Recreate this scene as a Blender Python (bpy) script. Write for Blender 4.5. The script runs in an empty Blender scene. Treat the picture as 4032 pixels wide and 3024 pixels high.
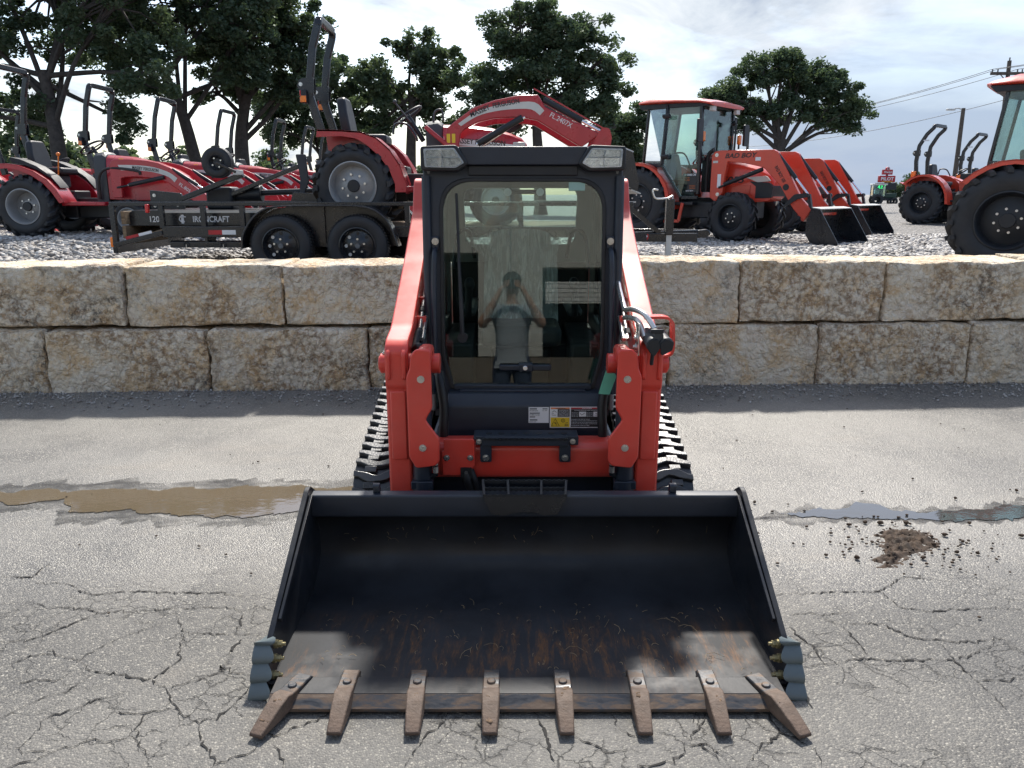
import bpy, bmesh, math, random
from math import sin, cos, pi, radians as R
from mathutils import Vector as V, Matrix, noise
import numpy as np

SC = bpy.context.scene
COL = SC.collection
# ------------------------------------------------------------------ camera
cam = bpy.data.cameras.new('camera'); camo = bpy.data.objects.new('camera', cam); COL.objects.link(camo)
cam.sensor_width = 36.0; cam.lens = 26.72; cam.clip_start = 0.02; cam.clip_end = 4000
camo.location = (0, 0, 1.75); camo.rotation_euler = (R(90 - 14.0), 0, 0)
SC.camera = camo
# ------------------------------------------------------------------ exposure
SC.view_settings.view_transform = 'Standard'; SC.view_settings.look = 'None'
SC.view_settings.exposure = 1.2; SC.view_settings.gamma = 1.0
# ------------------------------------------------------------------ sun
SUN_EL, SUN_AZ = 49.5, 4.0            # azimuth from +Y towards +X
sl = bpy.data.lights.new('sun', 'SUN'); sl.energy = 2.85; sl.angle = R(3.0); sl.color = (1.0, 0.95, 0.87)
so = bpy.data.objects.new('sun', sl); COL.objects.link(so)
sd = V((sin(R(SUN_AZ)) * cos(R(SUN_EL)), cos(R(SUN_AZ)) * cos(R(SUN_EL)), sin(R(SUN_EL))))
so.rotation_euler = (-sd).to_track_quat('-Z', 'Y').to_euler(); so.location = (0, 0, 30)
# ------------------------------------------------------------------ world: clear sky seen between broken clouds
w = bpy.data.worlds.new('World'); SC.world = w; w.use_nodes = True
def world():
    N = w.node_tree.nodes; L = w.node_tree.links; N.clear()
    def nd(t, **k):
        n = N.new(t)
        for a, b in k.items(): setattr(n, a, b)
        return n
    def math_(op, a, b=None, c=None):
        n = nd('ShaderNodeMath', operation=op)
        for i, x in enumerate((a, b, c)):
            if x is None: continue
            if isinstance(x, (int, float)): n.inputs[i].default_value = x
            else: L.new(x, n.inputs[i])
        return n.outputs[0]
    def ramp(x, pts):
        n = nd('ShaderNodeValToRGB'); L.new(x, n.inputs[0]); e = n.color_ramp.elements
        while len(e) < len(pts): e.new(0.5)
        for k, (p, c) in enumerate(pts):
            e[k].position = p; e[k].color = (*c, 1) if not isinstance(c, (int, float)) else (c, c, c, 1)
        return n.outputs[0]
    def mix(f, a, b):
        n = nd('ShaderNodeMix', data_type='RGBA')
        if isinstance(f, (int, float)): n.inputs[0].default_value = f
        else: L.new(f, n.inputs[0])
        for i, x in ((6, a), (7, b)):
            if isinstance(x, tuple): n.inputs[i].default_value = (*x, 1)
            else: L.new(x, n.inputs[i])
        return n.outputs[2]
    sky = nd('ShaderNodeTexSky', sky_type='NISHITA', sun_disc=False)
    sky.sun_elevation = R(SUN_EL); sky.sun_rotation = R(SUN_AZ); sky.dust_density = 1.5
    skyc = nd('ShaderNodeVectorMath', operation='SCALE'); L.new(sky.outputs[0], skyc.inputs[0]); skyc.inputs['Scale'].default_value = 0.10
    tc = nd('ShaderNodeTexCoord'); sp = nd('ShaderNodeSeparateXYZ'); L.new(tc.outputs['Generated'], sp.inputs[0])
    x, y, z = sp.outputs
    zz = math_('ADD', math_('MAXIMUM', z, 0.0), 0.16)
    px = math_('DIVIDE', x, zz); py = math_('DIVIDE', y, zz)
    cb = nd('ShaderNodeCombineXYZ'); L.new(px, cb.inputs[0]); L.new(py, cb.inputs[1]); cb.inputs[2].default_value = 3.7
    def noi(sc, det, rough, off, dist=0.0):
        m = nd('ShaderNodeVectorMath', operation='ADD'); L.new(cb.outputs[0], m.inputs[0]); m.inputs[1].default_value = off
        n = nd('ShaderNodeTexNoise'); L.new(m.outputs[0], n.inputs['Vector'])
        n.inputs['Scale'].default_value = sc; n.inputs['Detail'].default_value = det; n.inputs['Roughness'].default_value = rough; n.inputs['Distortion'].default_value = dist
        return n.outputs[0]
    cover = ramp(noi(0.85, 9, 0.56, (1.3, 0.4, 0), 0.4), [(0.46, 0.0), (0.64, 1.0)])
    shade = ramp(noi(1.7, 10, 0.62, (5.3, 2.2, 1.1), 0.5), [(0.34, (0.225, 0.258, 0.315)), (0.48, (0.355, 0.385, 0.415)), (0.62, (0.475, 0.492, 0.502))])
    c = mix(cover, skyc.outputs[0], shade)
    # the slate-blue rain bank low over the country to the right
    az = math_('ARCTAN2', x, y)
    lowm = ramp(math_('ADD', z, math_('MULTIPLY', noi(1.1, 6, 0.6, (9, 1, 4)), 0.10)), [(0.14, 1.0), (0.29, 0.0)])
    azm = ramp(math_('ADD', math_('MULTIPLY', az, 0.5), 0.5), [(0.50, 0.0), (0.66, 1.0)])
    c = mix(math_('MULTIPLY', math_('MULTIPLY', lowm, azm), 0.92), c, (0.175, 0.220, 0.300))
    bg = nd('ShaderNodeBackground'); L.new(c, bg.inputs[0]); bg.inputs[1].default_value = 1.0
    out = nd('ShaderNodeOutputWorld'); L.new(bg.outputs[0], out.inputs[0])
world()

# ------------------------------------------------------------------ helpers
rnd = random.Random(7)
def empty(name, loc=(0, 0, 0), rz=0.0, label=None, cat=None, group=None, rot=None, scale=1.0):
    o = bpy.data.objects.new(name, None); COL.objects.link(o); o.empty_display_size = 0.2
    o.location = loc; o.rotation_euler = rot if rot else (0, 0, rz); o.scale = (scale,) * 3
    tag(o, label, cat, group); return o
def tag(o, label=None, cat=None, group=None, kind=None):
    for k, x in (('label', label), ('category', cat), ('group', group), ('kind', kind)):
        if x: o[k] = x
    return o
def copy_tree(o, parent=None):
    c = o.copy(); COL.objects.link(c); c.parent = parent
    for ch in list(o.children): copy_tree(ch, c)
    return c
class MB:
    """collects shapes; build() links them as ONE mesh object"""
    def __init__(s): s.v = []; s.f = []
    def add(s, vs, fs):
        n = len(s.v); s.v += [tuple(p) for p in vs]; s.f += [tuple(i + n for i in f) for f in fs]; return s
    def box(s, x0, x1, y0, y1, z0, z1, M=None):
        vs = [V((x, y, z)) for z in (z0, z1) for y in (y0, y1) for x in (x0, x1)]
        if M is not None: vs = [M @ p for p in vs]
        return s.add(vs, [(0, 2, 3, 1), (4, 5, 7, 6), (0, 1, 5, 4), (2, 6, 7, 3), (0, 4, 6, 2), (1, 3, 7, 5)])
    def bar(s, p, q, w, h, up=(0, 0, 1)):
        p = V(p); q = V(q); d = (q - p).normalized(); a = d.cross(V(up))
        if a.length < 1e-4: a = d.cross(V((0, 1, 0)))
        a.normalize(); b = a.cross(d).normalized(); a = a * w / 2; b = b * h / 2
        vs = [c + i * a + j * b for c in (p, q) for i, j in ((-1, -1), (1, -1), (1, 1), (-1, 1))]
        return s.add(vs, [(3, 2, 1, 0), (4, 5, 6, 7), (0, 1, 5, 4), (1, 2, 6, 5), (2, 3, 7, 6), (3, 0, 4, 7)])
    def cyl(s, p, q, r, r2=None, n=16, cap=True):
        p = V(p); q = V(q); r2 = r if r2 is None else r2; d = (q - p).normalized()
        a = d.orthogonal().normalized(); b = d.cross(a)
        vs = [c + rr * (a * cos(2 * pi * i / n) + b * sin(2 * pi * i / n)) for c, rr in ((p, r), (q, r2)) for i in range(n)]
        fs = [(i, (i + 1) % n, n + (i + 1) % n, n + i) for i in range(n)]
        if cap: fs += [tuple(range(n - 1, -1, -1)), tuple(range(n, 2 * n))]
        return s.add(vs, fs)
    def tube(s, pts, r, n=8, ry=None, closed=False, up=None, rect=False):
        pts = [V(p) for p in pts]; m = len(pts); vs = []; rs = r if isinstance(r, (list, tuple)) else [r] * m
        prev = None
        for i, p in enumerate(pts):
            if closed: t = pts[(i + 1) % m] - pts[i - 1]
            else: t = (pts[min(i + 1, m - 1)] - pts[max(i - 1, 0)])
            t.normalize()
            if up is not None: a = t.cross(V(up))
            elif prev is None: a = t.orthogonal()
            else: a = prev - t * prev.dot(t)
            if a.length < 1e-6: a = t.orthogonal()
            a.normalize(); prev = a; b = a.cross(t)
            ra = rs[i]; rb = ry if ry else ra
            if rect: vs += [p + a * ra * i2 + b * rb * j2 for i2, j2 in ((-1, -1), (1, -1), (1, 1), (-1, 1))]
            else: vs += [p + a * ra * cos(2 * pi * k / n) + b * rb * sin(2 * pi * k / n) for k in range(n)]
        k = 4 if rect else n; fs = []
        for i in range(m if closed else m - 1):
            j = (i + 1) % m
            fs += [(i * k + a, i * k + (a + 1) % k, j * k + (a + 1) % k, j * k + a) for a in range(k)]
        if not closed: fs += [tuple(range(k - 1, -1, -1)), tuple(range((m - 1) * k, m * k))]
        return s.add(vs, fs)
    def prism(s, poly, a0, a1, ax='x'):
        """poly of 2D points extruded from a0 to a1 along ax; 2D axes are the other two in order"""
        def P(u, w_, a): return {'x': (a, u, w_), 'y': (u, a, w_), 'z': (u, w_, a)}[ax]
        n = len(poly); vs = [P(u, w_, a0) for u, w_ in poly] + [P(u, w_, a1) for u, w_ in poly]
        return s.add(vs, [tuple(range(n - 1, -1, -1)), tuple(range(n, 2 * n))] + [(i, (i + 1) % n, n + (i + 1) % n, n + i) for i in range(n)])
    def ribbon(s, pa, pb, a0, a1, ax='y'):
        """closed band between two 2D polylines of equal length, extruded along ax"""
        def P(u, w_, a): return {'x': (a, u, w_), 'y': (u, a, w_), 'z': (u, w_, a)}[ax]
        n = len(pa); vs = []
        for a in (a0, a1): vs += [P(*p, a) for p in pa] + [P(*p, a) for p in pb]
        fs = []
        for i in range(n - 1):
            fs += [(i, i + 1, n + i + 1, n + i), (2 * n + i, 3 * n + i, 3 * n + i + 1, 2 * n + i + 1), (i, 2 * n + i, 2 * n + i + 1, i + 1), (n + i, n + i + 1, 3 * n + i + 1, 3 * n + i)]
        fs += [(0, n, 3 * n, 2 * n), (n - 1, 3 * n - 1, 4 * n - 1, 2 * n - 1)]
        return s.add(vs, fs)
    def lathe(s, prof, c, axis='y', n=32, closed=False, caps=True):
        """prof: (radius, offset along axis)"""
        vs = []; m = len(prof)
        for r, a in prof:
            for i in range(n):
                t = 2 * pi * i / n
                vs.append({'y': (c[0] + r * cos(t), c[1] + a, c[2] + r * sin(t)), 'x': (c[0] + a, c[1] + r * cos(t), c[2] + r * sin(t)), 'z': (c[0] + r * cos(t), c[1] + r * sin(t), c[2] + a)}[axis])
        fs = []
        for j in range(m if closed else m - 1):
            k = (j + 1) % m
            fs += [(j * n + i, j * n + (i + 1) % n, k * n + (i + 1) % n, k * n + i) for i in range(n)]
        if not closed and caps:
            if prof[0][0] > 1e-6: fs.append(tuple(range(n)))
            if prof[-1][0] > 1e-6: fs.append(tuple(range((m - 1) * n, m * n)))
        return s.add(vs, fs)
    def sph(s, c, rx, ry=None, rz=None, n=14, m=8):
        ry = ry or rx; rz = rz or rx; vs = [(c[0], c[1], c[2] - rz)]; fs = []
        for j in range(1, m):
            t = pi * j / m - pi / 2
            vs += [(c[0] + rx * cos(t) * cos(2 * pi * i / n), c[1] + ry * cos(t) * sin(2 * pi * i / n), c[2] + rz * sin(t)) for i in range(n)]
        vs.append((c[0], c[1], c[2] + rz)); top = len(vs) - 1
        fs += [(0, 1 + (i + 1) % n, 1 + i) for i in range(n)]
        for j in range(m - 2):
            a = 1 + j * n; fs += [(a + i, a + (i + 1) % n, a + n + (i + 1) % n, a + n + i) for i in range(n)]
        a = 1 + (m - 2) * n; fs += [(a + i, a + (i + 1) % n, top) for i in range(n)]
        return s.add(vs, fs)
    def bolt(s, p, d, r=0.012, h=0.01):
        p = V(p); d = V(d).normalized()
        s.cyl(p, p + d * h * 0.35, r * 1.55, n=12); return s.cyl(p + d * h * 0.35, p + d * h, r, n=6)
    def mesh(s, name, off=(0, 0, 0), sharp=38):
        me = bpy.data.meshes.new(name); o = V(off)
        me.from_pydata([tuple(V(p) - o) for p in s.v], [], s.f)
        b = bmesh.new(); b.from_mesh(me); bmesh.ops.recalc_face_normals(b, faces=b.faces); b.to_mesh(me); b.free()
        me.polygons.foreach_set('use_smooth', [True] * len(me.polygons)); me.set_sharp_from_angle(angle=R(sharp)); me.update()
        return me
    def build(s, name, mat, parent=None, off=(0, 0, 0), bev=0.0, seg=2, sharp=38):
        me = s.mesh(name, off, sharp); me.materials.append(mat)
        o = bpy.data.objects.new(name, me); COL.objects.link(o); o.parent = parent
        if bev:
            m = o.modifiers.new('bevel', 'BEVEL'); m.width = bev; m.segments = seg; m.limit_method = 'ANGLE'; m.angle_limit = R(42); m.use_clamp_overlap = True
        return o
def link_copy(o, M, parent=None):
    c = o.copy(); COL.objects.link(c); c.parent = parent if parent else o.parent; c.matrix_local = M; return c
def arc(cx, cy, r, a0, a1, n, ry=None):
    return [(cx + r * cos(R(a0 + (a1 - a0) * i / n)), cy + (ry or r) * sin(R(a0 + (a1 - a0) * i / n))) for i in range(n + 1)]
def rpoly(pts, rad, n=5):
    """round the corners of a 2D polygon"""
    out = []; m = len(pts)
    for i in range(m):
        p = V(pts[i]); a = V(pts[i - 1]) - p; b = V(pts[(i + 1) % m]) - p
        r = rad[i] if isinstance(rad, (list, tuple)) else rad
        if r <= 1e-5: out.append(tuple(p)); continue
        t = min(r, a.length * 0.48, b.length * 0.48); pa = p + a.normalized() * t; pb = p + b.normalized() * t
        for k in range(n + 1):
            s = k / n; out.append(tuple(pa * (1 - s) ** 2 + p * 2 * s * (1 - s) + pb * s * s))
    return out
def smooth_path(pts, n=6):
    """Catmull-Rom through points"""
    P = [V(p) for p in pts]; out = []
    for i in range(len(P) - 1):
        p0 = P[max(i - 1, 0)]; p1 = P[i]; p2 = P[i + 1]; p3 = P[min(i + 2, len(P) - 1)]
        for k in range(n):
            t = k / n
            out.append(0.5 * ((2 * p1) + (p2 - p0) * t + (2 * p0 - 5 * p1 + 4 * p2 - p3) * t * t + (3 * p1 - p0 - 3 * p2 + p3) * t ** 3))
    out.append(P[-1]); return [tuple(p) for p in out]
_txt = {}
def text(s, mat, parent, M, h, wd=None, name='lettering', bold=0.0, shear=0.0, off=(0, 0, 0)):
    """flat lettering, height h, width wd, centred, lying in the XY plane of M"""
    key = (s, bold, shear)
    if key not in _txt:
        c = bpy.data.curves.new('t', 'FONT'); c.body = s; c.offset = bold; c.shear = shear; c.extrude = 0.02; c.resolution_u = 3
        o = bpy.data.objects.new('t', c); COL.objects.link(o); bpy.context.view_layer.update()
        me = bpy.data.meshes.new_from_object(o.evaluated_get(bpy.context.evaluated_depsgraph_get()))
        co = np.array([v.co[:] for v in me.vertices]); co -= (co.min(0) + co.max(0)) / 2; sz = co.max(0) - co.min(0)
        _txt[key] = (co / sz, sz, [tuple(p.vertices) for p in me.polygons]); bpy.data.objects.remove(o); bpy.data.curves.remove(c)
    co, sz, fs = _txt[key]; wd = wd or h * sz[0] / sz[1]
    vs = [M @ V((p[0] * wd, p[1] * h, p[2] * 0.002)) - V(off) for p in co]
    me = bpy.data.meshes.new(name); me.from_pydata([tuple(v) for v in vs], [], fs); me.materials.append(mat); me.update()
    o = bpy.data.objects.new(name, me); COL.objects.link(o); o.parent = parent; return o
def frame(o, xa, ya):
    x = V(xa).normalized(); y = V(ya); z = x.cross(y).normalized(); y = z.cross(x)
    m = Matrix.Identity(4)
    for i in range(3): m[i][0] = x[i]; m[i][1] = y[i]; m[i][2] = z[i]; m[i][3] = o[i]
    return m

# ------------------------------------------------------------------ materials
class NT:
    def __init__(s, name):
        s.m = bpy.data.materials.new(name); s.m.use_nodes = True; s.t = s.m.node_tree; s.N = s.t.nodes; s.L = s.t.links
        s.b = s.N['Principled BSDF']; s.out = s.N['Material Output']; s._c = None
    def n(s, t, **k):
        n = s.N.new(t)
        for a, b in k.items(): setattr(n, a, b)
        return n
    def put(s, sock, x):
        if isinstance(x, (int, float)): sock.default_value = x
        elif isinstance(x, tuple): sock.default_value = (*x, 1) if len(x) == 3 and len(sock.default_value) == 4 else x
        else: s.L.new(x, sock)
    def co(s):
        if s._c is None: s._c = s.n('ShaderNodeTexCoord').outputs['Object']
        return s._c
    def wpos(s): return s.n('ShaderNodeNewGeometry').outputs['Position']
    def noise(s, sc, det=4, rough=0.55, vec=None, dist=0.0, out=0):
        n = s.n('ShaderNodeTexNoise'); s.L.new(vec if vec is not None else s.co(), n.inputs['Vector'])
        n.inputs['Scale'].default_value = sc; n.inputs['Detail'].default_value = det; n.inputs['Roughness'].default_value = rough; n.inputs['Distortion'].default_value = dist
        return n.outputs[out]
    def vor(s, sc, feat='F1', vec=None, out='Distance', rand=1.0):
        n = s.n('ShaderNodeTexVoronoi', feature=feat); s.L.new(vec if vec is not None else s.co(), n.inputs['Vector'])
        n.inputs['Scale'].default_value = sc; n.inputs['Randomness'].default_value = rand; return n.outputs[out]
    def ramp(s, x, pts, interp='LINEAR'):
        n = s.n('ShaderNodeValToRGB'); s.L.new(x, n.inputs[0]); e = n.color_ramp.elements; n.color_ramp.interpolation = interp
        while len(e) < len(pts): e.new(0.5)
        for k, (p, c) in enumerate(pts):
            e[k].position = p; e[k].color = (*c, 1) if not isinstance(c, (int, float)) else (c, c, c, 1)
        return n.outputs[0]
    def mix(s, f, a, b, mode='MIX'):
        n = s.n('ShaderNodeMix', data_type='RGBA', blend_type=mode); s.put(n.inputs[0], f); s.put(n.inputs[6], a); s.put(n.inputs[7], b); return n.outputs[2]
    def math(s, op, a, b=0.0):
        n = s.n('ShaderNodeMath', operation=op); s.put(n.inputs[0], a); s.put(n.inputs[1], b); return n.outputs[0]
    def scale(s, vec, f):
        n = s.n('ShaderNodeVectorMath', operation='MULTIPLY'); s.L.new(vec, n.inputs[0]); n.inputs[1].default_value = f; return n.outputs[0]
    def vadd(s, a, b):
        n = s.n('ShaderNodeVectorMath', operation='ADD'); s.L.new(a, n.inputs[0]); s.put(n.inputs[1], b); return n.outputs[0]
    def bump(s, h, strength=0.5, dist=0.01, prev=None):
        n = s.n('ShaderNodeBump'); s.L.new(h, n.inputs['Height']); n.inputs['Strength'].default_value = strength; n.inputs['Distance'].default_value = dist
        if prev is not None: s.L.new(prev, n.inputs['Normal'])
        s.L.new(n.outputs[0], s.b.inputs['Normal']); return n.outputs[0]
    def set(s, **k):
        for a, x in k.items(): s.put(s.b.inputs[{'color': 'Base Color', 'rough': 'Roughness', 'metal': 'Metallic', 'spec': 'Specular IOR Level', 'coat': 'Coat Weight', 'coatr': 'Coat Roughness', 'alpha': 'Alpha', 'trans': 'Transmission Weight', 'emit': 'Emission Color', 'emits': 'Emission Strength'}[a]], x)
        return s
def plain(name, col, rough=0.5, metal=0.0, spec=0.5, var=0.12, vs=6.0, coat=0.0, bump=0.0, bs=60.0, dust=0.0, dustc=(0.30, 0.26, 0.21)):
    t = NT(name); n = t.noise(vs, 5, 0.6)
    lo = tuple(c * (1 - var) for c in col); hi = tuple(min(1, c * (1 + var)) for c in col)
    c = t.ramp(n, [(0.3, lo), (0.7, hi)])
    if dust:
        d = t.ramp(t.noise(vs * 0.45, 8, 0.7), [(0.45, 0.0), (0.75, dust)]); c = t.mix(d, c, dustc)
    t.set(color=c, metal=metal, spec=spec, coat=coat, coatr=0.12)
    t.set(rough=t.ramp(t.noise(vs * 1.7, 4, 0.6), [(0.3, max(0.02, rough - 0.06)), (0.7, min(1, rough + 0.08))]))
    if bump: t.bump(t.noise(bs, 3, 0.6), bump, 0.004)
    return t.m
MT = {}
MT['red'] = plain('loader_red_paint', (0.68, 0.052, 0.033), 0.36, var=0.09, vs=4.0, coat=0.3, bump=0.05, bs=350, dust=0.22, dustc=(0.55, 0.25, 0.2))
MT['mfred'] = plain('dark_red_paint', (0.40, 0.013, 0.024), 0.30, var=0.07, coat=0.4, dust=0.06)
MT['orange'] = plain('orange_red_paint', (0.60, 0.052, 0.024), 0.32, var=0.06, coat=0.4, dust=0.06)
MT['navy'] = plain('black_powder_coat', (0.017, 0.023, 0.035), 0.42, var=0.15, bump=0.04, bs=500, dust=0.10, dustc=(0.05, 0.056, 0.07))
MT['black'] = plain('black_plastic', (0.010, 0.012, 0.016), 0.48, var=0.2, dust=0.08, dustc=(0.04, 0.042, 0.046))
MT['blackp'] = plain('black_gloss_paint', (0.010, 0.012, 0.016), 0.28, var=0.2, coat=0.2, dust=0.06, dustc=(0.04, 0.042, 0.045))
MT['rubber'] = plain('rubber', (0.015, 0.0165, 0.020), 0.58, var=0.25, bump=0.25, bs=120, dust=0.25, dustc=(0.042, 0.043, 0.045))
MT['trackrubber'] = plain('wet_track_rubber', (0.016, 0.017, 0.019), 0.33, var=0.25, spec=0.7, bump=0.3, bs=90, dust=0.3, dustc=(0.06, 0.058, 0.055))
MT['hose'] = plain('hose_rubber', (0.012, 0.012, 0.013), 0.5)
MT['steel'] = plain('zinc_steel', (0.62, 0.61, 0.58), 0.28, metal=0.9)
MT['chrome'] = plain('chrome_rod', (0.85, 0.86, 0.88), 0.08, metal=1.0, var=0.02)
MT['silver'] = plain('silver_rim_paint', (0.30, 0.305, 0.31), 0.4, metal=0.3, dust=0.15)
MT['grey'] = plain('grey_plastic', (0.13, 0.135, 0.14), 0.5)
MT['dgrey'] = plain('dark_grey_plastic', (0.045, 0.05, 0.055), 0.5)
MT['white'] = plain('white_print', (0.72, 0.73, 0.74), 0.45, var=0.04)
MT['stripe'] = plain('silver_decal', (0.56, 0.55, 0.52), 0.4, var=0.05)
MT['blackprint'] = plain('black_print', (0.02, 0.02, 0.022), 0.45)
MT['yellow'] = plain('yellow_decal', (0.75, 0.52, 0.03), 0.45, var=0.05)
MT['orangep'] = plain('orange_print', (0.75, 0.20, 0.05), 0.45)
MT['redp'] = plain('red_print', (0.42, 0.012, 0.02), 0.4)
MT['amber'] = plain('amber_lens', (0.85, 0.20, 0.01), 0.18, var=0.05, coat=0.6)
MT['redlens'] = plain('red_lens', (0.55, 0.01, 0.01), 0.18, var=0.05, coat=0.6)
MT['green'] = plain('green_paper', (0.16, 0.52, 0.36), 0.7, var=0.04)
MT['wood'] = None
def mk_wood():
    t = NT('weathered_wood'); v = t.scale(t.co(), (1.5, 30.0, 30.0)); n = t.noise(2.2, 6, 0.65, v)
    t.set(color=t.ramp(n, [(0.3, (0.11, 0.075, 0.045)), (0.55, (0.27, 0.19, 0.115)), (0.75, (0.40, 0.30, 0.19))]), rough=0.75); t.bump(n, 0.3, 0.004); return t.m
MT['wood'] = mk_wood()
def mk_glass(name, tint=(0.72, 0.86, 0.80), boost=1.6, rough=0.0):
    t = NT(name); t.N.remove(t.b)
    tr = t.n('ShaderNodeBsdfTransparent'); tr.inputs[0].default_value = (*tint, 1)
    gl = t.n('ShaderNodeBsdfGlossy'); gl.inputs['Roughness'].default_value = rough; gl.inputs[0].default_value = (1, 1, 1, 1)
    fr = t.n('ShaderNodeFresnel'); fr.inputs[0].default_value = 1.52
    f = t.math('MINIMUM', t.math('MULTIPLY', fr.outputs[0], boost), 0.95)
    mx = t.n('ShaderNodeMixShader'); t.L.new(f, mx.inputs[0]); t.L.new(tr.outputs[0], mx.inputs[1]); t.L.new(gl.outputs[0], mx.inputs[2]); t.L.new(mx.outputs[0], t.out.inputs[0]); return t.m
MT['glass'] = mk_glass('cab_glass', (0.83, 0.90, 0.87), 1.1)
MT['cabglass'] = mk_glass('tinted_cab_glass', (0.80, 0.90, 0.875), 1.2)
CRACKS = "-2.42,3.27 -2.35,3.27 -2.27,3.27 -2.27,3.33 -2.27,3.41|-2.23,3.21 -2.14,3.21 -2.06,3.20 -2.00,3.17 -1.96,3.13 -1.87,3.10 -1.81,3.12 -1.77,3.13 -1.65,3.13 -1.55,3.12 -1.42,3.12 -1.31,3.12 -1.21,3.09 -1.15,3.10|-2.27,3.03 -2.14,3.04 -2.04,3.00 -1.93,2.99 -1.85,2.98 -1.79,2.94 -1.72,2.97 -1.65,2.96 -1.57,2.97 -1.50,2.98 -1.38,2.99 -1.33,3.00 -1.23,2.99 -1.12,2.96 -1.07,2.99|-2.20,2.93 -2.15,2.96 -2.11,3.00|-1.79,2.94 -1.84,2.89 -1.88,2.82 -1.91,2.79 -1.97,2.74 -2.07,2.73|-1.97,2.74 -1.96,2.70 -1.89,2.69 -1.80,2.65 -1.72,2.61 -1.68,2.60 -1.67,2.65 -1.64,2.70 -1.61,2.75 -1.57,2.79 -1.51,2.84 -1.43,2.89|-1.46,2.96 -1.40,2.87 -1.35,2.80 -1.27,2.79 -1.20,2.79 -1.14,2.79 -1.05,2.78 -1.01,2.81|-1.14,2.79 -1.15,2.87 -1.16,2.95|-1.68,2.60 -1.65,2.58 -1.59,2.53 -1.52,2.52 -1.43,2.50 -1.35,2.48 -1.33,2.50 -1.31,2.56 -1.29,2.61 -1.33,2.70 -1.35,2.79|-1.32,2.46 -1.26,2.42 -1.21,2.35 -1.16,2.30 -1.10,2.26 -1.07,2.25 -1.01,2.28 -0.99,2.34 -0.97,2.38 -0.96,2.48|-1.32,2.46 -1.34,2.48|-1.26,2.43 -1.20,2.46 -1.15,2.50 -1.10,2.53 -1.12,2.57 -1.06,2.53 -0.98,2.51|-1.93,2.58 -1.88,2.64 -1.80,2.65|-1.77,2.27 -1.73,2.32 -1.69,2.38 -1.62,2.41 -1.60,2.46 -1.58,2.52|-1.39,2.42 -1.44,2.39 -1.50,2.36 -1.54,2.32 -1.59,2.29 -1.61,2.26 -1.60,2.20 -1.61,2.15 -1.61,2.12|-1.40,2.30 -1.33,2.29 -1.28,2.29 -1.24,2.31 -1.20,2.32|-1.70,2.16 -1.63,2.12 -1.56,2.11 -1.50,2.10 -1.45,2.13 -1.39,2.16 -1.33,2.16 -1.25,2.17 -1.22,2.13 -1.17,2.09 -1.12,2.09 -1.08,2.12 -1.05,2.16|-1.25,2.17 -1.27,2.22 -1.28,2.29|-1.07,2.24 -1.03,2.16 -0.98,2.10 -0.94,2.05 -0.89,2.08 -0.84,2.11 -0.84,2.15|-0.83,2.20 -0.79,2.18 -0.76,2.20 -0.70,2.24 -0.66,2.27 -0.64,2.30|-0.99,2.34 -0.94,2.28 -0.91,2.27 -0.88,2.29|-1.50,2.10 -1.52,2.07 -1.58,2.05 -1.61,2.03|-1.14,2.61 -1.11,2.69 -1.10,2.75|-0.78,2.13 -0.74,2.08 -0.71,2.03|-1.85,2.46 -1.78,2.48 -1.70,2.48 -1.67,2.53|1.19,3.10 1.32,3.12 1.45,3.13 1.55,3.13 1.67,3.13 1.75,3.19 1.84,3.27 1.92,3.26 2.05,3.23|1.20,2.94 1.29,2.95 1.35,2.93 1.46,2.96|1.33,2.89 1.38,2.87 1.48,2.87 1.56,2.86 1.60,2.80 1.65,2.75 1.74,2.75 1.80,2.73 1.89,2.73 2.00,2.76 2.03,2.72|1.39,2.85 1.39,2.79 1.40,2.72 1.40,2.64|1.16,2.85 1.18,2.75 1.21,2.70 1.20,2.63 1.21,2.58|1.11,2.56 1.21,2.58 1.31,2.60 1.39,2.62 1.47,2.60 1.58,2.61 1.67,2.61 1.72,2.61 1.72,2.53 1.73,2.48 1.74,2.40 1.74,2.32|1.72,2.73 1.73,2.67 1.72,2.61 1.80,2.64 1.93,2.71 2.00,2.76|1.73,2.48 1.81,2.48 1.91,2.49|1.68,3.13 1.70,3.00 1.81,2.96 1.96,2.98 2.10,2.99 2.23,2.98|1.06,2.44 1.06,2.35 1.06,2.32|0.57,2.13 0.62,2.14 0.65,2.10 0.66,2.05|0.74,2.03 0.80,2.12 0.88,2.17 0.90,2.20 0.94,2.17 0.97,2.14 0.99,2.09 0.98,2.04|0.88,2.31 0.90,2.24 0.90,2.20|0.62,2.24 0.66,2.32|-0.20,2.33 -0.23,2.26 -0.28,2.19 -0.31,2.13 -0.34,2.04|-0.20,2.28 -0.14,2.25 -0.08,2.21 -0.01,2.17 0.04,2.15 0.10,2.14|0.04,2.32 0.08,2.29 0.12,2.18 0.12,2.12 0.14,2.03|0.21,2.17 0.26,2.15 0.31,2.10 0.38,2.12|0.57,2.15 0.63,2.21 0.67,2.29|0.57,2.14 0.65,2.14 0.68,2.08 0.69,2.03|0.36,2.03 0.44,2.05 0.51,2.06 0.56,2.10 0.57,2.15|0.35,2.29 0.36,2.21 0.44,2.17"
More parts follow.
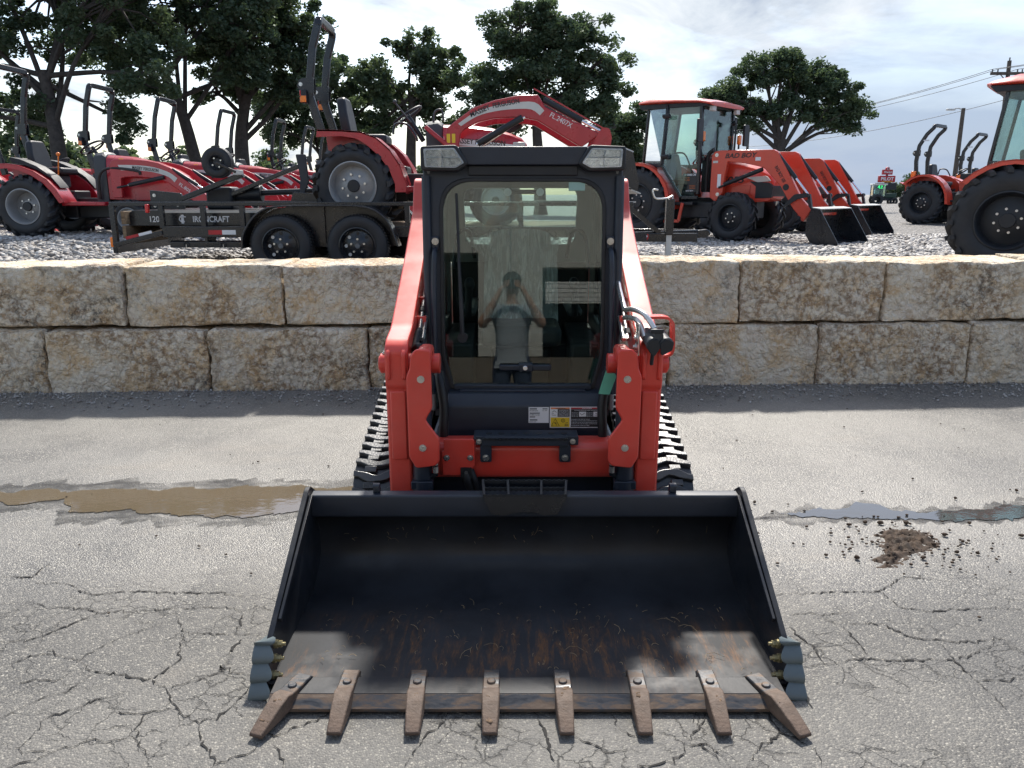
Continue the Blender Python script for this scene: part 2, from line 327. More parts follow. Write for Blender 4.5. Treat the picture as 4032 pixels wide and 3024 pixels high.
def mk_asphalt():
    t = NT('asphalt'); p = t.wpos(); d = t.vadd(p, t.scale(t.noise(9, 3, 0.5, p, out=1), (0.01, 0.01, 0.0)))
    cell = t.vor(120, 'F1', d, 'Color'); dist = t.vor(120, 'F1', d); edge = t.vor(120, 'DISTANCE_TO_EDGE', d)
    sep = t.n('ShaderNodeSeparateColor'); t.L.new(cell, sep.inputs[0])
    stone = t.ramp(sep.outputs[0], [(0.0, (0.06, 0.06, 0.06)), (0.3, (0.125, 0.121, 0.114)), (0.6, (0.195, 0.186, 0.168)), (0.85, (0.31, 0.29, 0.245)), (1.0, (0.52, 0.49, 0.42))])
    c = t.mix(t.ramp(edge, [(0.0, 1.0), (0.22, 0.0)]), stone, (0.035, 0.035, 0.037))
    big = t.noise(0.55, 6, 0.6, p, 0.4)
    c = t.mix(t.ramp(big, [(0.38, 0.1), (0.60, 0.6)]), c, (0.27, 0.255, 0.228))
    tan = t.ramp(t.noise(0.8, 5, 0.62, t.scale(p, (0.45, 1.0, 1.0)), 0.3), [(0.56, 0.0), (0.74, 0.42)])
    c = t.mix(tan, c, (0.30, 0.245, 0.18))
    damp = t.ramp(t.noise(0.9, 6, 0.62, t.vadd(p, (7.3, 1.0, 0.0))), [(0.54, 0.0), (0.68, 0.5)])
    c = t.mix(damp, c, (0.10, 0.098, 0.095))
    # old, dry, crazed surface close to the camera; newer and damp from the gutter line back
    sx = t.n('ShaderNodeSeparateXYZ'); t.L.new(t.vadd(p, t.scale(t.noise(0.9, 4, 0.6, p, out=1), (0.9, 0.9, 0.0))), sx.inputs[0])
    old = t.ramp(t.math('MULTIPLY', sx.outputs[1], 0.1), [(0.34, 1.0), (0.40, 0.0)])
    wq = t.vadd(p, t.scale(t.noise(5, 5, 0.65, p, out=1), (0.22, 0.22, 0.0)))
    ck = t.vor(3.6, 'DISTANCE_TO_EDGE', wq); ck2 = t.vor(9.0, 'DISTANCE_TO_EDGE', t.vadd(wq, (3.3, 1.7, 0.0)))
    gate = t.ramp(t.noise(2.2, 4, 0.6, t.vadd(p, (5.0, 9.0, 0.0))), [(0.48, 0.0), (0.56, 1.0)])
    fine = t.math('MULTIPLY', t.math('MULTIPLY', t.ramp(ck2, [(0.0, 1.0), (0.035, 0.0)]), gate), old)
    crk = t.math('MAXIMUM', t.math('MULTIPLY', t.ramp(ck, [(0.0, 1.0), (0.018, 0.0)]), t.math('MULTIPLY', old, 0.0)), fine)
    c = t.mix(t.math('MULTIPLY', old, 0.30), c, (0.055, 0.053, 0.047))
    c = t.mix(t.math('MULTIPLY', crk, 0.75), c, (0.02, 0.019, 0.017))
    t.set(color=c, spec=0.5)
    rg = t.ramp(t.noise(1.3, 6, 0.65, p), [(0.35, 0.38), (0.62, 0.52)])
    t.set(rough=t.mix(old, rg, (0.70, 0.70, 0.70)))
    b = t.bump(t.math('SUBTRACT', t.ramp(dist, [(0.0, 1.0), (0.75, 0.0)]), t.math('MULTIPLY', crk, 1.5)), 0.6, 0.0045)
    t.bump(t.noise(2.5, 5, 0.6, p), 0.35, 0.02, b); return t.m
MT['asphalt'] = mk_asphalt()
def mk_gravel(name='gravel_ground', sc=17):
    t = NT(name); p = t.wpos(); dist = t.vor(sc, 'F1', p); cell = t.vor(sc, 'F1', p, 'Color')
    sep = t.n('ShaderNodeSeparateColor'); t.L.new(cell, sep.inputs[0])
    c = t.ramp(sep.outputs[0], [(0.0, (0.13, 0.12, 0.11)), (0.35, (0.27, 0.25, 0.23)), (0.7, (0.40, 0.37, 0.34)), (1.0, (0.58, 0.55, 0.50))])
    c = t.mix(t.ramp(dist, [(0.25, 0.0), (0.7, 0.85)]), c, (0.05, 0.047, 0.042))
    t.set(color=c, rough=0.75); t.bump(t.ramp(dist, [(0.0, 1.0), (0.7, 0.0)]), 1.0, 0.05); return t.m
MT['gravel'] = mk_gravel()
def mk_pebble():
    t = NT('pebble'); oi = t.wpos(); cell = t.vor(6.3, 'F1', t.scale(oi, (2.3, 2.3, 0.5)), 'Color'); sep = t.n('ShaderNodeSeparateColor'); t.L.new(cell, sep.inputs[0])
    c = t.ramp(sep.outputs[1], [(0.0, (0.15, 0.125, 0.105)), (0.3, (0.28, 0.26, 0.24)), (0.65, (0.38, 0.36, 0.335)), (1.0, (0.54, 0.525, 0.50))])
    c = t.mix(t.ramp(t.noise(25, 3, 0.6, oi), [(0.4, 0.0), (0.7, 0.4)]), c, (0.22, 0.20, 0.18)); t.set(color=c, rough=0.7); return t.m
MT['pebble'] = mk_pebble()
def mk_lime():
    t = NT('limestone'); p = t.co(); oi = t.n('ShaderNodeObjectInfo'); off = t.n('ShaderNodeVectorMath', operation='SCALE')
    cb = t.n('ShaderNodeCombineXYZ')
    for k in range(3): t.L.new(oi.outputs['Random'], cb.inputs[k])
    t.L.new(cb.outputs[0], off.inputs[0]); off.inputs['Scale'].default_value = 37.0
    q = t.vadd(p, off.outputs[0]); wq = t.vadd(q, t.scale(t.noise(7, 4, 0.6, q, out=1), (0.10, 0.10, 0.10)))
    v1 = t.vor(19, 'F1', wq); v2 = t.vor(46, 'F1', wq); n1 = t.noise(3.2, 7, 0.62, q, 0.6); n2 = t.noise(16, 8, 0.7, wq)
    c = t.ramp(n1, [(0.30, (0.80, 0.68, 0.54)), (0.47, (0.86, 0.75, 0.58)), (0.60, (0.80, 0.59, 0.36)), (0.74, (0.54, 0.34, 0.175))])
    pm = t.ramp(t.noise(1.1, 3, 0.5, t.vadd(q, (11.0, 3.0, 7.0))), [(0.42, 0.08), (0.58, 0.85)])
    c = t.mix(t.math('MULTIPLY', t.ramp(n2, [(0.46, 0.0), (0.58, 1.0)]), pm), c, (0.40, 0.255, 0.14))
    c = t.mix(t.math('MULTIPLY', t.ramp(v1, [(0.45, 0.0), (0.78, 0.75)]), pm), c, (0.22, 0.15, 0.095))
    c = t.mix(t.ramp(t.noise(30, 4, 0.65, q), [(0.5, 0.0), (0.66, 0.7)]), c, (0.88, 0.80, 0.68))
    lich = t.math('MULTIPLY', t.ramp(t.noise(1.5, 5, 0.6, q, 0.5), [(0.53, 0.0), (0.66, 1.0)]), t.ramp(t.noise(22, 6, 0.75, wq), [(0.44, 0.0), (0.58, 0.9)]))
    c = t.mix(lich, c, (0.05, 0.048, 0.042))
    t.set(color=c, rough=0.85, spec=0.3)
    h = t.math('SUBTRACT', t.math('MULTIPLY', n2, 1.1), t.math('ADD', t.math('MULTIPLY', t.ramp(v1, [(0.1, 0.0), (0.8, 1.0)]), 0.6), t.math('MULTIPLY', v2, 0.35)))
    t.bump(h, 1.0, 0.035); return t.m
MT['lime'] = mk_lime()
MT['crack'] = plain('crack_fill', (0.016, 0.015, 0.014), 0.9, var=0.4)
MT['soil'] = plain('wet_soil', (0.046, 0.028, 0.016), 0.85, var=0.6, vs=22, bump=0.8, bs=90)
MT['mud'] = plain('dried_mud', (0.16, 0.105, 0.065), 0.9, var=0.4, vs=40, bump=0.9, bs=160)

# asphalt lot, kept dense near the camera so that it undulates
def grid(name, xs, ys, zf, mat):
    X, Y = np.meshgrid(xs, ys); vs = [(x, y, zf(x, y)) for x, y in zip(X.ravel(), Y.ravel())]; n = len(xs)
    fs = [(j * n + i, j * n + i + 1, (j + 1) * n + i + 1, (j + 1) * n + i) for j in range(len(ys) - 1) for i in range(n - 1)]
    m = MB(); m.v = vs; m.f = fs; o = m.build(name, mat); tag(o, kind='structure'); return o
def wall_y(x): return 6.95 + 0.0424 * x
def asp_z(x, y):
    if not (abs(x) < 9 and -2 < y < 8): return 0.0
    return -0.002
grid('asphalt_lot', np.concatenate([[-400, -60, -14], np.arange(-9, 9.01, 0.25), [14, 60, 400]]), np.concatenate([[-60, -20, -8, -4], np.arange(-2, 8.3, 0.2)]), lambda x, y: asp_z(x, y) - 0.006, MT['asphalt'])
lot = bpy.data.objects['asphalt_lot']
# cracks: jagged, tapering fissures filled with dark dirt
rc_ = random.Random(3)
for line in CRACKS.split('|'):
    pts = [tuple(map(float, p.split(','))) for p in line.split()]
    P = []
    for a, b in zip(pts[:-1], pts[1:]):
        L_ = math.hypot(b[0] - a[0], b[1] - a[1]); k = max(1, int(L_ / 0.013))
        for i in range(k):
            s = i / k; P.append((a[0] + (b[0] - a[0]) * s + rc_.gauss(0, 0.0042), a[1] + (b[1] - a[1]) * s + rc_.gauss(0, 0.005)))
    P.append(pts[-1]); m = MB(); n = len(P); vs = []
    base = rc_.uniform(0.0022, 0.0055)
    for i, (x, y) in enumerate(P):
        a = P[max(i - 1, 0)]; b = P[min(i + 1, n - 1)]; dx, dy = b[0] - a[0], b[1] - a[1]; l = math.hypot(dx, dy) or 1
        wd = base * (0.15 + 1.2 * rc_.random() ** 1.5) * min(1, 0.25 + 2.2 * min(i, n - 1 - i) / n)
        z = -0.0045
        vs += [(x - dy / l * wd, y + dx / l * wd, z), (x + dy / l * wd, y - dx / l * wd, z)]
    m.add(vs, [(2 * i, 2 * i + 1, 2 * i + 3, 2 * i + 2) for i in range(n - 1)])
    m.build('crack', MT['crack'], lot)
# puddles
def mk_water(name, col, thick):
    t = NT(name); t.set(color=col, rough=0.05, spec=0.5); t.b.inputs['IOR'].default_value = 1.7; p = t.wpos()
    t.set(alpha=thick); t.bump(t.noise(14, 3, 0.5, t.scale(p, (1, 1.6, 1))), 0.05, 0.01); return t.m
MT['mudwater'] = mk_water('muddy_water', (0.135, 0.105, 0.068), 0.93)
MT['water'] = mk_water('clear_water', (0.06, 0.058, 0.054), 0.97)
def puddle(name, S, mat, amp=0.05, zlev=-0.003, grow=0.0):
    pts = [tuple(map(float, p.split(','))) for p in S.split()]; P = []; my = sum(p[1] for p in pts) / len(pts)
    pts = [(x, y + (grow if y > my else -grow)) for x, y in pts]
    for i in range(len(pts)):
        a = V(pts[i]); b = V(pts[(i + 1) % len(pts)]); k = max(1, int((b - a).length / 0.02))
        for j in range(k):
            q = a + (b - a) * j / k; e = noise.noise((q.x * 9, q.y * 9, 1.7)) * amp + noise.noise((q.x * 40, q.y * 40, 5)) * amp * 0.5
            P.append((q.x + e * 0.4, q.y + e))
    m = MB(); m.add([(x, y, asp_z(x, y) + 0.0015) for x, y in P], [tuple(range(len(P)))])
    me = m.mesh(name); b = bmesh.new(); b.from_mesh(me); bmesh.ops.triangulate(b, faces=b.faces, ngon_method='EAR_CLIP')
    for v in b.verts: v.co.z = zlev
    for f in b.faces:
        if f.normal.z < 0: f.normal_flip()
    b.to_mesh(me); b.free(); me.materials.append(mat)
    o = bpy.data.objects.new(name, me); COL.objects.link(o); tag(o, kind='structure'); return o
def mk_damp():
    t = NT('damp_asphalt'); p = t.wpos(); t.set(color=(0.055, 0.052, 0.046), rough=0.22, spec=0.6)
    t.set(alpha=t.ramp(t.noise(5, 6, 0.7, t.scale(p, (0.6, 1.6, 1.0)), 0.6), [(0.36, 0.0), (0.66, 0.75)])); t.bump(t.vor(120, 'F1', p), 0.5, 0.004); return t.m
MT['damp'] = mk_damp()
P_muddy_puddle = '-4.6,4.30 -3.53,4.32 -3.12,4.33 -3.02,4.30 -2.98,4.37 -2.86,4.37 -2.69,4.33 -2.59,4.35 -2.48,4.39 -2.35,4.39 -2.14,4.37 -2.02,4.42 -1.86,4.39 -1.72,4.40 -1.58,4.41 -1.44,4.42 -1.28,4.43 -1.11,4.39 -0.9,4.42 -0.6,4.38 -0.6,4.12 -0.94,4.10 -1.04,4.07 -1.21,4.05 -1.34,4.00 -1.46,3.95 -1.57,3.97 -1.70,3.97 -1.84,3.99 -1.98,4.00 -2.14,4.02 -2.26,4.04 -2.37,4.00 -2.51,4.02 -2.58,4.10 -2.67,4.20 -2.86,4.14 -3.02,4.18 -3.10,4.06 -3.31,4.02 -4.6,4.0'
puddle('muddy_puddle', P_muddy_puddle, MT['mudwater'], 0.05)
puddle('damp_margin', P_muddy_puddle, MT['damp'], 0.09, -0.0055, 0.13)
P_clear_puddle = '1.93,4.08 2.03,4.16 2.10,4.13 2.17,4.07 2.32,4.04 2.50,4.02 2.75,4.08 2.97,4.11 3.32,4.12 4.2,4.16 4.2,3.9 3.20,3.95 2.87,3.95 2.66,3.93 2.46,3.92 2.27,3.93 2.07,3.92 1.88,3.94 1.63,3.96 1.52,4.01 1.66,4.04'
puddle('clear_puddle', P_clear_puddle, MT['water'], 0.06)
puddle('damp_margin', P_clear_puddle.replace('1.52,4.01', '1.25,3.99'), MT['damp'], 0.12, -0.0055, 0.05)
# retaining wall of two courses of quarried limestone blocks
wall = empty('limestone_wall', (0, 6.95, 0), math.atan(0.0424), 'low retaining wall of two courses of rough limestone blocks', 'wall')
def block(x0, x1, z0, z1, y0, depth, seed, craggy):
    NX, NY, NZ = max(24, int((x1 - x0) / 0.02)), 12, 28
    idx = {}; vs = []; rr = random.Random(seed); ox = rr.uniform(0, 90); cx = (x0 + x1) / 2; cz = (z0 + z1) / 2
    tilt = rr.uniform(-0.012, 0.012); yaw = rr.uniform(-0.02, 0.02)
    def vert(i, j, k):
        key = (i, j, k)
        if key in idx: return idx[key]
        u, v_, t_ = i / NX, j / NY, k / NZ
        x = x0 + (x1 - x0) * u; y = y0 + depth * v_; z = z0 + (z1 - z0) * t_
        n = V(((-1 if i == 0 else 1 if i == NX else 0), (-1 if j == 0 else 1 if j == NY else 0), (-1 if k == 0 else 1 if k == NZ else 0)))
        ed = min(min(u, 1 - u) * (x1 - x0) + (0 if i not in (0, NX) else 9), 9)
        dists = sorted([min(u, 1 - u) * (x1 - x0), min(v_, 1 - v_) * depth, min(t_, 1 - t_) * (z1 - z0)])
        e = dists[1]; q = V((x * 1.0 + ox, y, z))
        rnd_ = 0.020 * max(0, 1 - e / 0.045) ** 2 * (0.5 + 1.3 * noise.noise(q * 5.0))
        d = 0.014 * noise.noise(q * 2.3) + 0.012 * noise.noise(q * 6.5)
        rg = noise.ridged_multi_fractal(q * 9.0, 0.9, 2.1, 4, 1.0, 2.0)
        f = craggy if k not in (0, NZ) else 0.25
        d += f * (0.010 * (rg - 1.0) + 0.011 * noise.noise(q * 19) + 0.006 * noise.noise(q * 43))
        nn = n.normalized(); p = V((x, y, z)) + nn * (d - rnd_)
        p.z += tilt * (x - cx) ; p.y += yaw * (x - cx)
        idx[key] = len(vs); vs.append((p.x - cx, p.y, p.z - cz)); return idx[key]
    fs = []
    for i in range(NX):
        for k in range(NZ):
            fs.append((vert(i, 0, k), vert(i + 1, 0, k), vert(i + 1, 0, k + 1), vert(i, 0, k + 1)))
    for i in range(NX):
        for j in range(NY):
            fs.append((vert(i, j, NZ), vert(i + 1, j, NZ), vert(i + 1, j + 1, NZ), vert(i, j + 1, NZ)))
            fs.append((vert(i, j, 0), vert(i, j + 1, 0), vert(i + 1, j + 1, 0), vert(i + 1, j, 0)))
    for k in range(NZ):
        for j in range(NY):
            fs.append((vert(0, j, k), vert(0, j, k + 1), vert(0, j + 1, k + 1), vert(0, j + 1, k)))
            fs.append((vert(NX, j, k), vert(NX, j + 1, k), vert(NX, j + 1, k + 1), vert(NX, j, k + 1)))
    m = MB(); m.v = vs; m.f = fs
    o = m.build('stone_block', MT['lime'], wall, sharp=80); o.location = (cx, 0, cz); return o
low = [-10.3, -8.75, -7.35, -5.78, -4.22, -2.77, -1.32, 0.08, 1.47, 2.9, 4.35, 5.8, 7.3, 8.8, 10.4]
upp = [-10.2, -8.0, -6.4, -5.0, -3.50, -2.08, -0.66, 0.76, 2.12, 3.50, 5.05, 6.5, 8.1, 9.9]
cr_ = [1.0, 0.75, 1.0, 0.9, 0.45, 1.0, 0.95, 0.7, 0.8, 0.55, 1.05, 1.1, 0.8, 1.0, 1.0]
for i in range(len(low) - 1):
    block(low[i] + 0.007, low[i + 1] - 0.007, -0.06, 0.565 + rnd.uniform(-0.006, 0.006), -0.045 + rnd.uniform(-0.02, 0.02), 0.75, 40 + i, cr_[i])
cu_ = [1, 1, 0.9, 0.9, 0.95, 0.35, 0.8, 0.8, 0.45, 0.9, 1.1, 0.9, 1.0, 1.0]
for i in range(len(upp) - 1):
    block(upp[i] + 0.007, upp[i + 1] - 0.007, 0.585 + rnd.uniform(-0.006, 0.01), 1.135 + rnd.uniform(-0.012, 0.012) + 0.012 * (upp[i] > 0), 0.03 + rnd.uniform(-0.02, 0.02), 0.78, 80 + i, cu_[i])

# gravel yard behind the wall: rises to the left
def sst(a, b, x): t = min(1, max(0, (x - a) / (b - a))); return t * t * (3 - 2 * t)
def gz(x, y):
    pl = 0.90 + 0.18 * sst(1.5, -5.0, x)
    return 0.85 + (pl - 0.85) * sst(9.3, 12.4, y) + 0.025 * noise.noise((x * 0.5, y * 0.5, 0)) * (1 if y < 60 else 0)
ys = np.concatenate([np.arange(7.2, 18, 0.3), np.arange(18, 60, 2.0), [80, 120, 200, 400, 900, 2500]])
xs = np.concatenate([[-2500, -600, -150, -60, -35], np.arange(-20, 20.1, 0.5), [35, 60, 150, 600, 2500]])
grid('gravel_yard', xs, ys, gz, MT['gravel'])
def pebbles(name, n, xr, yr, zf, smin, smax, mat, seed, bias=1.0):
    r = np.random.RandomState(seed)
    t = (1 + 5 ** 0.5) / 2
    iv = np.array([(-1, t, 0), (1, t, 0), (-1, -t, 0), (1, -t, 0), (0, -1, t), (0, 1, t), (0, -1, -t), (0, 1, -t), (t, 0, -1), (t, 0, 1), (-t, 0, -1), (-t, 0, 1)]) / 1.9
    fi = np.array([(0, 11, 5), (0, 5, 1), (0, 1, 7), (0, 7, 10), (0, 10, 11), (1, 5, 9), (5, 11, 4), (11, 10, 2), (10, 7, 6), (7, 1, 8), (3, 9, 4), (3, 4, 2), (3, 2, 6), (3, 6, 8), (3, 8, 9), (4, 9, 5), (2, 4, 11), (6, 2, 10), (8, 6, 7), (9, 8, 1)])
    x = r.uniform(*xr, n); y = yr[0] + (yr[1] - yr[0]) * r.uniform(0, 1, n) ** bias
    z = np.array([zf(a, b) for a, b in zip(x, y)])
    s = r.uniform(smin, smax, n) * r.choice([0.7, 1, 1, 1.25], n)
    ax = np.stack([r.uniform(0.8, 1.3, n), r.uniform(0.6, 1.0, n), r.uniform(0.45, 0.75, n)], 1) * s[:, None]
    a = r.uniform(0, 2 * pi, n); c_, s_ = np.cos(a), np.sin(a); tl = r.uniform(-0.5, 0.5, n)
    v = iv[None] * (1 + r.uniform(-0.22, 0.22, (n, 12, 1))) * ax[:, None]
    vz = v[..., 2] + v[..., 0] * tl[:, None]
    vx = v[..., 0] * c_[:, None] - v[..., 1] * s_[:, None]; vy = v[..., 0] * s_[:, None] + v[..., 1] * c_[:, None]
    co = np.stack([vx + x[:, None], vy + y[:, None], vz + (z + s * 0.12)[:, None]], 2).reshape(-1, 3)
    f = (fi[None] + (np.arange(n) * 12)[:, None, None]).reshape(-1, 3)
    me = bpy.data.meshes.new(name); me.vertices.add(len(co)); me.vertices.foreach_set('co', co.astype(np.float32).ravel())
    me.loops.add(f.size); me.loops.foreach_set('vertex_index', f.ravel().astype(np.int32)); me.polygons.add(len(f))
    me.polygons.foreach_set('loop_start', np.arange(0, f.size, 3, dtype=np.int32)); me.polygons.foreach_set('loop_total', np.full(len(f), 3, dtype=np.int32))
    me.polygons.foreach_set('use_smooth', np.ones(len(f), dtype=bool)); me.update(); me.validate(); me.materials.append(mat)
    o = bpy.data.objects.new(name, me); COL.objects.link(o); tag(o, kind='stuff'); return o
g = pebbles('gravel', 46000, (-9.5, 10.5), (7.7, 16.5), gz, 0.028, 0.058, MT['pebble'], 5, 1.15)
tag(g, 'loose grey and buff gravel spread over the yard', 'gravel')
g = pebbles('roadside_grit', 4200, (-6, 6.5), (6.25, 6.93), lambda x, y: 0.0, 0.003, 0.013, MT['pebble'], 9, 0.55)
g.data.transform(Matrix.Translation((0, 0, 0))); tag(g, 'loose grit and chips along the foot of the stone wall', 'grit')
for v in g.data.vertices: v.co.y += 0.0424 * v.co.x
# spilled soil and its clods
def soil():
    pts = [tuple(map(float, p.split(','))) for p in '1.94,3.77 2.03,3.81 2.19,3.80 2.25,3.71 2.21,3.60 2.05,3.51 1.94,3.45 1.88,3.36 1.80,3.36 1.73,3.40 1.81,3.45 1.91,3.60'.split()]
    def inside(x, y):
        c = False
        for i in range(len(pts)):
            (x1, y1), (x2, y2) = pts[i - 1], pts[i]
            if (y1 > y) != (y2 > y) and x < (x2 - x1) * (y - y1) / (y2 - y1) + x1: c = not c
        return c
    t = empty('soil_pile', (2.05, 3.65, 0), 0, 'small spilled heap of brown soil on the asphalt', 'soil')
    m = MB(); nx, ny = 90, 76; xs = np.linspace(1.62, 2.38, nx); ys = np.linspace(3.28, 3.9, ny); H_ = {}
    for i, x in enumerate(xs):
        for j, y in enumerate(ys):
            h = 0.0; k = 0
            for a in range(8):
                r = 0.05; h += inside(x + r * cos(a * pi / 4) + 0.03 * noise.noise((x * 30, y * 30, a)), y + r * sin(a * pi / 4))
            h = (h / 8) ** 1.3; q = V((x * 28, y * 28, 0)); H_[i, j] = len(m.v)
            m.v.append((x, y, -0.02 + h * (0.028 + 0.026 * noise.noise(q) + 0.017 * noise.noise(q * 2.3))))
    for i in range(nx - 1):
        for j in range(ny - 1): m.f.append((H_[i, j], H_[i + 1, j], H_[i + 1, j + 1], H_[i, j + 1]))
    m.build('heap', MT['soil'], t, (2.05, 3.65, 0), sharp=70)
    r = random.Random(11)
    big = '2.63,4.21 1.84,3.84 1.71,3.45 2.51,3.86 2.34,3.63 2.24,3.51 2.44,3.55 2.34,3.50 2.69,3.70 2.29,3.71 1.66,3.48 1.57,3.48 2.35,3.77 2.17,3.60 2.04,3.45 2.04,3.79 2.16,3.86 2.02,3.86 1.94,3.87 3.07,4.33 2.54,4.53 1.39,4.72 1.42,4.15 1.31,3.73'
    sp = [(*map(float, p.split(',')), r.uniform(0.006, 0.014)) for p in big.split()] + [(2.05 + r.gauss(0, 0.21), 3.62 + r.gauss(0, 0.15), r.uniform(0.003, 0.009)) for _ in range(170)]
    for x, y, s in sp[:24]:
        c = MB().sph((0, 0, 0), s * r.uniform(0.9, 1.4), s, s * 0.75, 9, 6)
        c.v = [tuple(V(p) * (1 + 0.35 * noise.noise(V(p) * 90 + V((x * 9, y * 9, 0))))) for p in c.v]
        o = c.build('clod', MT['soil'], t, sharp=80); o.location = (x - 2.05, y - 3.65, s * 0.4)
    c = MB()
    for x, y, s in sp[24:]: c.sph((x, y, s * 0.4), s * r.uniform(0.8, 1.4), s, s * 0.7, 6, 4)
    tag(c.build('crumbs', MT['soil'], t, (2.05, 3.65, 0)), kind='stuff')
    # scattered specks over the lot
    c = MB()
    for _ in range(90):
        x, y = r.uniform(-3.4, 3.6), r.uniform(2.9, 6.3); s = r.uniform(0.003, 0.008); c.sph((x, y, s * 0.3), s * 1.3, s, s * 0.6, 6, 4)
    tag(c.build('scattered_debris', MT['soil']), 'dark specks of debris scattered over the asphalt', 'debris', kind='stuff')
soil()
# ================================================================== compact track loader
LX = 0.056; LO = (0, 4.4, 0)
loader = empty('track_loader', (LX, 4.4, 0), 0, 'bright red compact track loader with black cab and toothed bucket, nearest the camera', 'track loader')
def B(m, name, mat, parent=None, bev=0.0, seg=2, sharp=38):
    return m.build(name, MT[mat] if isinstance(mat, str) else mat, parent or loader, LO, bev, seg, sharp)
def mk_bucket():
    t = NT('worn_bucket_paint'); p = t.wpos(); sep = t.n('ShaderNodeSeparateXYZ'); t.L.new(p, sep.inputs[0])
    base = t.ramp(t.noise(5, 6, 0.6, p), [(0.3, (0.008, 0.009, 0.012)), (0.7, (0.018, 0.021, 0.027))])
    floor = t.math('MULTIPLY', t.ramp(sep.outputs[1], [(0.0, 0.0), (1.0, 1.0)]), 1.0)
    yy = t.math('MULTIPLY', t.math('SUBTRACT', sep.outputs[1], 2.3), 1.0)       # 0 at lip .. 0.9 at the back
    my = t.ramp(yy, [(0.10, 0.2), (0.20, 1.0), (0.40, 1.0), (0.62, 0.0)])
    zz = t.ramp(sep.outputs[2], [(0.05, 1.0), (0.14, 0.0)])
    my = t.math('MULTIPLY', my, zz)
    streak = t.noise(3.0, 7, 0.68, t.scale(p, (9.0, 1.6, 3.0)), 0.6); blot = t.noise(2.1, 4, 0.6, t.vadd(p, (4.1, 0, 0)))
    fine = t.noise(60, 4, 0.7, t.scale(p, (1.6, 0.35, 1.0)), 0.8)
    mk = t.math('MULTIPLY', t.math('MULTIPLY', t.ramp(streak, [(0.46, 0.0), (0.62, 1.0)]), t.ramp(blot, [(0.40, 0.0), (0.54, 1.0)])), my)
    c = t.mix(t.math('MULTIPLY', mk, t.ramp(fine, [(0.42, 0.25), (0.62, 1.0)])), base, (0.12, 0.052, 0.017))
    sc = t.math('MULTIPLY', t.ramp(t.noise(26, 5, 0.75, t.scale(p, (2.2, 0.5, 1.2)), 1.5), [(0.66, 0.0), (0.72, 0.35)]), t.ramp(t.noise(1.7, 3, 0.5, p), [(0.4, 0.25), (0.6, 1.0)]))
    c = t.mix(sc, c, (0.16, 0.13, 0.095))
    wet = t.math('MULTIPLY', t.ramp(t.noise(3.3, 5, 0.6, t.vadd(p, (1.2, 6.0, 2.0))), [(0.5, 0.0), (0.6, 1.0)]), 0.16)
    t.set(color=c, spec=0.38, rough=t.math('SUBTRACT', t.ramp(sep.outputs[2], [(0.05, 0.66), (0.12, 0.46)]), wet)); t.bump(t.noise(45, 4, 0.6, p), 0.12, 0.004); return t.m
MT['bucket'] = mk_bucket()
def mk_edge():
    t = NT('worn_steel_edge'); p = t.wpos(); n = t.noise(4, 6, 0.65, t.scale(p, (2, 7, 5)), 0.4)
    c = t.ramp(n, [(0.30, (0.018, 0.020, 0.025)), (0.46, (0.05, 0.052, 0.057)), (0.55, (0.10, 0.066, 0.045)), (0.72, (0.17, 0.13, 0.10))])
    t.set(color=c, rough=t.ramp(n, [(0.3, 0.28), (0.6, 0.6)]), metal=0.25); t.bump(t.noise(80, 3, 0.6, p), 0.2, 0.003); return t.m
MT['edge'] = mk_edge()
MT['tooth'] = plain('rusty_tooth', (0.105, 0.068, 0.048), 0.72, var=0.35, vs=25, bump=0.5, bs=120, dust=0.5, dustc=(0.125, 0.098, 0.075))
MT['castgrey'] = plain('cast_grey_paint', (0.105, 0.13, 0.135), 0.45, var=0.12)

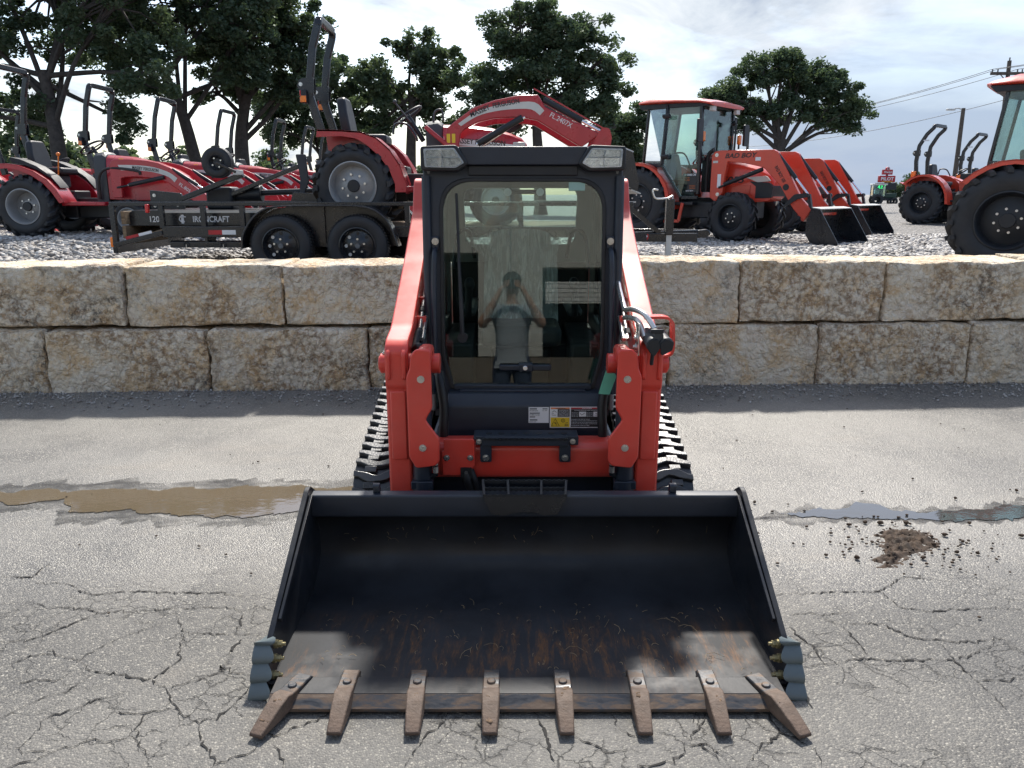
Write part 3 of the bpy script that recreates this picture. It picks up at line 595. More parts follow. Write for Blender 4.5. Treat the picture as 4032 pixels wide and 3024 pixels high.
# ---- bucket -------------------------------------------------------
BW = 0.94
prof = [(2.42, 0.022), (2.70, 0.026), (2.97, 0.030)] + [(2.97 + 0.26 * sin(R(a)), 0.03 + 0.16 * (1 - cos(R(a)))) for a in range(15, 91, 15)] + [(3.235, 0.255), (3.21, 0.325), (3.165, 0.372)]
outp = [(y + 0.012 * (1 if z > 0.1 else 0.4), z - 0.014) if z < 0.2 else (y + 0.016, z + 0.004) for y, z in prof]
bucket = B(MB().ribbon(prof, outp, -BW, BW, 'x'), 'bucket', 'bucket', sharp=50)
rail = MB().prism(rpoly([(3.115, 0.366), (3.115, 0.468), (3.17, 0.473), (3.195, 0.44), (3.195, 0.366)], 0.01, 3), -BW + 0.002, BW - 0.002, 'x')
B(rail, 'top_rail', 'navy', bucket)
for s in (-1, 1):
    m = MB().prism(rpoly([(2.425, 0.0), (2.40, 0.05), (2.50, 0.165), (3.095, 0.502), (3.13, 0.507), (3.205, 0.46), (3.255, 0.28), (3.25, 0.15), (3.14, 0.04), (2.97, 0.005)], 0.012, 2), s * BW, s * (BW + 0.022), 'x')
    B(m, 'side_plate', 'bucket', bucket, 0.003)
    m = MB().bar((s * (BW - 0.012), 2.56, 0.195), (s * (BW - 0.012), 3.09, 0.475), 0.012, 0.022)
    B(m, 'side_rib', 'bucket', bucket, 0.002)
    # scalloped cast side cutter bolted outside the plate
    def cut(sx):
        a = []; n = 20
        for i in range(n + 1):
            t_ = i / n; y = 2.395 + 0.125 * t_; z = -0.002 + 0.178 * t_
            a.append((y - 0.012 * abs(sin(t_ * 3.5 * pi)), z + 0.006 * abs(sin(t_ * 3.5 * pi))))
        return a
    m = MB(); n = 57; vs = []; xi, xo = BW + 0.004, BW + 0.062
    for i in range(n):
        t_ = i / (n - 1); a = abs(sin(t_ * 3.5 * pi + 0.35)) ** 0.8; top = max(0, t_ - 0.9) * 10
        y = 2.352 + 0.122 * t_; z = -0.002 + 0.18 * t_
        vs += [(s * (xi - 0.024 * a), y - 0.020 * a + 0.018, z), (s * (xo - 0.030 * top), y + 0.006 - 0.018 * a + 0.018, z - 0.014 * (1 - t_) - 0.02 * top), (s * (xo - 0.030 * top), y + 0.062, max(z - 0.030, -0.003)), (s * (BW + 0.0235), y + 0.062, max(z - 0.030, -0.003))]
    fs = [(0, 1, 2, 3), tuple(4 * (n - 1) + i for i in (3, 2, 1, 0))]
    for i in range(n - 1):
        fs += [(4 * i + a, 4 * i + (a + 1) % 4, 4 * i + 4 + (a + 1) % 4, 4 * i + 4 + a) for a in range(4)]
    m.add(vs, fs); sc_ = B(m, 'side_cutter', 'castgrey', bucket, sharp=30)
    m = MB()
    for y, z in ((2.515, 0.125), (2.485, 0.085), (2.455, 0.035)):
        m.cyl((s * BW, y, z), (s * (BW - 0.012), y, z), 0.017, n=14); m.cyl((s * (BW - 0.012), y, z), (s * (BW - 0.028), y, z), 0.013, n=6); m.cyl((s * (BW - 0.028), y, z), (s * (BW - 0.04), y, z), 0.007, n=10)
    B(m, 'cutter_bolts', plain('brass_nut', (0.42, 0.36, 0.20), 0.35, metal=0.7), bucket)
m = MB().prism([(2.285, 0.006), (2.287, 0.016), (2.336, 0.042), (2.336, 0.006)], -0.91, 0.91, 'x')
B(m, 'cutting_edge', 'edge', bucket, 0.0015, sharp=12)
m = MB().prism([(2.337, 0.006), (2.337, 0.0425), (2.428, 0.045), (2.436, 0.036), (2.436, 0.006)], -0.91, 0.91, 'x')
B(m, 'edge_plate', 'bucket', bucket, 0.0015, sharp=12)
tx = [-0.905, -0.648, -0.388, -0.130, 0.127, 0.388, 0.650, 0.915]
def tooth_tip():
    m = MB(); w0, w1 = 0.037, 0.029
    top = [(0.175, 0.058), (0.135, 0.068), (0.0, 0.020)]; vs = []
    rows = [(0.195, 0.052, 0.010, 0.031), (0.150, 0.066, 0.006, 0.033), (0.10, 0.052, 0.003, 0.031), (0.05, 0.034, 0.002, 0.028), (0.0, 0.014, 0.002, 0.026)]
    for y, zt, zb, w_ in rows: vs += [(-w_, y, zb), (w_, y, zb), (w_ * 0.93, y, zt), (-w_ * 0.93, y, zt)]
    fs = [(0, 1, 2, 3), (19, 18, 17, 16)]
    for i in range(4): fs += [(4 * i + a, 4 * i + (a + 1) % 4, 4 * i + 4 + (a + 1) % 4, 4 * i + 4 + a) for a in range(4)]
    return m.add(vs, fs)
def tooth_shank():
    m = MB().prism([(0.12, 0.045), (0.14, 0.058), (0.29, 0.052), (0.315, 0.030), (0.30, 0.022), (0.15, 0.010)], -0.030, 0.030, 'x')
    return m.cyl((0, 0.215, 0.052), (0, 0.215, 0.062), 0.016, n=14)
tip0 = B(tooth_tip(), 'tooth', 'tooth', bucket, 0.004); sh0 = B(tooth_shank(), 'tooth_shank', 'edge', bucket, 0.004)
for o in (tip0, sh0): o.data.transform(Matrix.Translation((0, LO[1], 0)))
rt = random.Random(5)
for i, x in enumerate(tx):
    a = {0: -0.33, 7: 0.33}.get(i, rt.uniform(-0.03, 0.03))
    M = Matrix.Translation((x, 2.165 - LO[1], 0.004)) @ Matrix.Rotation(a, 4, 'Z')
    if i in (0, 7): M = Matrix.Translation((x, 2.155 - LO[1], 0.004)) @ Matrix.Rotation(a, 4, 'Z')
    for o in (tip0, sh0):
        if i == 0: o.matrix_local = M
        else: link_copy(o, M)
    m = MB()
    for _ in range(rt.randint(5, 12)):
        y = rt.uniform(0.03, 0.165); x2 = rt.uniform(-0.012, 0.012); r = rt.uniform(0.004, 0.011); z = 0.009 + y * 0.345 - (0.008 if y > 0.15 else 0)
        n0 = len(m.v); m.sph((x2, y, z), r * 1.5, r * 1.5, r * 0.55, 12, 8)
        for k in range(n0, len(m.v)):
            q = V(m.v[k]); m.v[k] = tuple(q + (q - V((x2, y, z))) * 0.65 * noise.noise(q * 150 + V((i, 0, 0))))
    o = m.build('mud_lump', MT['mud'], bucket, sharp=80); o.matrix_local = M
# bits of straw and root stuck in the bucket
m = MB(); rs = random.Random(21)
for _ in range(230):
    if rs.random() < 0.72:
        x, y = rs.uniform(-0.85, 0.85), rs.uniform(2.46, 2.95); nrm = V((0, 0, 1)); p0 = V((x, y, 0.034)); t1, t2 = V((1, 0, 0)), V((0, 1, 0))
    else:
        x, z = rs.uniform(-0.85, 0.85), rs.uniform(0.14, 0.40) ; p0 = V((x, 3.233, min(z, 0.29))); nrm = V((0, -1, 0)); t1, t2 = V((1, 0, 0)), V((0, 0, 1))
    a = rs.gauss(pi / 2, 0.7); L_ = rs.uniform(0.006, 0.03) * rs.choice([1, 1, 1, 1, 2.6]); bend = rs.gauss(0, 0.9); pts = []
    for k in range(4):
        s = k / 3; aa = a + bend * s; pts.append(p0 + (t1 * cos(aa) + t2 * sin(aa)) * L_ * s + nrm * (0.001 + 0.004 * sin(pi * s)))
    m.tube(pts, rs.uniform(0.0004, 0.0011), 3)
o = B(m, 'straw_bits', plain('straw', (0.24, 0.17, 0.09), 0.8, var=0.5, vs=30), bucket); tag(o, kind='stuff')
# serrated step on the bucket's back
g = MB(); f0 = [(-0.185, 0.56), (0.183, 0.56), (0.172, 0.50), (-0.174, 0.50)]
def serr(p, q, n, h, m_):
    p = V(p); q = V(q)
    for i in range(n):
        a = p + (q - p) * (i + 0.12) / n; b = p + (q - p) * (i + 0.62) / n; m_.bar(a, b, 0.008, h)
    m_.bar(p, q, 0.009, h * 0.7)
serr((-0.192, 3.19, 0.505), (0.192, 3.19, 0.505), 17, 0.020, g); serr((-0.183, 3.095, 0.474), (0.183, 3.095, 0.474), 16, 0.022, g)
for x in (-0.186, -0.075, 0.075, 0.186): g.bar((x, 3.19, 0.503), (x * 0.95, 3.095, 0.472), 0.010, 0.026)
serr((-0.185, 3.142, 0.489), (0.185, 3.142, 0.489), 16, 0.018, g)
B(g, 'bucket_step', 'black', bucket)
arch = [(-0.183, 0.472), (0.183, 0.472), (0.145, 0.392)] + arc(0, 0.375, 0.088, 20, 160, 8, 0.028) + [(-0.145, 0.392)]
B(MB().prism(arch, 3.09, 3.10, 'y'), 'step_plate', 'blackp', bucket)
for x in (-0.655, 0.655): B(MB().prism(rpoly([(3.14, 0.47), (3.14, 0.505), (3.16, 0.513), (3.18, 0.47)], 0.006, 2), x - 0.014, x + 0.014, 'x'), 'stop_lug', 'navy', bucket)

# ---- tracks -------------------------------------------------------
def hull_loop():
    pts = []
    for (cy, cz, r) in ((3.72, 0.225, 0.195), (5.02, 0.215, 0.185), (4.92, 0.50, 0.175), (4.4, 0.12, 0.09)):
        pts += [(cy + r * cos(2 * pi * i / 48), cz + r * sin(2 * pi * i / 48)) for i in range(48)]
    pts = sorted(set(pts)); lo, up = [], []
    def cr(o, a, b): return (a[0] - o[0]) * (b[1] - o[1]) - (a[1] - o[1]) * (b[0] - o[0])
    for p in pts:
        while len(lo) > 1 and cr(lo[-2], lo[-1], p) <= 0: lo.pop()
        lo.append(p)
    for p in reversed(pts):
        while len(up) > 1 and cr(up[-2], up[-1], p) <= 0: up.pop()
        up.append(p)
    return lo[:-1] + up[:-1]
HL = hull_loop(); n = len(HL); seglen = [math.dist(HL[i], HL[(i + 1) % n]) for i in range(n)]; TL = sum(seglen)
def on_loop(s):
    s %= TL; i = 0
    while s > seglen[i]: s -= seglen[i]; i += 1
    a, b = HL[i], HL[(i + 1) % n]; t_ = s / seglen[i]; ty, tz = (b[0] - a[0]) / seglen[i], (b[1] - a[1]) / seglen[i]
    return (a[0] + (b[0] - a[0]) * t_, a[1] + (b[1] - a[1]) * t_, ty, tz)
def lug_mesh():
    m = MB(); W = 0.168; N_ = 14; a, b = [], []
    for i in range(N_ + 1):
        u = -1 + 2 * i / N_; c = 0.019 * sin(u * 4.6) + 0.006 * u; wv = 0.020 + 0.009 * cos(u * 5.5) ** 2
        if abs(u) > 0.75: wv *= 1.0 - (abs(u) - 0.75) * 0.9
        a.append((u * W, c - wv)); b.append((u * W, c + wv))
    m.ribbon(a, b, 0.0, 0.024, 'z')
    # chamfer the top
    m.v = [(x, y * (0.86 if z > 0.01 else 1.0) + (0.0 if z < 0.01 else 0.0), z) for x, y, z in m.v]
    for x in (-0.085, 0.07): m.box(x - 0.03, x + 0.03, 0.02, 0.055, 0.0, 0.019)
    return m
for s in (-1, 1):
    xc = s * 0.682; m = MB(); inn = []
    for i in range(n):
        y, z = HL[i]; ty, tz = (HL[(i + 1) % n][0] - HL[i - 1][0]), (HL[(i + 1) % n][1] - HL[i - 1][1]); l = math.hypot(ty, tz); inn.append((y - tz / l * 0.03, z + ty / l * 0.03))
    m.ribbon(HL + HL[:1], inn + inn[:1], xc - 0.168, xc + 0.168, 'x'); tr_ = B(m, 'track', 'trackrubber', sharp=50)
    m = MB()
    for cy, cz, r in ((3.72, 0.225, 0.15), (5.02, 0.215, 0.145), (4.92, 0.50, 0.135)): m.cyl((xc - 0.05, cy, cz), (xc + 0.05, cy, cz), r, n=28); m.cyl((xc - 0.12, cy, cz), (xc + 0.12, cy, cz), 0.05, n=16)
    for cy in (4.0, 4.25, 4.5, 4.75): m.cyl((xc - 0.1, cy, 0.115), (xc + 0.1, cy, 0.115), 0.075, n=20)
    m.box(xc - 0.06, xc + 0.06, 3.75, 4.95, 0.17, 0.33); B(m, 'track_frame', 'navy', tr_, 0.006)
    NL = round(TL / 0.083); first = None
    for k in range(NL):
        y, z, ty, tz = on_loop(k * TL / NL); nz = V((0, tz, -ty)); t3 = V((0, ty, tz)); xa = V((1, 0, 0))
        up = V((0, tz, -ty)); M = frame((xc, y - LO[1], z), (1, 0, 0), up.cross(V((1, 0, 0))))
        if M.to_3x3().col[2].dot(up) < 0: M = frame((xc, y - LO[1], z), (1, 0, 0), -up.cross(V((1, 0, 0))))
        if s > 0: M = M @ Matrix.Rotation(pi, 4, 'Z')
        if first is None: first = lug_mesh().build('track_lug', MT['trackrubber'], tr_, bev=0.004); first.matrix_local = M
        else: link_copy(first, M)

# ---- chassis and rear ---------------------------------------------
m = MB().box(-0.48, 0.48, 3.72, 5.6, 0.22, 0.52); m.box(-0.5, 0.5, 4.6, 5.7, 0.5, 0.85); B(m, 'chassis', 'navy', bev=0.02)
m = MB().prism(rpoly([(5.14, 0.8), (5.14, 1.36), (5.30, 1.40), (5.95, 1.28), (6.02, 0.5), (5.4, 0.45)], 0.05, 4), -0.46, 0.46, 'x'); hood = B(m, 'engine_hood', 'black', bev=0.015)
B(MB().box(-0.40, 0.40, 5.98, 6.03, 0.62, 1.15), 'rear_door', 'navy', hood, 0.02)
for s in (-1, 1):
    B(MB().prism([(5.0, 0.6), (4.95, 1.55), (5.08, 1.72), (5.45, 1.66), (5.7, 0.9), (5.7, 0.6)], s * 0.50, s * 0.545, 'x'), 'arm_tower', 'red', bev=0.012)

# ---- lift arms ----------------------------------------------------
armp = [(3.487, 0.84), (3.487, 1.045), (3.54, 1.085), (3.70, 1.115), (4.30, 1.425), (4.70, 1.66), (4.80, 1.84), (4.90, 1.85), (5.1, 1.80), (5.55, 1.72), (5.62, 1.58), (5.0, 1.56), (4.72, 1.47), (4.30, 1.22), (3.78, 0.94), (3.66, 0.86)]
for s in (-1, 1):
    arm = B(MB().prism(rpoly(armp, 0.04, 3), s * 0.545, s * 0.655, 'x'), 'lift_arm', 'red', bev=0.012, seg=3)
    m = MB().box(s * 0.544, s * 0.656, 3.50, 3.62, 0.20, 0.96); B(m, 'arm_post', 'red', arm, 0.012)
    m = MB().box(s * 0.560, s * 0.637, 3.490, 3.505, 0.50, 0.845); B(m, 'post_flange', 'red', arm, 0.008)
    m = MB().prism(rpoly([(3.47, 0.90), (3.47, 1.03), (3.52, 1.06), (3.65, 1.06), (3.65, 0.90)], 0.02, 3), s * 0.553, s * 0.575, 'x'); m.prism(rpoly([(3.47, 0.90), (3.47, 1.03), (3.52, 1.06), (3.65, 1.06), (3.65, 0.90)], 0.02, 3), s * 0.628, s * 0.648, 'x'); B(m, 'knuckle', 'red', arm, 0.006)
    m = MB().cyl((s * 0.40, 3.56, 0.965), (s * 0.685, 3.56, 0.965), 0.048, n=24); m.cyl((s * 0.686, 3.56, 0.965), (s * 0.692, 3.56, 0.965), 0.036, n=20); B(m, 'pivot_pin', 'red', arm, 0.004)
    m = MB().bolt((s * 0.665, 3.56, 1.013), (0, 0, 1), 0.008, 0.012); m.lathe([(0.047, 0), (0.047, 0.012), (0.03, 0.012)], (s * 0.415, 3.56, 0.965), 'x', 20); B(m, 'pin_bolt', 'steel', arm)
    # sheet cover over the tilt cylinder
    cv = [(-0.524, 1.032), (-0.500, 1.059), (-0.433, 1.055), (-0.430, 0.776), (-0.464, 0.719), (-0.400, 0.627), (-0.402, 0.511), (-0.421, 0.490), (-0.515, 0.478), (-0.546, 0.534), (-0.548, 0.930), (-0.532, 0.965)]
    cv = rpoly([(-s * x, z) for x, z in cv] if s > 0 else cv, 0.014, 3)
    m = MB().prism(cv, 3.43, 3.447, 'y'); cov = B(m, 'cylinder_cover', 'red', bev=0.006)
    m = MB().box(s * 0.43, s * 0.50, 3.447, 3.60, 0.98, 1.055); B(m, 'cover_top', 'red', cov, 0.02)
    for z in (0.917, 0.582): B(MB().bolt((s * 0.480, 3.43, z), (0, -1, 0), 0.0115, 0.014), 'cover_bolt', 'steel', cov)
    m = MB().cyl((s * 0.492, 3.50, 0.40), (s * 0.485, 3.52, 0.95), 0.046, n=24); m.cyl((s * 0.493, 3.498, 0.345), (s * 0.492, 3.50, 0.40), 0.052, n=24); m.box(s * 0.44, s * 0.545, 3.455, 3.475, 0.36, 0.40)
    cy = B(m, 'tilt_cylinder', 'navy', bev=0.004)
    B(MB().cyl((s * 0.496, 3.49, 0.12), (s * 0.493, 3.498, 0.345), 0.0215, n=20), 'cylinder_rod', 'chrome', cy)
    m = MB().tube([(s * 0.435, 3.48, 0.52), (s * 0.425, 3.47, 0.47), (s * 0.428, 3.48, 0.43), (s * 0.45, 3.49, 0.415)], 0.013, 10); B(m, 'cylinder_elbow', 'black', cy)
    m = MB().cyl((s * 0.426, 3.465, 0.475), (s * 0.426, 3.465, 0.445), 0.014, n=6); m.cyl((s * 0.426, 3.465, 0.5), (s * 0.426, 3.465, 0.485), 0.014, n=6); B(m, 'hose_fitting', 'steel', cy)
    # lift cylinder between chassis and arm
    m = MB().cyl((s * 0.52, 4.1, 0.72), (s * 0.52, 4.9, 1.38), 0.04, n=18); lc = B(m, 'lift_cylinder', 'navy'); B(MB().cyl((s * 0.52, 4.9, 1.38), (s * 0.52, 5.1, 1.54), 0.02, n=14), 'cylinder_rod', 'chrome', lc)
    # steel lines on the inside of the arm
    for k, (dx, r) in enumerate(((0.525, 0.011), (0.505, 0.011))):
        m = MB().tube(smooth_path([(s * dx, 4.5, 1.46), (s * dx, 4.2, 1.29 - 0.02 * k), (s * dx, 3.9, 1.13 - 0.02 * k), (s * (dx - 0.005), 3.72, 1.05)], 5), r, 10); ln = B(m, 'hydraulic_line', 'steel')
        m = MB()
        for yy, zz in ((4.25, 1.315), (3.98, 1.17), (3.80, 1.085)): m.cyl((s * dx, yy, zz - 0.02 * k), (s * dx, yy - 0.035, zz - 0.019 - 0.02 * k), 0.018, n=6)
        B(m, 'line_fitting', 'black', ln)
    for yy, zz in ((4.32, 1.33), (4.05, 1.19), (3.90, 1.11)): B(MB().box(s * 0.50, s * 0.546, yy - 0.02, yy + 0.02, zz - 0.01, zz + 0.03), 'line_clamp', 'red', arm, 0.004)
# left hose loop
m = MB().tube(smooth_path([(-0.505, 3.78, 1.06), (-0.50, 3.68, 0.99), (-0.49, 3.60, 1.02), (-0.47, 3.62, 0.93), (-0.46, 3.62, 0.80)], 8), 0.019, 12)
m.tube(smooth_path([(-0.525, 3.75, 1.08), (-0.53, 3.64, 1.02), (-0.50, 3.57, 1.045), (-0.47, 3.60, 0.95)], 8), 0.017, 12); B(m, 'arm_hose', 'hose')
for s in (-1, 1):
    m = MB().tube(smooth_path([(s * 0.43, 3.80, 0.86), (s * 0.418, 3.74, 0.82), (s * 0.40, 3.71, 0.70), (s * 0.405, 3.70, 0.55), (s * 0.38, 3.75, 0.42)], 8), 0.024, 12); B(m, 'belly_hose', 'hose')
# hydraulic couplers on the right arm with their red guard
m = MB()
for pts in ([(0.50, 3.72, 1.20), (0.53, 3.62, 1.215), (0.57, 3.54, 1.20), (0.605, 3.48, 1.145)], [(0.50, 3.72, 1.16), (0.53, 3.60, 1.175), (0.55, 3.54, 1.15), (0.56, 3.48, 1.105)]): m.tube(smooth_path(pts, 8), 0.013, 12)
m.tube(smooth_path([(0.50, 4.3, 1.47), (0.495, 3.95, 1.30), (0.50, 3.72, 1.20)], 5), 0.013, 12)
cpl = B(m, 'hydraulic_coupler', 'steel')
m = MB()
for x, z in ((0.585, 1.085), (0.645, 1.085)):
    m.cyl((x - 0.01, 3.54, z + 0.03), (x + 0.005, 3.44, z), 0.031, n=20); m.cyl((x + 0.005, 3.44, z), (x + 0.008, 3.425, z - 0.004), 0.034, n=20)
m.cyl((0.60, 3.50, 1.13), (0.615, 3.42, 1.12), 0.024, n=18); B(m, 'coupler_body', 'dgrey', cpl, 0.003)
m = MB()
for x, z, a in ((0.593, 1.08, 0.0), (0.655, 1.08, 0.5)):
    M = Matrix.Translation((x, 3.418, z)) @ Matrix.Rotation(a, 4, 'Y')
    q = rpoly([(-0.032, -0.01), (-0.02, 0.028), (0.02, 0.028), (0.032, -0.01), (0.006, -0.05), (-0.006, -0.05)], 0.008, 3); k = len(m.v); m.prism(q, -0.006, 0.006, 'y'); m.v[k:] = [tuple(M @ V(p)) for p in m.v[k:]]
m.box(0.575, 0.635, 3.41, 3.422, 1.135, 1.155); m.cyl((0.59, 3.42, 1.04), (0.59, 3.44, 0.985), 0.009, n=10); B(m, 'dust_cap', 'black', cpl, 0.003)
gp = smooth_path([(0.57, 3.58, 1.185), (0.66, 3.57, 1.188), (0.695, 3.56, 1.17), (0.703, 3.555, 1.13), (0.700, 3.555, 1.02), (0.62, 3.56, 1.005)], 6)
B(MB().tube(gp, 0.006, up=(0, 1, 0), ry=0.035, rect=True), 'coupler_guard', 'red', cpl)
m = MB().box(0.53, 0.537, 3.47, 3.56, 1.02, 1.17); m.bolt((0.5305, 3.50, 1.10), (-1, 0, 0), 0.012, 0.015); m.bolt((0.5305, 3.53, 1.05), (-1, 0, 0), 0.012, 0.015); B(m, 'coupler_bracket', 'steel', cpl, 0.003); B(MB().bolt((0.712, 3.55, 1.06), (0, -1, 0), 0.010, 0.014), 'guard_bolt', 'steel', cpl)

# ---- front crossmember, bracket, upper step -------------------------
cm = B(MB().prism(rpoly([(3.60, 0.365), (3.585, 0.40), (3.585, 0.53), (3.62, 0.555), (3.72, 0.555), (3.72, 0.365)], 0.02, 3), -0.54, 0.54, 'x'), 'crossmember', 'red', bev=0.004)
B(MB().prism(rpoly([(-0.392, 0.585), (-0.24, 0.585), (-0.24, 0.445), (-0.305, 0.398), (-0.40, 0.398), (-0.402, 0.52), (-0.392, 0.525)], 0.012, 3), 3.55, 3.575, 'y'), 'hose_bracket', 'red', cm, 0.008)
for x, z in ((-0.378, 0.490), (-0.262, 0.490), (-0.283, 0.415)): B(MB().bolt((x, 3.55, z), (0, -1, 0), 0.010, 0.013), 'bracket_bolt', 'steel', cm)
m = MB().box(-0.31, -0.255, 3.54, 3.56, 0.385, 0.44); m.tube(smooth_path([(-0.285, 3.56, 0.42), (-0.275, 3.55, 0.36), (-0.25, 3.6, 0.28)], 6), 0.02, 10); m.tube(smooth_path([(-0.262, 3.57, 0.42), (-0.24, 3.56, 0.36), (-0.23, 3.6, 0.28)], 6), 0.017, 10); B(m, 'lower_hose', 'hose', cm)
st = MB(); st.prism(rpoly([(3.56, 0.578), (3.56, 0.594), (3.66, 0.600), (3.66, 0.584)], 0.004, 2), -0.245, 0.27, 'x'); st.box(-0.235, -0.195, 3.55, 3.565, 0.555, 0.60); st.box(0.215, 0.27, 3.55, 3.565, 0.555, 0.60)
st.box(-0.205, 0.22, 3.535, 3.56, 0.555, 0.590); step = B(st, 'front_step', 'navy', bev=0.004)
m = MB(); serr((-0.20, 3.535, 0.590), (0.22, 3.535, 0.590), 16, 0.012, m); B(m, 'step_teeth', 'blackp', step)
for x in (-0.185, 0.205):
    B(MB().prism(rpoly([(x - 0.028, 0.555), (x + 0.028, 0.555), (x + 0.028, 0.468), (x - 0.028, 0.468)], 0.008, 2), 3.545, 3.575, 'y'), 'step_bracket', 'navy', step, 0.003)
    B(MB().bolt((x, 3.545, 0.492), (0, -1, 0), 0.011, 0.014), 'step_bolt', 'steel', step); B(MB().bolt((x * 1.18, 3.55, 0.575), (0, -1, 0), 0.009, 0.012), 'step_bolt', 'steel', step)
m = MB()
for i in range(7): B(MB().cyl((-0.17 + 0.062 * i, 3.61, 0.590), (-0.17 + 0.062 * i, 3.61, 0.5985), 0.016, n=16), 'step_hole', 'black', step)

# ---- black front panel and its labels -------------------------------
pan = B(MB().prism(rpoly([(3.80, 0.48), (3.785, 0.56), (3.79, 0.685), (3.835, 0.745), (3.95, 0.745), (3.95, 0.48)], 0.012, 3), -0.39, 0.405, 'x'), 'front_panel', 'navy', bev=0.004)
PY = lambda z: 3.7865 + max(0, z - 0.56) * 0.04 - 0.002
def decal(x0, x1, z0, z1, mat, d=0.0, name='warning_label', par=None):
    m = MB().prism([(PY(z0) - d, z0), (PY(z1) - d, z1), (PY(z1) - d - 0.0012, z1), (PY(z0) - d - 0.0012, z0)], x0, x1, 'x'); return B(m, name, mat, par or pan)
def dtext(s, x, z, h, mat, wd=None, d=0.0022, name='label_text', bold=0.0):
    return text(s, MT[mat], pan, Matrix.Translation((x, PY(z) - d - 0.001, z)) @ Matrix.Rotation(R(90), 4, 'X'), h, wd, name, bold, off=LO)
decal(0.030, 0.135, 0.598, 0.682, 'white', name='serial_label')
for x, z, w_, h in ((0.054, 0.673, 0.038, 0.007), (0.115, 0.673, 0.026, 0.006), (0.062, 0.650, 0.052, 0.006), (0.050, 0.630, 0.028, 0.006), (0.056, 0.614, 0.040, 0.007)): decal(x - w_ / 2, x + w_ / 2, z - h / 2, z + h / 2, 'grey', 0.0006, 'barcode')
for s_, x, z, w_ in (('NO. 2507 2H45', 0.056, 0.664, 0.044), ('LG. 1997', 0.113, 0.664, 0.026), ('PIN SERIAL NUMBER', 0.062, 0.641, 0.052), ('DATE 07.11.2024', 0.052, 0.605, 0.036)): dtext(s_, x, z, 0.004, 'grey', w_)
decal(0.140, 0.406, 0.572, 0.684, 'white')
decal(0.1445, 0.243, 0.672, 0.680, 'orangep', 0.0006); decal(0.1445, 0.180, 0.631, 0.671, 'white', 0.0006); decal(0.1805, 0.243, 0.631, 0.671, 'blackprint', 0.0006)
decal(0.1445, 0.243, 0.576, 0.627, 'yellow', 0.0006); decal(0.249, 0.402, 0.672, 0.680, 'redp', 0.0006); decal(0.249, 0.402, 0.576, 0.671, 'blackprint', 0.0006)
decal(0.292, 0.328, 0.632, 0.658, 'white', 0.0010); decal(0.366, 0.400, 0.632, 0.658, 'white', 0.0010)
dtext('WARNING', 0.196, 0.676, 0.006, 'blackprint', 0.05); dtext('DANGER', 0.333, 0.676, 0.006, 'white', 0.05)
dtext('TO AVOID PERSONAL INJURY OR DEATH:', 0.326, 0.665, 0.005, 'white', 0.12, 0.003)
for i, z in enumerate((0.6655, 0.6595, 0.654, 0.6485, 0.643, 0.6375)): dtext(('TO AVOID PERSONAL', 'INJURY OR DEATH:', 'Do not go under the', 'boom while raised', 'unless it is locked', 'by support device')[i], 0.2115, z, 0.0036, 'white', 0.052, 0.003)
for i, z in enumerate((0.618, 0.610, 0.602, 0.594, 0.585)): dtext(('Operators must read the manual', 'Do not leave the machine before lowering the attachment', 'Always fasten the seat belt and keep bystanders far away', 'Lower the arms, stop the engine, remove the key', 'For replacement contact your dealer')[i], 0.319 - (0.02 if i in (0, 4) else 0), z, 0.0042, 'white', 0.135 if i not in (0, 4) else 0.095, 0.003)
for x in (0.270, 0.347):
    for z in (0.653, 0.6465, 0.640, 0.6335): dtext('Keep clear of arm', x, z, 0.0035, 'white', 0.034, 0.003)
m = MB(); M0 = lambda pts: [(x, z) for x, z in pts]
def outl(pts, r, mat, par=pan):
    k = MB().tube([(x, PY(z) - 0.003, z) for x, z in pts], r, 5, closed=True); return B(k, 'warning_symbol', mat, par)
outl([(0.148, 0.582), (0.190, 0.582), (0.169, 0.621)], 0.0016, 'blackprint')
outl([(0.209 + 0.009 * cos(2 * pi * i / 14), 0.611 + 0.009 * sin(2 * pi * i / 14)) for i in range(14)], 0.001, 'blackprint')
m = MB()
for a, b in (((0.162, 0.602), (0.170, 0.594)), ((0.170, 0.594), (0.177, 0.586)), ((0.170, 0.594), (0.172, 0.604)), ((0.170, 0.595), (0.178, 0.598)), ((0.209, 0.606), (0.209, 0.616)), ((0.219, 0.590), (0.236, 0.590)), ((0.219, 0.584), (0.219, 0.590)), ((0.219, 0.584), (0.236, 0.584)), ((0.222, 0.597), (0.234, 0.601)), ((0.152, 0.640), (0.172, 0.640)), ((0.152, 0.655), (0.162, 0.664)), ((0.162, 0.664), (0.175, 0.655)), ((0.150, 0.646), (0.160, 0.650)), ((0.297, 0.650), (0.305, 0.640)), ((0.305, 0.640), (0.322, 0.652)), ((0.371, 0.640), (0.395, 0.640)), ((0.375, 0.650), (0.390, 0.646))):
    m.cyl((a[0], PY(a[1]) - 0.003, a[1]), (b[0], PY(b[1]) - 0.003, b[1]), 0.0011, n=5)
B(m, 'warning_symbol', 'blackprint', pan)

MT['lgrey'] = plain('cab_trim_grey', (0.26, 0.265, 0.26), 0.55)
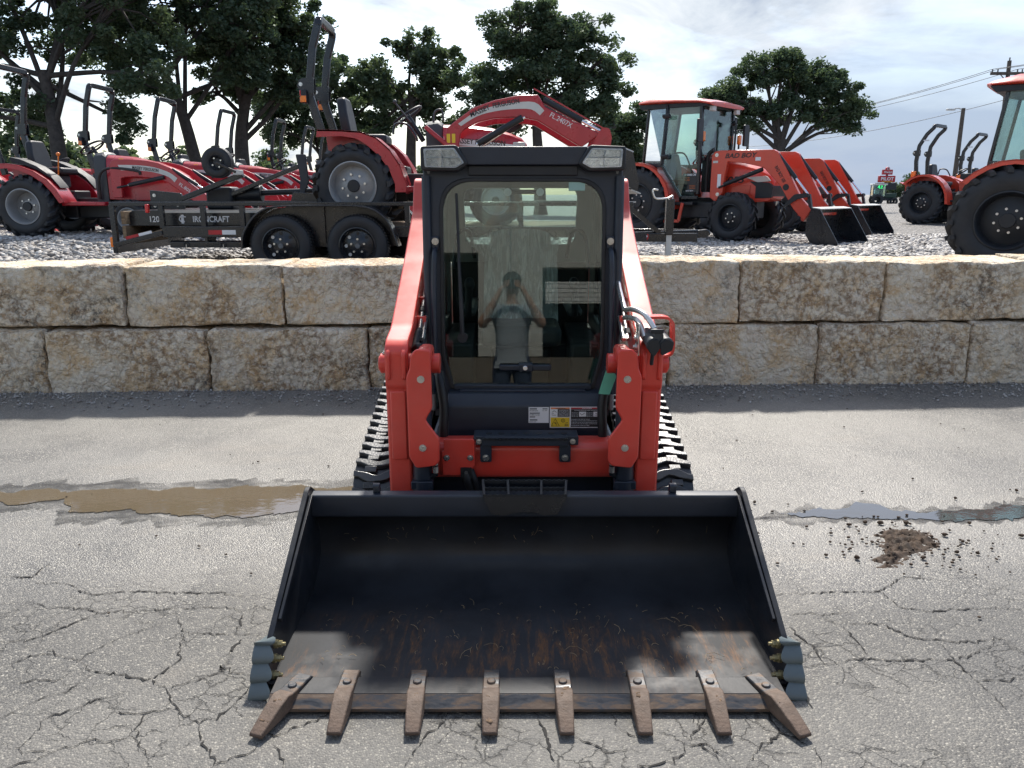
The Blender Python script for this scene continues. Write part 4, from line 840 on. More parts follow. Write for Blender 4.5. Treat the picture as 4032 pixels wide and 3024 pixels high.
# ---- cab ----------------------------------------------------------------
TLT = math.tan(R(6.2))
def cy_(z): return 3.93 + (z - 0.75) * TLT
inner = rpoly([(-0.362, 0.755), (0.362, 0.755), (0.412, 0.93), (0.412, 1.815), (-0.412, 1.815), (-0.412, 0.93)], [0.03, 0.03, 0.06, 0.16, 0.16, 0.06], 8)
outer = rpoly([(-0.492, 0.70), (0.492, 0.70), (0.505, 1.0), (0.515, 1.94), (-0.515, 1.94), (-0.505, 1.0)], 0.03, 3)
def ray_out(c, p, poly):
    d = V(p) - V(c); best = None
    for i in range(len(poly)):
        a = V(poly[i - 1]); b = V(poly[i]); e = b - a; den = d.x * e.y - d.y * e.x
        if abs(den) < 1e-9: continue
        q = a - V(c); t_ = (q.x * e.y - q.y * e.x) / den; u_ = (q.x * d.y - q.y * d.x) / den
        if t_ > 0.5 and -1e-6 <= u_ <= 1 + 1e-6 and (best is None or t_ < best): best = t_
    return tuple(V(c) + d * best)
def ring(inn, out, d0, d1, yf):
    m = MB(); k = len(inn); vs = []
    for d in (d0, d1):
        vs += [(x, yf(z) + d, z) for x, z in inn] + [(x, yf(z) + d, z) for x, z in out]
    fs = []
    for i in range(k):
        j = (i + 1) % k
        fs += [(i, j, k + j, k + i), (2 * k + i, 3 * k + i, 3 * k + j, 2 * k + j), (i, 2 * k + i, 2 * k + j, j), (k + i, k + j, 3 * k + j, 3 * k + i)]
    return m.add(vs, fs)
cabf = B(ring(inner, [ray_out((0, 1.3), p, outer) for p in inner], 0.0, 0.09, cy_), 'cab_frame', 'navy', bev=0.008)
# raised door surround with rubber seal
ins2 = [(x * 1.045, 1.285 + (z - 1.285) * 1.035) for x, z in inner]
B(ring(inner, ins2, -0.012, 0.0, cy_), 'door_seal', 'hose', cabf, 0.004)
m = MB().box(-0.36, 0.36, 3.89, 3.93, 0.745, 0.775); m.box(-0.33, 0.33, 3.865, 3.90, 0.735, 0.755); B(m, 'door_sill', 'navy', cabf, 0.006)
for s in (-1, 1):
    # outer pillar tube
    B(MB().tube([(s * 0.487, cy_(0.72) - 0.012, 0.72), (s * 0.492, cy_(1.2) - 0.012, 1.2), (s * 0.497, cy_(1.84) - 0.012, 1.84)], 0.024, 14), 'pillar_tube', 'navy', cabf)
    B(MB().box(s * 0.435, s * 0.475, cy_(1.5) - 0.022, cy_(1.5), 1.47, 1.54), 'handle_mount', 'navy', cabf, 0.006); B(MB().box(s * 0.435, s * 0.478, cy_(0.84) - 0.022, cy_(0.84), 0.81, 0.87), 'handle_mount', 'navy', cabf, 0.006)
    gh = smooth_path([(s * 0.455, cy_(1.49) - 0.02, 1.475), (s * 0.455, cy_(1.45) - 0.06, 1.44), (s * 0.458, cy_(1.3) - 0.065, 1.30), (s * 0.46, cy_(1.0) - 0.065, 1.0), (s * 0.46, cy_(0.9) - 0.05, 0.895), (s * 0.458, cy_(0.86) - 0.02, 0.86)], 6)
    B(MB().tube(gh, 0.014, 12), 'grab_handle', 'navy', cabf)
    B(MB().bolt((s * 0.453, cy_(1.515) - 0.022, 1.515), (0, -1, 0), 0.012, 0.014), 'handle_bolt', 'steel', cabf); B(MB().bolt((s * 0.458, cy_(0.84) - 0.022, 0.835), (0, -1, 0), 0.012, 0.014), 'handle_bolt', 'steel', cabf)
    # side: lower panel, rear pillar, guard, glass
    m = MB().box(s * 0.47, s * 0.50, 4.0, 5.2, 0.60, 0.98); m.box(s * 0.47, s * 0.50, 5.08, 5.2, 0.9, 1.92); m.box(s * 0.47, s * 0.50, 4.05, 5.2, 1.82, 1.92); B(m, 'cab_side', 'lgrey', cabf, 0.01)
    B(MB().box(s * 0.482, s * 0.488, 4.02, 5.1, 0.97, 1.83), 'side_glass', 'cabglass', cabf)
m = MB().prism(rpoly([(4.02, 1.90), (4.04, 1.965), (4.12, 1.99), (5.15, 1.985), (5.25, 1.95), (5.25, 1.90)], 0.02, 3), -0.49, 0.49, 'x'); roof = B(m, 'cab_roof', 'navy', bev=0.012)
# header with recessed panel between the lamps
m = MB().prism(rpoly([(-0.33, 1.985), (0.33, 1.985), (0.285, 1.895), (-0.285, 1.895)], 0.01, 2), cy_(1.94) - 0.055, cy_(1.94) + 0.02, 'y'); B(m, 'roof_visor', 'navy', roof, 0.006)
B(MB().box(-0.28, 0.28, cy_(1.87) - 0.02, cy_(1.87) + 0.01, 1.845, 1.893), 'visor_recess', 'black', roof, 0.004)
for s in (-1, 1):
    hp = rpoly([(s * 0.518, 1.985), (s * 0.335, 1.992), (s * 0.275, 1.90), (s * 0.33, 1.862), (s * 0.518, 1.868)], 0.016, 3)
    hl = B(MB().prism(hp, 3.985, 4.12, 'y'), 'headlight', 'black', bev=0.008)
    lp = rpoly([(s * 0.500, 1.972), (s * 0.345, 1.976), (s * 0.297, 1.904), (s * 0.342, 1.880), (s * 0.495, 1.884)], 0.008, 3)
    cxl = sum(p[0] for p in lp) / len(lp); czl = sum(p[1] for p in lp) / len(lp); k2 = [(cxl + (x - cxl) * 0.9, czl + (z - czl) * 0.86) for x, z in lp]
    B(ring(k2, lp, 0, 0.02, lambda z: 3.974), 'lamp_bezel', 'white', hl)
    B(MB().prism(lp, 3.983, 3.9845, 'y'), 'lamp_reflector', plain('lamp_reflector', (0.62, 0.64, 0.66), 0.22, metal=0.8, var=0.25, vs=40), hl)
    m = MB().bar((s * 0.417, 3.976, 1.974), (s * 0.405, 3.976, 1.935), 0.006, 0.006); m.bar((s * 0.405, 3.976, 1.935), (s * 0.408, 3.976, 1.884), 0.006, 0.006); m.bar((s * 0.495, 3.976, 1.931), (s * 0.318, 3.976, 1.931), 0.006, 0.006); B(m, 'lamp_divider', 'white', hl)
    B(MB().prism(lp, 3.969, 3.972, 'y'), 'lamp_lens', mk_glass('lamp_lens', (0.93, 0.95, 0.96), 1.0), hl)
# door glass and what is on it
ins3 = [(x * 0.999, 1.285 + (z - 1.285) * 0.999) for x, z in inner]
m = MB(); k = len(ins3); m.add([(x, cy_(z) + d, z) for d in (0.0, 0.005) for x, z in ins3], [tuple(range(k)), tuple(range(2 * k - 1, k - 1, -1))] + [(i, (i + 1) % k, k + (i + 1) % k, k + i) for i in range(k)])
door = B(m, 'door_glass', 'glass')
m = MB().tube([(-0.318, cy_(1.02) - 0.02, 1.035), (-0.322, cy_(1.2) - 0.03, 1.2), (-0.333, cy_(1.45) - 0.025, 1.45)], [0.013, 0.011, 0.007], 8, rect=False); m.cyl((-0.316, cy_(1.02) + 0.0, 1.02), (-0.316, cy_(1.02) - 0.03, 1.02), 0.027, n=20)
m.bar((-0.325, cy_(1.25) - 0.012, 1.22), (-0.343, cy_(1.75) - 0.012, 1.755), 0.010, 0.014); B(m, 'wiper', 'black', door)
m = MB().box(-0.122, 0.150, cy_(0.86) - 0.045, cy_(0.86) - 0.022, 0.850, 0.880); m.box(-0.02, 0.055, cy_(0.86) - 0.05, cy_(0.86), 0.845, 0.887); m.cyl((-0.115, cy_(0.86), 0.866), (-0.115, cy_(0.86) - 0.03, 0.866), 0.01, n=10); m.cyl((0.143, cy_(0.86), 0.866), (0.143, cy_(0.86) - 0.03, 0.866), 0.01, n=10); B(m, 'door_handle', 'navy', door, 0.006)
B(MB().cyl((0.0135, cy_(0.86) - 0.05, 0.866), (0.0135, cy_(0.86) - 0.056, 0.866), 0.013, n=18), 'door_lock', 'chrome', door, 0.002)
m = MB().box(-0.095, 0.108, cy_(1.76) + 0.03, cy_(1.76) + 0.05, 1.752, 1.775); B(m, 'inner_handle', 'black', door, 0.008)
m = MB().cyl((-0.078, cy_(1.76) + 0.012, 1.762), (-0.078, cy_(1.76) + 0.03, 1.762), 0.02, n=16); m.cyl((0.09, cy_(1.76) + 0.012, 1.762), (0.09, cy_(1.76) + 0.03, 1.762), 0.02, n=16); B(m, 'handle_pad', 'white', door)
B(MB().box(0.236, 0.320, cy_(1.79) - 0.002, cy_(1.79) - 0.0005, 1.768, 1.812), 'door_sticker', plain('pale_green_sticker', (0.30, 0.47, 0.42), 0.6), door)
# interior
m = MB().box(-0.48, 0.48, 4.05, 5.12, 0.56, 0.60); B(m, 'cab_floor', 'dgrey', cabf)
rw_i = rpoly([(-0.36, 1.43), (0.36, 1.43), (0.375, 1.79), (-0.375, 1.79)], 0.07, 6); rw_o = rpoly([(-0.49, 0.60), (0.49, 0.60), (0.49, 1.92), (-0.49, 1.92)], 0.01, 2)
rear = B(ring(rw_i, [ray_out((0, 1.6), p, rw_o) for p in rw_i], 0.0, 0.04, lambda z: 5.12), 'rear_wall', 'lgrey', cabf, 0.006)
B(MB().prism(rw_i, 5.135, 5.139, 'y'), 'rear_window', 'cabglass', cabf)
seat = B(MB().prism(rpoly([(-0.19, 0.98), (0.19, 0.98), (0.205, 1.25), (0.185, 1.52), (-0.185, 1.52), (-0.205, 1.25)], 0.05, 4), 4.83, 4.95, 'y'), 'seat', 'grey', bev=0.03, seg=3)
B(MB().box(-0.24, 0.24, 4.45, 4.92, 0.86, 0.99), 'seat_cushion', 'dgrey', seat, 0.04, 3); B(MB().box(-0.18, 0.18, 4.5, 4.9, 0.6, 0.86), 'seat_base', 'black', seat, 0.02)
for s in (-1, 1):
    B(MB().box(s * 0.27, s * 0.36, 4.45, 4.95, 1.05, 1.10), 'armrest', 'dgrey', seat, 0.02); B(MB().box(s * 0.28, s * 0.46, 4.3, 5.05, 0.62, 0.92), 'side_console', 'dgrey', seat, 0.02)
    m = MB().tube(smooth_path([(s * 0.31, 4.43, 1.06), (s * 0.31, 4.40, 1.14), (s * 0.30, 4.38, 1.24)], 4), [0.02] * 5 + [0.026] * 3 + [0.018] if False else 0.021, 12); m.sph((s * 0.30, 4.38, 1.25), 0.03, 0.03, 0.04); B(m, 'joystick', 'black', seat)
    m = MB().tube(smooth_path([(s * 0.30, 5.0, 1.35), (s * 0.33, 4.95, 1.52), (s * 0.40, 4.85, 1.50), (s * 0.42, 4.8, 1.3)], 5), 0.012, 8); B(m, 'safety_bar', 'black', seat)
def plastic():
    t = NT('plastic_wrap'); t.N.remove(t.b); tr = t.n('ShaderNodeBsdfTransparent'); tr.inputs[0].default_value = (0.95, 0.97, 0.97, 1)
    gl = t.n('ShaderNodeBsdfGlossy'); gl.inputs['Roughness'].default_value = 0.12; df = t.n('ShaderNodeBsdfDiffuse'); df.inputs[0].default_value = (0.75, 0.8, 0.78, 1)
    bm_ = t.n('ShaderNodeBump'); t.L.new(t.noise(22, 5, 0.6, t.scale(t.co(), (1.6, 1, 0.4)), 1.2), bm_.inputs['Height']); bm_.inputs['Strength'].default_value = 1.0; bm_.inputs['Distance'].default_value = 0.03
    t.L.new(bm_.outputs[0], gl.inputs['Normal']); t.L.new(bm_.outputs[0], df.inputs['Normal'])
    a = t.n('ShaderNodeMixShader'); a.inputs[0].default_value = 0.75; t.L.new(gl.outputs[0], a.inputs[1]); t.L.new(df.outputs[0], a.inputs[2])
    b = t.n('ShaderNodeMixShader'); f = t.math('ADD', t.math('MULTIPLY', t.ramp(t.noise(16, 5, 0.7, t.scale(t.co(), (2.2, 1, 0.35)), 1.4), [(0.46, 0.0), (0.68, 1.0)]), 0.5), 0.40); t.L.new(f, b.inputs[0])
    t.L.new(tr.outputs[0], b.inputs[1]); t.L.new(a.outputs[0], b.inputs[2]); t.L.new(b.outputs[0], t.out.inputs[0]); return t.m
MT['wrap'] = plastic()
m = MB(); NU, NV = 36, 26; vs = []
for j in range(NV + 1):
    v_ = j / NV; z = 1.545 - v_ * 0.68; half = 0.205 + 0.03 * sin(v_ * 3) + (0.05 * max(0, v_ - 0.55)) + 0.14 * math.exp(-((v_ - 0.10) / 0.10) ** 2)
    for i in range(NU + 1):
        u = -1 + 2 * i / NU; hl_ = half if u < 0 else half - 0.11 * math.exp(-((v_ - 0.10) / 0.10) ** 2)
        x = u * hl_; y = 4.80 - 0.35 * max(0, v_ - 0.72) + 0.05 * abs(u) ** 4; q = V((x * 9, z * 5, 0)); y += 0.018 * noise.noise(q) + 0.012 * noise.noise(q * 2.7)
        vs.append((x, y, z + 0.02 * noise.noise((x * 12, 3, v_ * 4)) * v_ - (0.05 * abs(u) ** 3 if v_ < 0.05 else 0)))
m.add(vs, [(j * (NU + 1) + i, j * (NU + 1) + i + 1, (j + 1) * (NU + 1) + i + 1, (j + 1) * (NU + 1) + i) for j in range(NV) for i in range(NU)])
B(m, 'plastic_cover', 'wrap', seat, sharp=180)
# green paper tag tied to the frame
tg = empty('paper_tag', (0.474, 3.66, 0.845), 0, 'small green paper tag tied to the right of the cab door', 'tag')
tgp = rpoly([(-0.044, -0.058), (0.012, -0.062), (0.044, 0.035), (0.02, 0.06), (-0.010, 0.062)], 0.003, 2)
MB().prism([(x, z) for x, z in tgp], -0.0008, 0.0008, 'y').build('card', MT['green'], tg)
MB().tube(smooth_path([(0.012, 0, 0.05), (0.0, -0.006, 0.078), (0.012, -0.004, 0.10), (0.026, 0.01, 0.115), (0.032, 0.0, 0.085), (0.02, 0, 0.055)], 5), 0.0016, 6).build('string', MT['green'], tg)
# ================================================================== tractors (local: x forward, y left, z up, origin on the ground under the rear axle)
def tyre_mesh(r, w, rr, nl, lug, flip=1):
    """agricultural tyre with chevron lugs, axis y, centred at the origin"""
    m = MB(); h = w / 2; rb = r - lug
    prof = [(rr, h * 0.80), (rr + (rb - rr) * 0.25, h * 0.97), (rr + (rb - rr) * 0.55, h * 1.0), (rr + (rb - rr) * 0.85, h * 0.93), (rb * 0.985, h * 0.80), (rb, h * 0.5), (rb * 1.005, 0)]
    prof = prof + [(a, -b) for a, b in prof[-2::-1]]
    m.lathe(prof, (0, 0, 0), 'y', 56, caps=False)
    if nl:
        for side in (-1, 1):
            for k in range(nl):
                a0 = 2 * pi * (k + (0.5 if side > 0 else 0)) / nl; vs = []
                sw = 2 * pi / nl * 0.85 * flip
                for i in range(5):
                    t_ = i / 4; yy = side * h * (0.06 + 0.98 * t_); a = a0 - sw * t_; th = 0.021 / r + 0.01 * t_ / r
                    top = r if t_ < 0.8 else r - (t_ - 0.8) * 5 * lug * 0.9; bot = rb * 0.97 if t_ < 0.8 else rb * 0.93
                    for rad, tt in ((bot, th * 1.35), (top, th)):
                        for q in (-1, 1): vs.append((rad * cos(a + q * tt), yy, rad * sin(a + q * tt)))
                fs = [(0, 1, 3, 2), (16, 18, 19, 17)]
                for i in range(4): 
                    b = 4 * i; fs += [(b, b + 2, b + 6, b + 4), (b + 1, b + 5, b + 7, b + 3), (b + 2, b + 3, b + 7, b + 6)]
                m.add(vs, fs)
    else:
        for k in range(60):
            a = 2 * pi * k / 60
            for yy in (-0.6, -0.2, 0.2, 0.6): m.box(-0.008, 0.008, yy * h - 0.16 * h, yy * h + 0.16 * h, r - 0.012, r, Matrix.Rotation(a + yy * 0.05, 4, 'Y'))
    return m
def wheel(parent, name, c, r, w, rr, out, rim, nl=20, lug=0.045, nuts=8, nutr=None, dish=0.09, hubm='black', near=True):
    """out=+1 when the outer face looks to +y"""
    o = tyre_mesh(r, w, rr, nl, lug, 1).build(name, MT['rubber'], parent, sharp=45); o.location = c
    h = w / 2 * out
    m = MB().lathe([(rr * 1.02, h * 0.84), (rr * 1.05, h * 0.9), (rr * 1.0, h * 0.92), (rr * 0.93, h * 0.80), (rr * 0.90, h * 0.55), (rr * 0.86, h * (0.9 - 2 * dish / w * 1.2)), (rr * 0.55, h * 0.9 - out * dish), (rr * 0.35, h * 0.9 - out * dish * 0.75), (0.0, h * 0.9 - out * dish * 0.75)], (0, 0, 0), 'y', 40, caps=False)
    ro = m.build('rim', MT[rim], o)
    yh = h * 0.9 - out * dish * 0.75
    MB().cyl((0, yh, 0), (0, yh + out * 0.035, 0), rr * 0.27, n=20).build('hub', MT[hubm], o, bev=0.008)
    if near and nuts:
        nr = nutr or rr * 0.45; nut = None
        for k in range(nuts):
            a = 2 * pi * k / nuts + 0.2; M = Matrix.Translation((nr * cos(a), yh - out * 0.012, nr * sin(a)))
            if nut is None:
                nut = MB().cyl((0, 0, 0), (0, out * 0.026, 0), 0.014 if rr < 0.3 else 0.017, n=6).build('wheel_nut', MT['steel'], o); nut.matrix_local = M
            else: link_copy(nut, M)
    return o
def fender(parent, top, inn, yi, yo, mat, cap=None):
    n = len(top); s = 1 if yo > yi else -1
    und = [(x, z - 0.018) for x, z in top]
    m = MB().ribbon(top, und, yi, yo, 'y'); m.ribbon(top, inn, yo - s * 0.016, yo, 'y')
    low = min(z for x, z in inn)
    m.prism(list(top) + [(top[-1][0] - 0.1, low), (top[0][0] + 0.05, low + 0.35 * (top[0][1] - low))], yi - s * 0.014, yi, 'y')
    return m.build('fender', MT[mat], parent, bev=0.006)
def hood_mesh(secs):
    """loft: (x, half width, z bottom, z top)"""
    m = MB(); vs = []; K = 12
    for x, hw, zb, zt in secs:
        q = [(-hw, zb), (-hw, zb + (zt - zb) * 0.45), (-hw * 0.97, zb + (zt - zb) * 0.72), (-hw * 0.86, zb + (zt - zb) * 0.92), (-hw * 0.55, zt - 0.008), (0, zt)]
        q = q + [(-a, b) for a, b in q[-2::-1]]; K = len(q); vs += [(x, a, b) for a, b in q]
    fs = [tuple(range(K)), tuple(range((len(secs) - 1) * K, len(secs) * K))]
    for i in range(len(secs) - 1): fs += [(i * K + a, i * K + (a + 1) % K, (i + 1) * K + (a + 1) % K, (i + 1) * K + a) for a in range(K)]
    return m.add(vs, fs)
def bucket_part(parent, x, z, hw, tilt, mat='blackp', lip=True, h=0.5, dpt=0.55):
    """front loader bucket, back plate at x, tilted about its lower back edge"""
    pr = [(0.0, h), (-0.04, h * 0.55), (0.0, 0.12), (0.10, 0.02), (dpt, 0.0)]; po = [(a - 0.016, b + 0.004) for a, b in pr[:3]] + [(pr[3][0] - 0.01, pr[3][1] - 0.014), (dpt, -0.014)]
    M = Matrix.Translation((x, 0, z)) @ Matrix.Rotation(R(tilt), 4, 'Y')
    def T(m): m.v = [tuple(M @ V(p)) for p in m.v]; return m
    o = T(MB().ribbon(pr, po, -hw, hw, 'y')).build('bucket', MT[mat], parent, sharp=50)
    for s in (-1, 1):
        T(MB().prism([(0.0, h), (-0.045, h * 0.55), (-0.005, 0.11), (0.10, -0.005), (dpt, -0.01), (dpt - 0.02, 0.08), (0.14, h)], s * hw, s * (hw + 0.016), 'y')).build('bucket_side', MT[mat], o)
        T(MB().bar((dpt * 0.45, s * (hw + 0.02), 0.16), (dpt * 0.22, s * (hw + 0.02), h - 0.05), 0.012, 0.035)).build('bucket_rib', MT[mat], o)
    T(MB().box(-0.01, 0.145, -hw, hw, h, h + 0.016)).build('bucket_top', MT['stripe' if lip else mat], o, bev=0.003)
    T(MB().box(dpt - 0.07, dpt + 0.05, -hw - 0.005, hw + 0.005, -0.028, -0.0155)).build('bucket_lip', MT['stripe'], o)
    return o
def cyl_part(parent, p, q, f, r, rr, name='lift_cylinder', mat='black'):
    p = V(p); q = V(q); mid = p + (q - p) * f
    o = MB().cyl(p, mid, r, n=14).build(name, MT[mat], parent); MB().cyl(mid, q, rr, n=10).build('cylinder_rod', MT['chrome'], o); return o
def seat_part(parent, x, z, k=1.0, mat='black'):
    M = Matrix.Translation((x, 0, z)) @ Matrix.Rotation(R(-9), 4, 'Y')
    m = MB().prism(rpoly([(-0.22, 0.0), (0.22, 0.0), (0.24, 0.22), (0.17, 0.48 * k), (-0.17, 0.48 * k), (-0.24, 0.22)], 0.06, 4), -0.06, 0.05, 'x'); m.v = [tuple(M @ V(p)) for p in m.v]
    s = m.build('seat', MT[mat], parent, bev=0.03, seg=3)
    MB().box(x - 0.02, x + 0.46, -0.24, 0.24, z - 0.08, z + 0.03).build('seat_cushion', MT[mat], s, bev=0.035, seg=3)
    MB().box(x + 0.02, x + 0.36, -0.15, 0.15, z - 0.28, z - 0.08).build('seat_base', MT['dgrey'], s, bev=0.02); return s
def steering(parent, c, r=0.19, tilt=32):
    M = Matrix.Translation(c) @ Matrix.Rotation(R(-tilt), 4, 'Y')
    m = MB().tube([M @ V((r * cos(2 * pi * i / 24), r * sin(2 * pi * i / 24), 0)) for i in range(24)], 0.016, 8, closed=True)
    for a in (0.5, 2.6, 4.7): m.cyl(M @ V((0, 0, -0.02)), M @ V((r * cos(a), r * sin(a), 0)), 0.011, n=8)
    m.cyl(M @ V((0, 0, -0.35)), M @ V((0, 0, 0.01)), 0.03, n=12); return m.build('steering_wheel', MT['black'], parent)
def rops(parent, x, hy, pts, w=0.035, d=0.045, label=None):
    """pts: (dx, z) from the base to the top corner; joint index 2"""
    low = [(x + a, z) for a, z in pts[:3]]; up = [(x + a, z) for a, z in pts[2:]]
    o = None
    path = [(a, -hy, z) for a, z in up]; tx_, tz_ = up[-1]
    path += [(tx_, -hy + 0.09, tz_ + 0.075)] if False else []
    full = path[:-1] + [(tx_ - 0.01, -hy, tz_ - 0.07), (tx_, -hy + 0.02, tz_ - 0.015), (tx_ + 0.005, -hy + 0.08, tz_)]
    full = full + [(a, -b, c) for a, b, c in full[::-1]]
    o = MB().tube(full, w, ry=d, rect=True, up=None).build('roll_bar', MT['blackp'], parent, bev=0.012) if False else None
    m = MB()
    for i in range(len(full) - 1):
        a, b = V(full[i]), V(full[i + 1]); e = (b - a).normalized() * 0.012
        m.bar(a - e, b + e, 2 * d if True else w, 2 * w, up=(0, 1, 0) if abs((b - a).normalized().y) < 0.7 else (1, 0, 0))
    o = m.build('roll_bar', MT['blackp'], parent, bev=0.014)
    for s in (-1, 1):
        m = MB()
        for a, b in zip(low[:-1], low[1:]): m.bar((a[0], s * hy, a[1]), (b[0], s * hy, b[1] + 0.02), 2 * d * 1.05, 2 * w * 1.05, up=(0, 1, 0))
        m.build('roll_bar_post', MT['blackp'], o, bev=0.01)
        jx, jz = up[0]
        for k in (-1, 1): MB().prism(rpoly([(jx - 0.14, jz - 0.02), (jx - 0.10, jz + 0.06), (jx + 0.06, jz + 0.08), (jx + 0.06, jz - 0.10), (jx - 0.08, jz - 0.10)], 0.025, 3), s * hy + k * (w + 0.006), s * hy + k * (w + 0.016), 'y').build('hinge_plate', MT['blackp'], o)
        m = MB().bolt((jx - 0.09, s * hy - w - 0.016, jz), (0, -1, 0), 0.014, 0.014)
        m.build('hinge_bolt', MT['steel'], o)
    return o
def lamp(parent, c, amber=True):
    o = MB().box(c[0] - 0.03, c[0] + 0.03, c[1] - 0.05, c[1] + 0.05, c[2] - 0.06, c[2] + 0.09).build('signal_lamp', MT['black'], parent, bev=0.012)
    MB().box(c[0] - 0.046, c[0] - 0.03, c[1] - 0.042, c[1] + 0.042, c[2] - 0.05, c[2] + 0.01).build('amber_lens', MT['amber'], o, bev=0.006); MB().box(c[0] - 0.046, c[0] - 0.03, c[1] - 0.042, c[1] + 0.042, c[2] + 0.015, c[2] + 0.08).build('red_lens', MT['redlens'], o, bev=0.006)
    MB().box(c[0] - 0.03, c[0] + 0.03, c[1] - 0.058, c[1] - 0.05, c[2] - 0.05, c[2] + 0.02).build('amber_lens', MT['amber'], o, bev=0.004)
    return o
SIDE = Matrix.Rotation(R(90), 4, 'X')                     # lettering that reads from -y
def stext(s, par, x, y, z, h, mat, wd=None, rot=0.0, bold=0.0, shear=0.0):
    return text(s, MT[mat], par, Matrix.Translation((x, y, z)) @ SIDE @ Matrix.Rotation(R(rot), 4, 'Z'), h, wd, bold=bold, shear=shear)
def hitch(t, r, body='black'):
    m = MB()
    for s in (-1, 1): m.bar((-0.10, s * 0.22, r * 0.9), (-0.75, s * 0.36, r * 0.62), 0.03, 0.07)
    m.bar((-0.12, 0, r * 1.6), (-0.6, 0, r * 1.5), 0.05, 0.05); m.box(-0.3, 0.1, -0.2, 0.2, r * 0.6, r * 1.7); return m.build('rear_hitch', MT[body], t, bev=0.01)

# ---------------- dark red open-station tractor with front loader
def red_tractor(name, label, group, big, loc, rz=0.0, near=True):
    t = empty(name, loc, rz, label, 'tractor', group)
    r, w, rr = (0.47, 0.36, 0.26) if big else (0.49, 0.38, 0.265)
    hy = 0.60 if big else 0.58; fr = 0.31 if big else 0.30; wb = 1.62 if big else 1.58
    for s in (-1, 1):
        wheel(t, 'rear_wheel', (0, s * hy, r), r, w, rr, s, 'silver', 18, 0.045, 8 if big else 6, rr * (0.50 if big else 0.42), 0.10 if big else 0.17, near=(s < 0))
        wheel(t, 'front_wheel', (wb, s * 0.50, fr), fr, 0.24, 0.165, s, 'silver', 14, 0.03, 0, dish=0.05, near=False)
    m = MB().box(-0.28, 0.55, -0.22, 0.22, r * 0.62, r * 1.5); m.box(0.5, wb + 0.25, -0.16, 0.16, 0.30, 0.62); m.box(wb - 0.06, wb + 0.06, -0.46, 0.46, fr - 0.06, fr + 0.07); m.box(-0.1, 0.1, -hy + 0.2, hy - 0.2, r - 0.1, r + 0.1)
    m.build('chassis', MT['black'], t, bev=0.02)
    hitch(t, r)
    if big:
        top = [(-0.37, 1.08), (-0.1, 1.075), (0.12, 1.06), (0.28, 1.0), (0.43, 0.87), (0.54, 0.70), (0.61, 0.50), (0.60, 0.40)]
        inn = [(-0.385, 1.0), (-0.1, 1.01), (0.06, 0.985), (0.17, 0.92), (0.31, 0.80), (0.42, 0.65), (0.48, 0.49), (0.48, 0.40)]
        for s in (-1, 1): fender(t, top, inn, s * 0.36, s * 0.75, 'mfred')
        MB().box(0.4, 1.15, -0.5, 0.5, 0.40, 0.47).build('platform', MT['mfred'], t, bev=0.015)
        hs = [(0.99, 0.235, 0.62, 1.19), (1.3, 0.24, 0.62, 1.185), (1.57, 0.24, 0.62, 1.15), (1.80, 0.235, 0.62, 1.09), (1.93, 0.22, 0.64, 1.035), (1.99, 0.19, 0.68, 0.97)]
        bt = [(1.04, 0.62), (1.02, 1.02), (1.05, 1.12), (1.15, 1.2), (1.37, 1.35), (1.61, 1.43), (1.87, 1.48), (2.11, 1.49), (2.19, 1.36), (2.52, 1.20), (2.85, 1.06)]
        bl = [(1.19, 0.62), (1.19, 0.93), (1.21, 1.06), (1.26, 1.11), (1.42, 1.19), (1.60, 1.23), (1.80, 1.24), (1.98, 1.23), (2.1, 1.21), (2.36, 1.06), (2.62, 0.91)]
        zseat, xs, steer = 1.14, -0.14, (0.55, 0, 1.30)
        rp = [(0.10, 1.05), (-0.02, 1.45), (-0.02, 1.60), (0.04, 2.0), (0.12, 2.30)]; xr, hr = -0.50, 0.36
        mz = 1.0
    else:
        top = [(-0.36, 1.14), (-0.2, 1.145), (-0.03, 1.12), (0.21, 1.03), (0.41, 0.90), (0.53, 0.76), (0.64, 0.56)]
        inn = [(-0.37, 1.06), (-0.2, 1.07), (-0.05, 1.05), (0.16, 0.965), (0.34, 0.84), (0.46, 0.70), (0.56, 0.54)]
        for s in (-1, 1):
            f = fender(t, top, inn, s * 0.36, s * 0.70, 'mfred')
            MB().ribbon([(x + 0.02, z + 0.012) for x, z in top[1:6]], [(x, z + 0.10 - 0.012 * i) for i, (x, z) in enumerate(top[1:6])], s * 0.36, s * 0.60, 'y').build('fender_pad', MT['rubber'], f, bev=0.015)
        MB().box(0.5, 1.2, -0.55, 0.55, 0.50, 0.56).build('platform', MT['mfred'], t, bev=0.015)
        hs = [(1.12, 0.24, 0.6, 1.30), (1.5, 0.245, 0.58, 1.27), (1.85, 0.24, 0.58, 1.19), (2.15, 0.225, 0.58, 1.08), (2.32, 0.20, 0.60, 0.98), (2.38, 0.17, 0.64, 0.90)]
        bt = [(1.27, 0.62), (1.26, 1.12), (1.30, 1.20), (1.36, 1.22), (1.60, 1.215), (1.85, 1.20), (2.05, 1.16), (2.25, 1.08), (2.35, 0.98), (2.60, 0.80), (2.88, 0.60)]
        bl = [(1.42, 0.62), (1.42, 0.80), (1.43, 0.92), (1.50, 0.94), (1.68, 0.945), (1.88, 0.93), (2.05, 0.90), (2.18, 0.86), (2.26, 0.80), (2.45, 0.66), (2.72, 0.46)]
        zseat, xs, steer = 1.17, -0.08, (0.80, 0, 1.42)
        rp = [(0.10, 0.98), (-0.04, 1.62), (-0.02, 1.75), (0.06, 2.25), (0.16, 2.62)]; xr, hr = -0.54, 0.40
        mz = 1.0
    hood = hood_mesh(hs).build('hood', MT['mfred'], t, bev=0.006, sharp=50)
    x0, hw0, zb0, zt0 = hs[0]
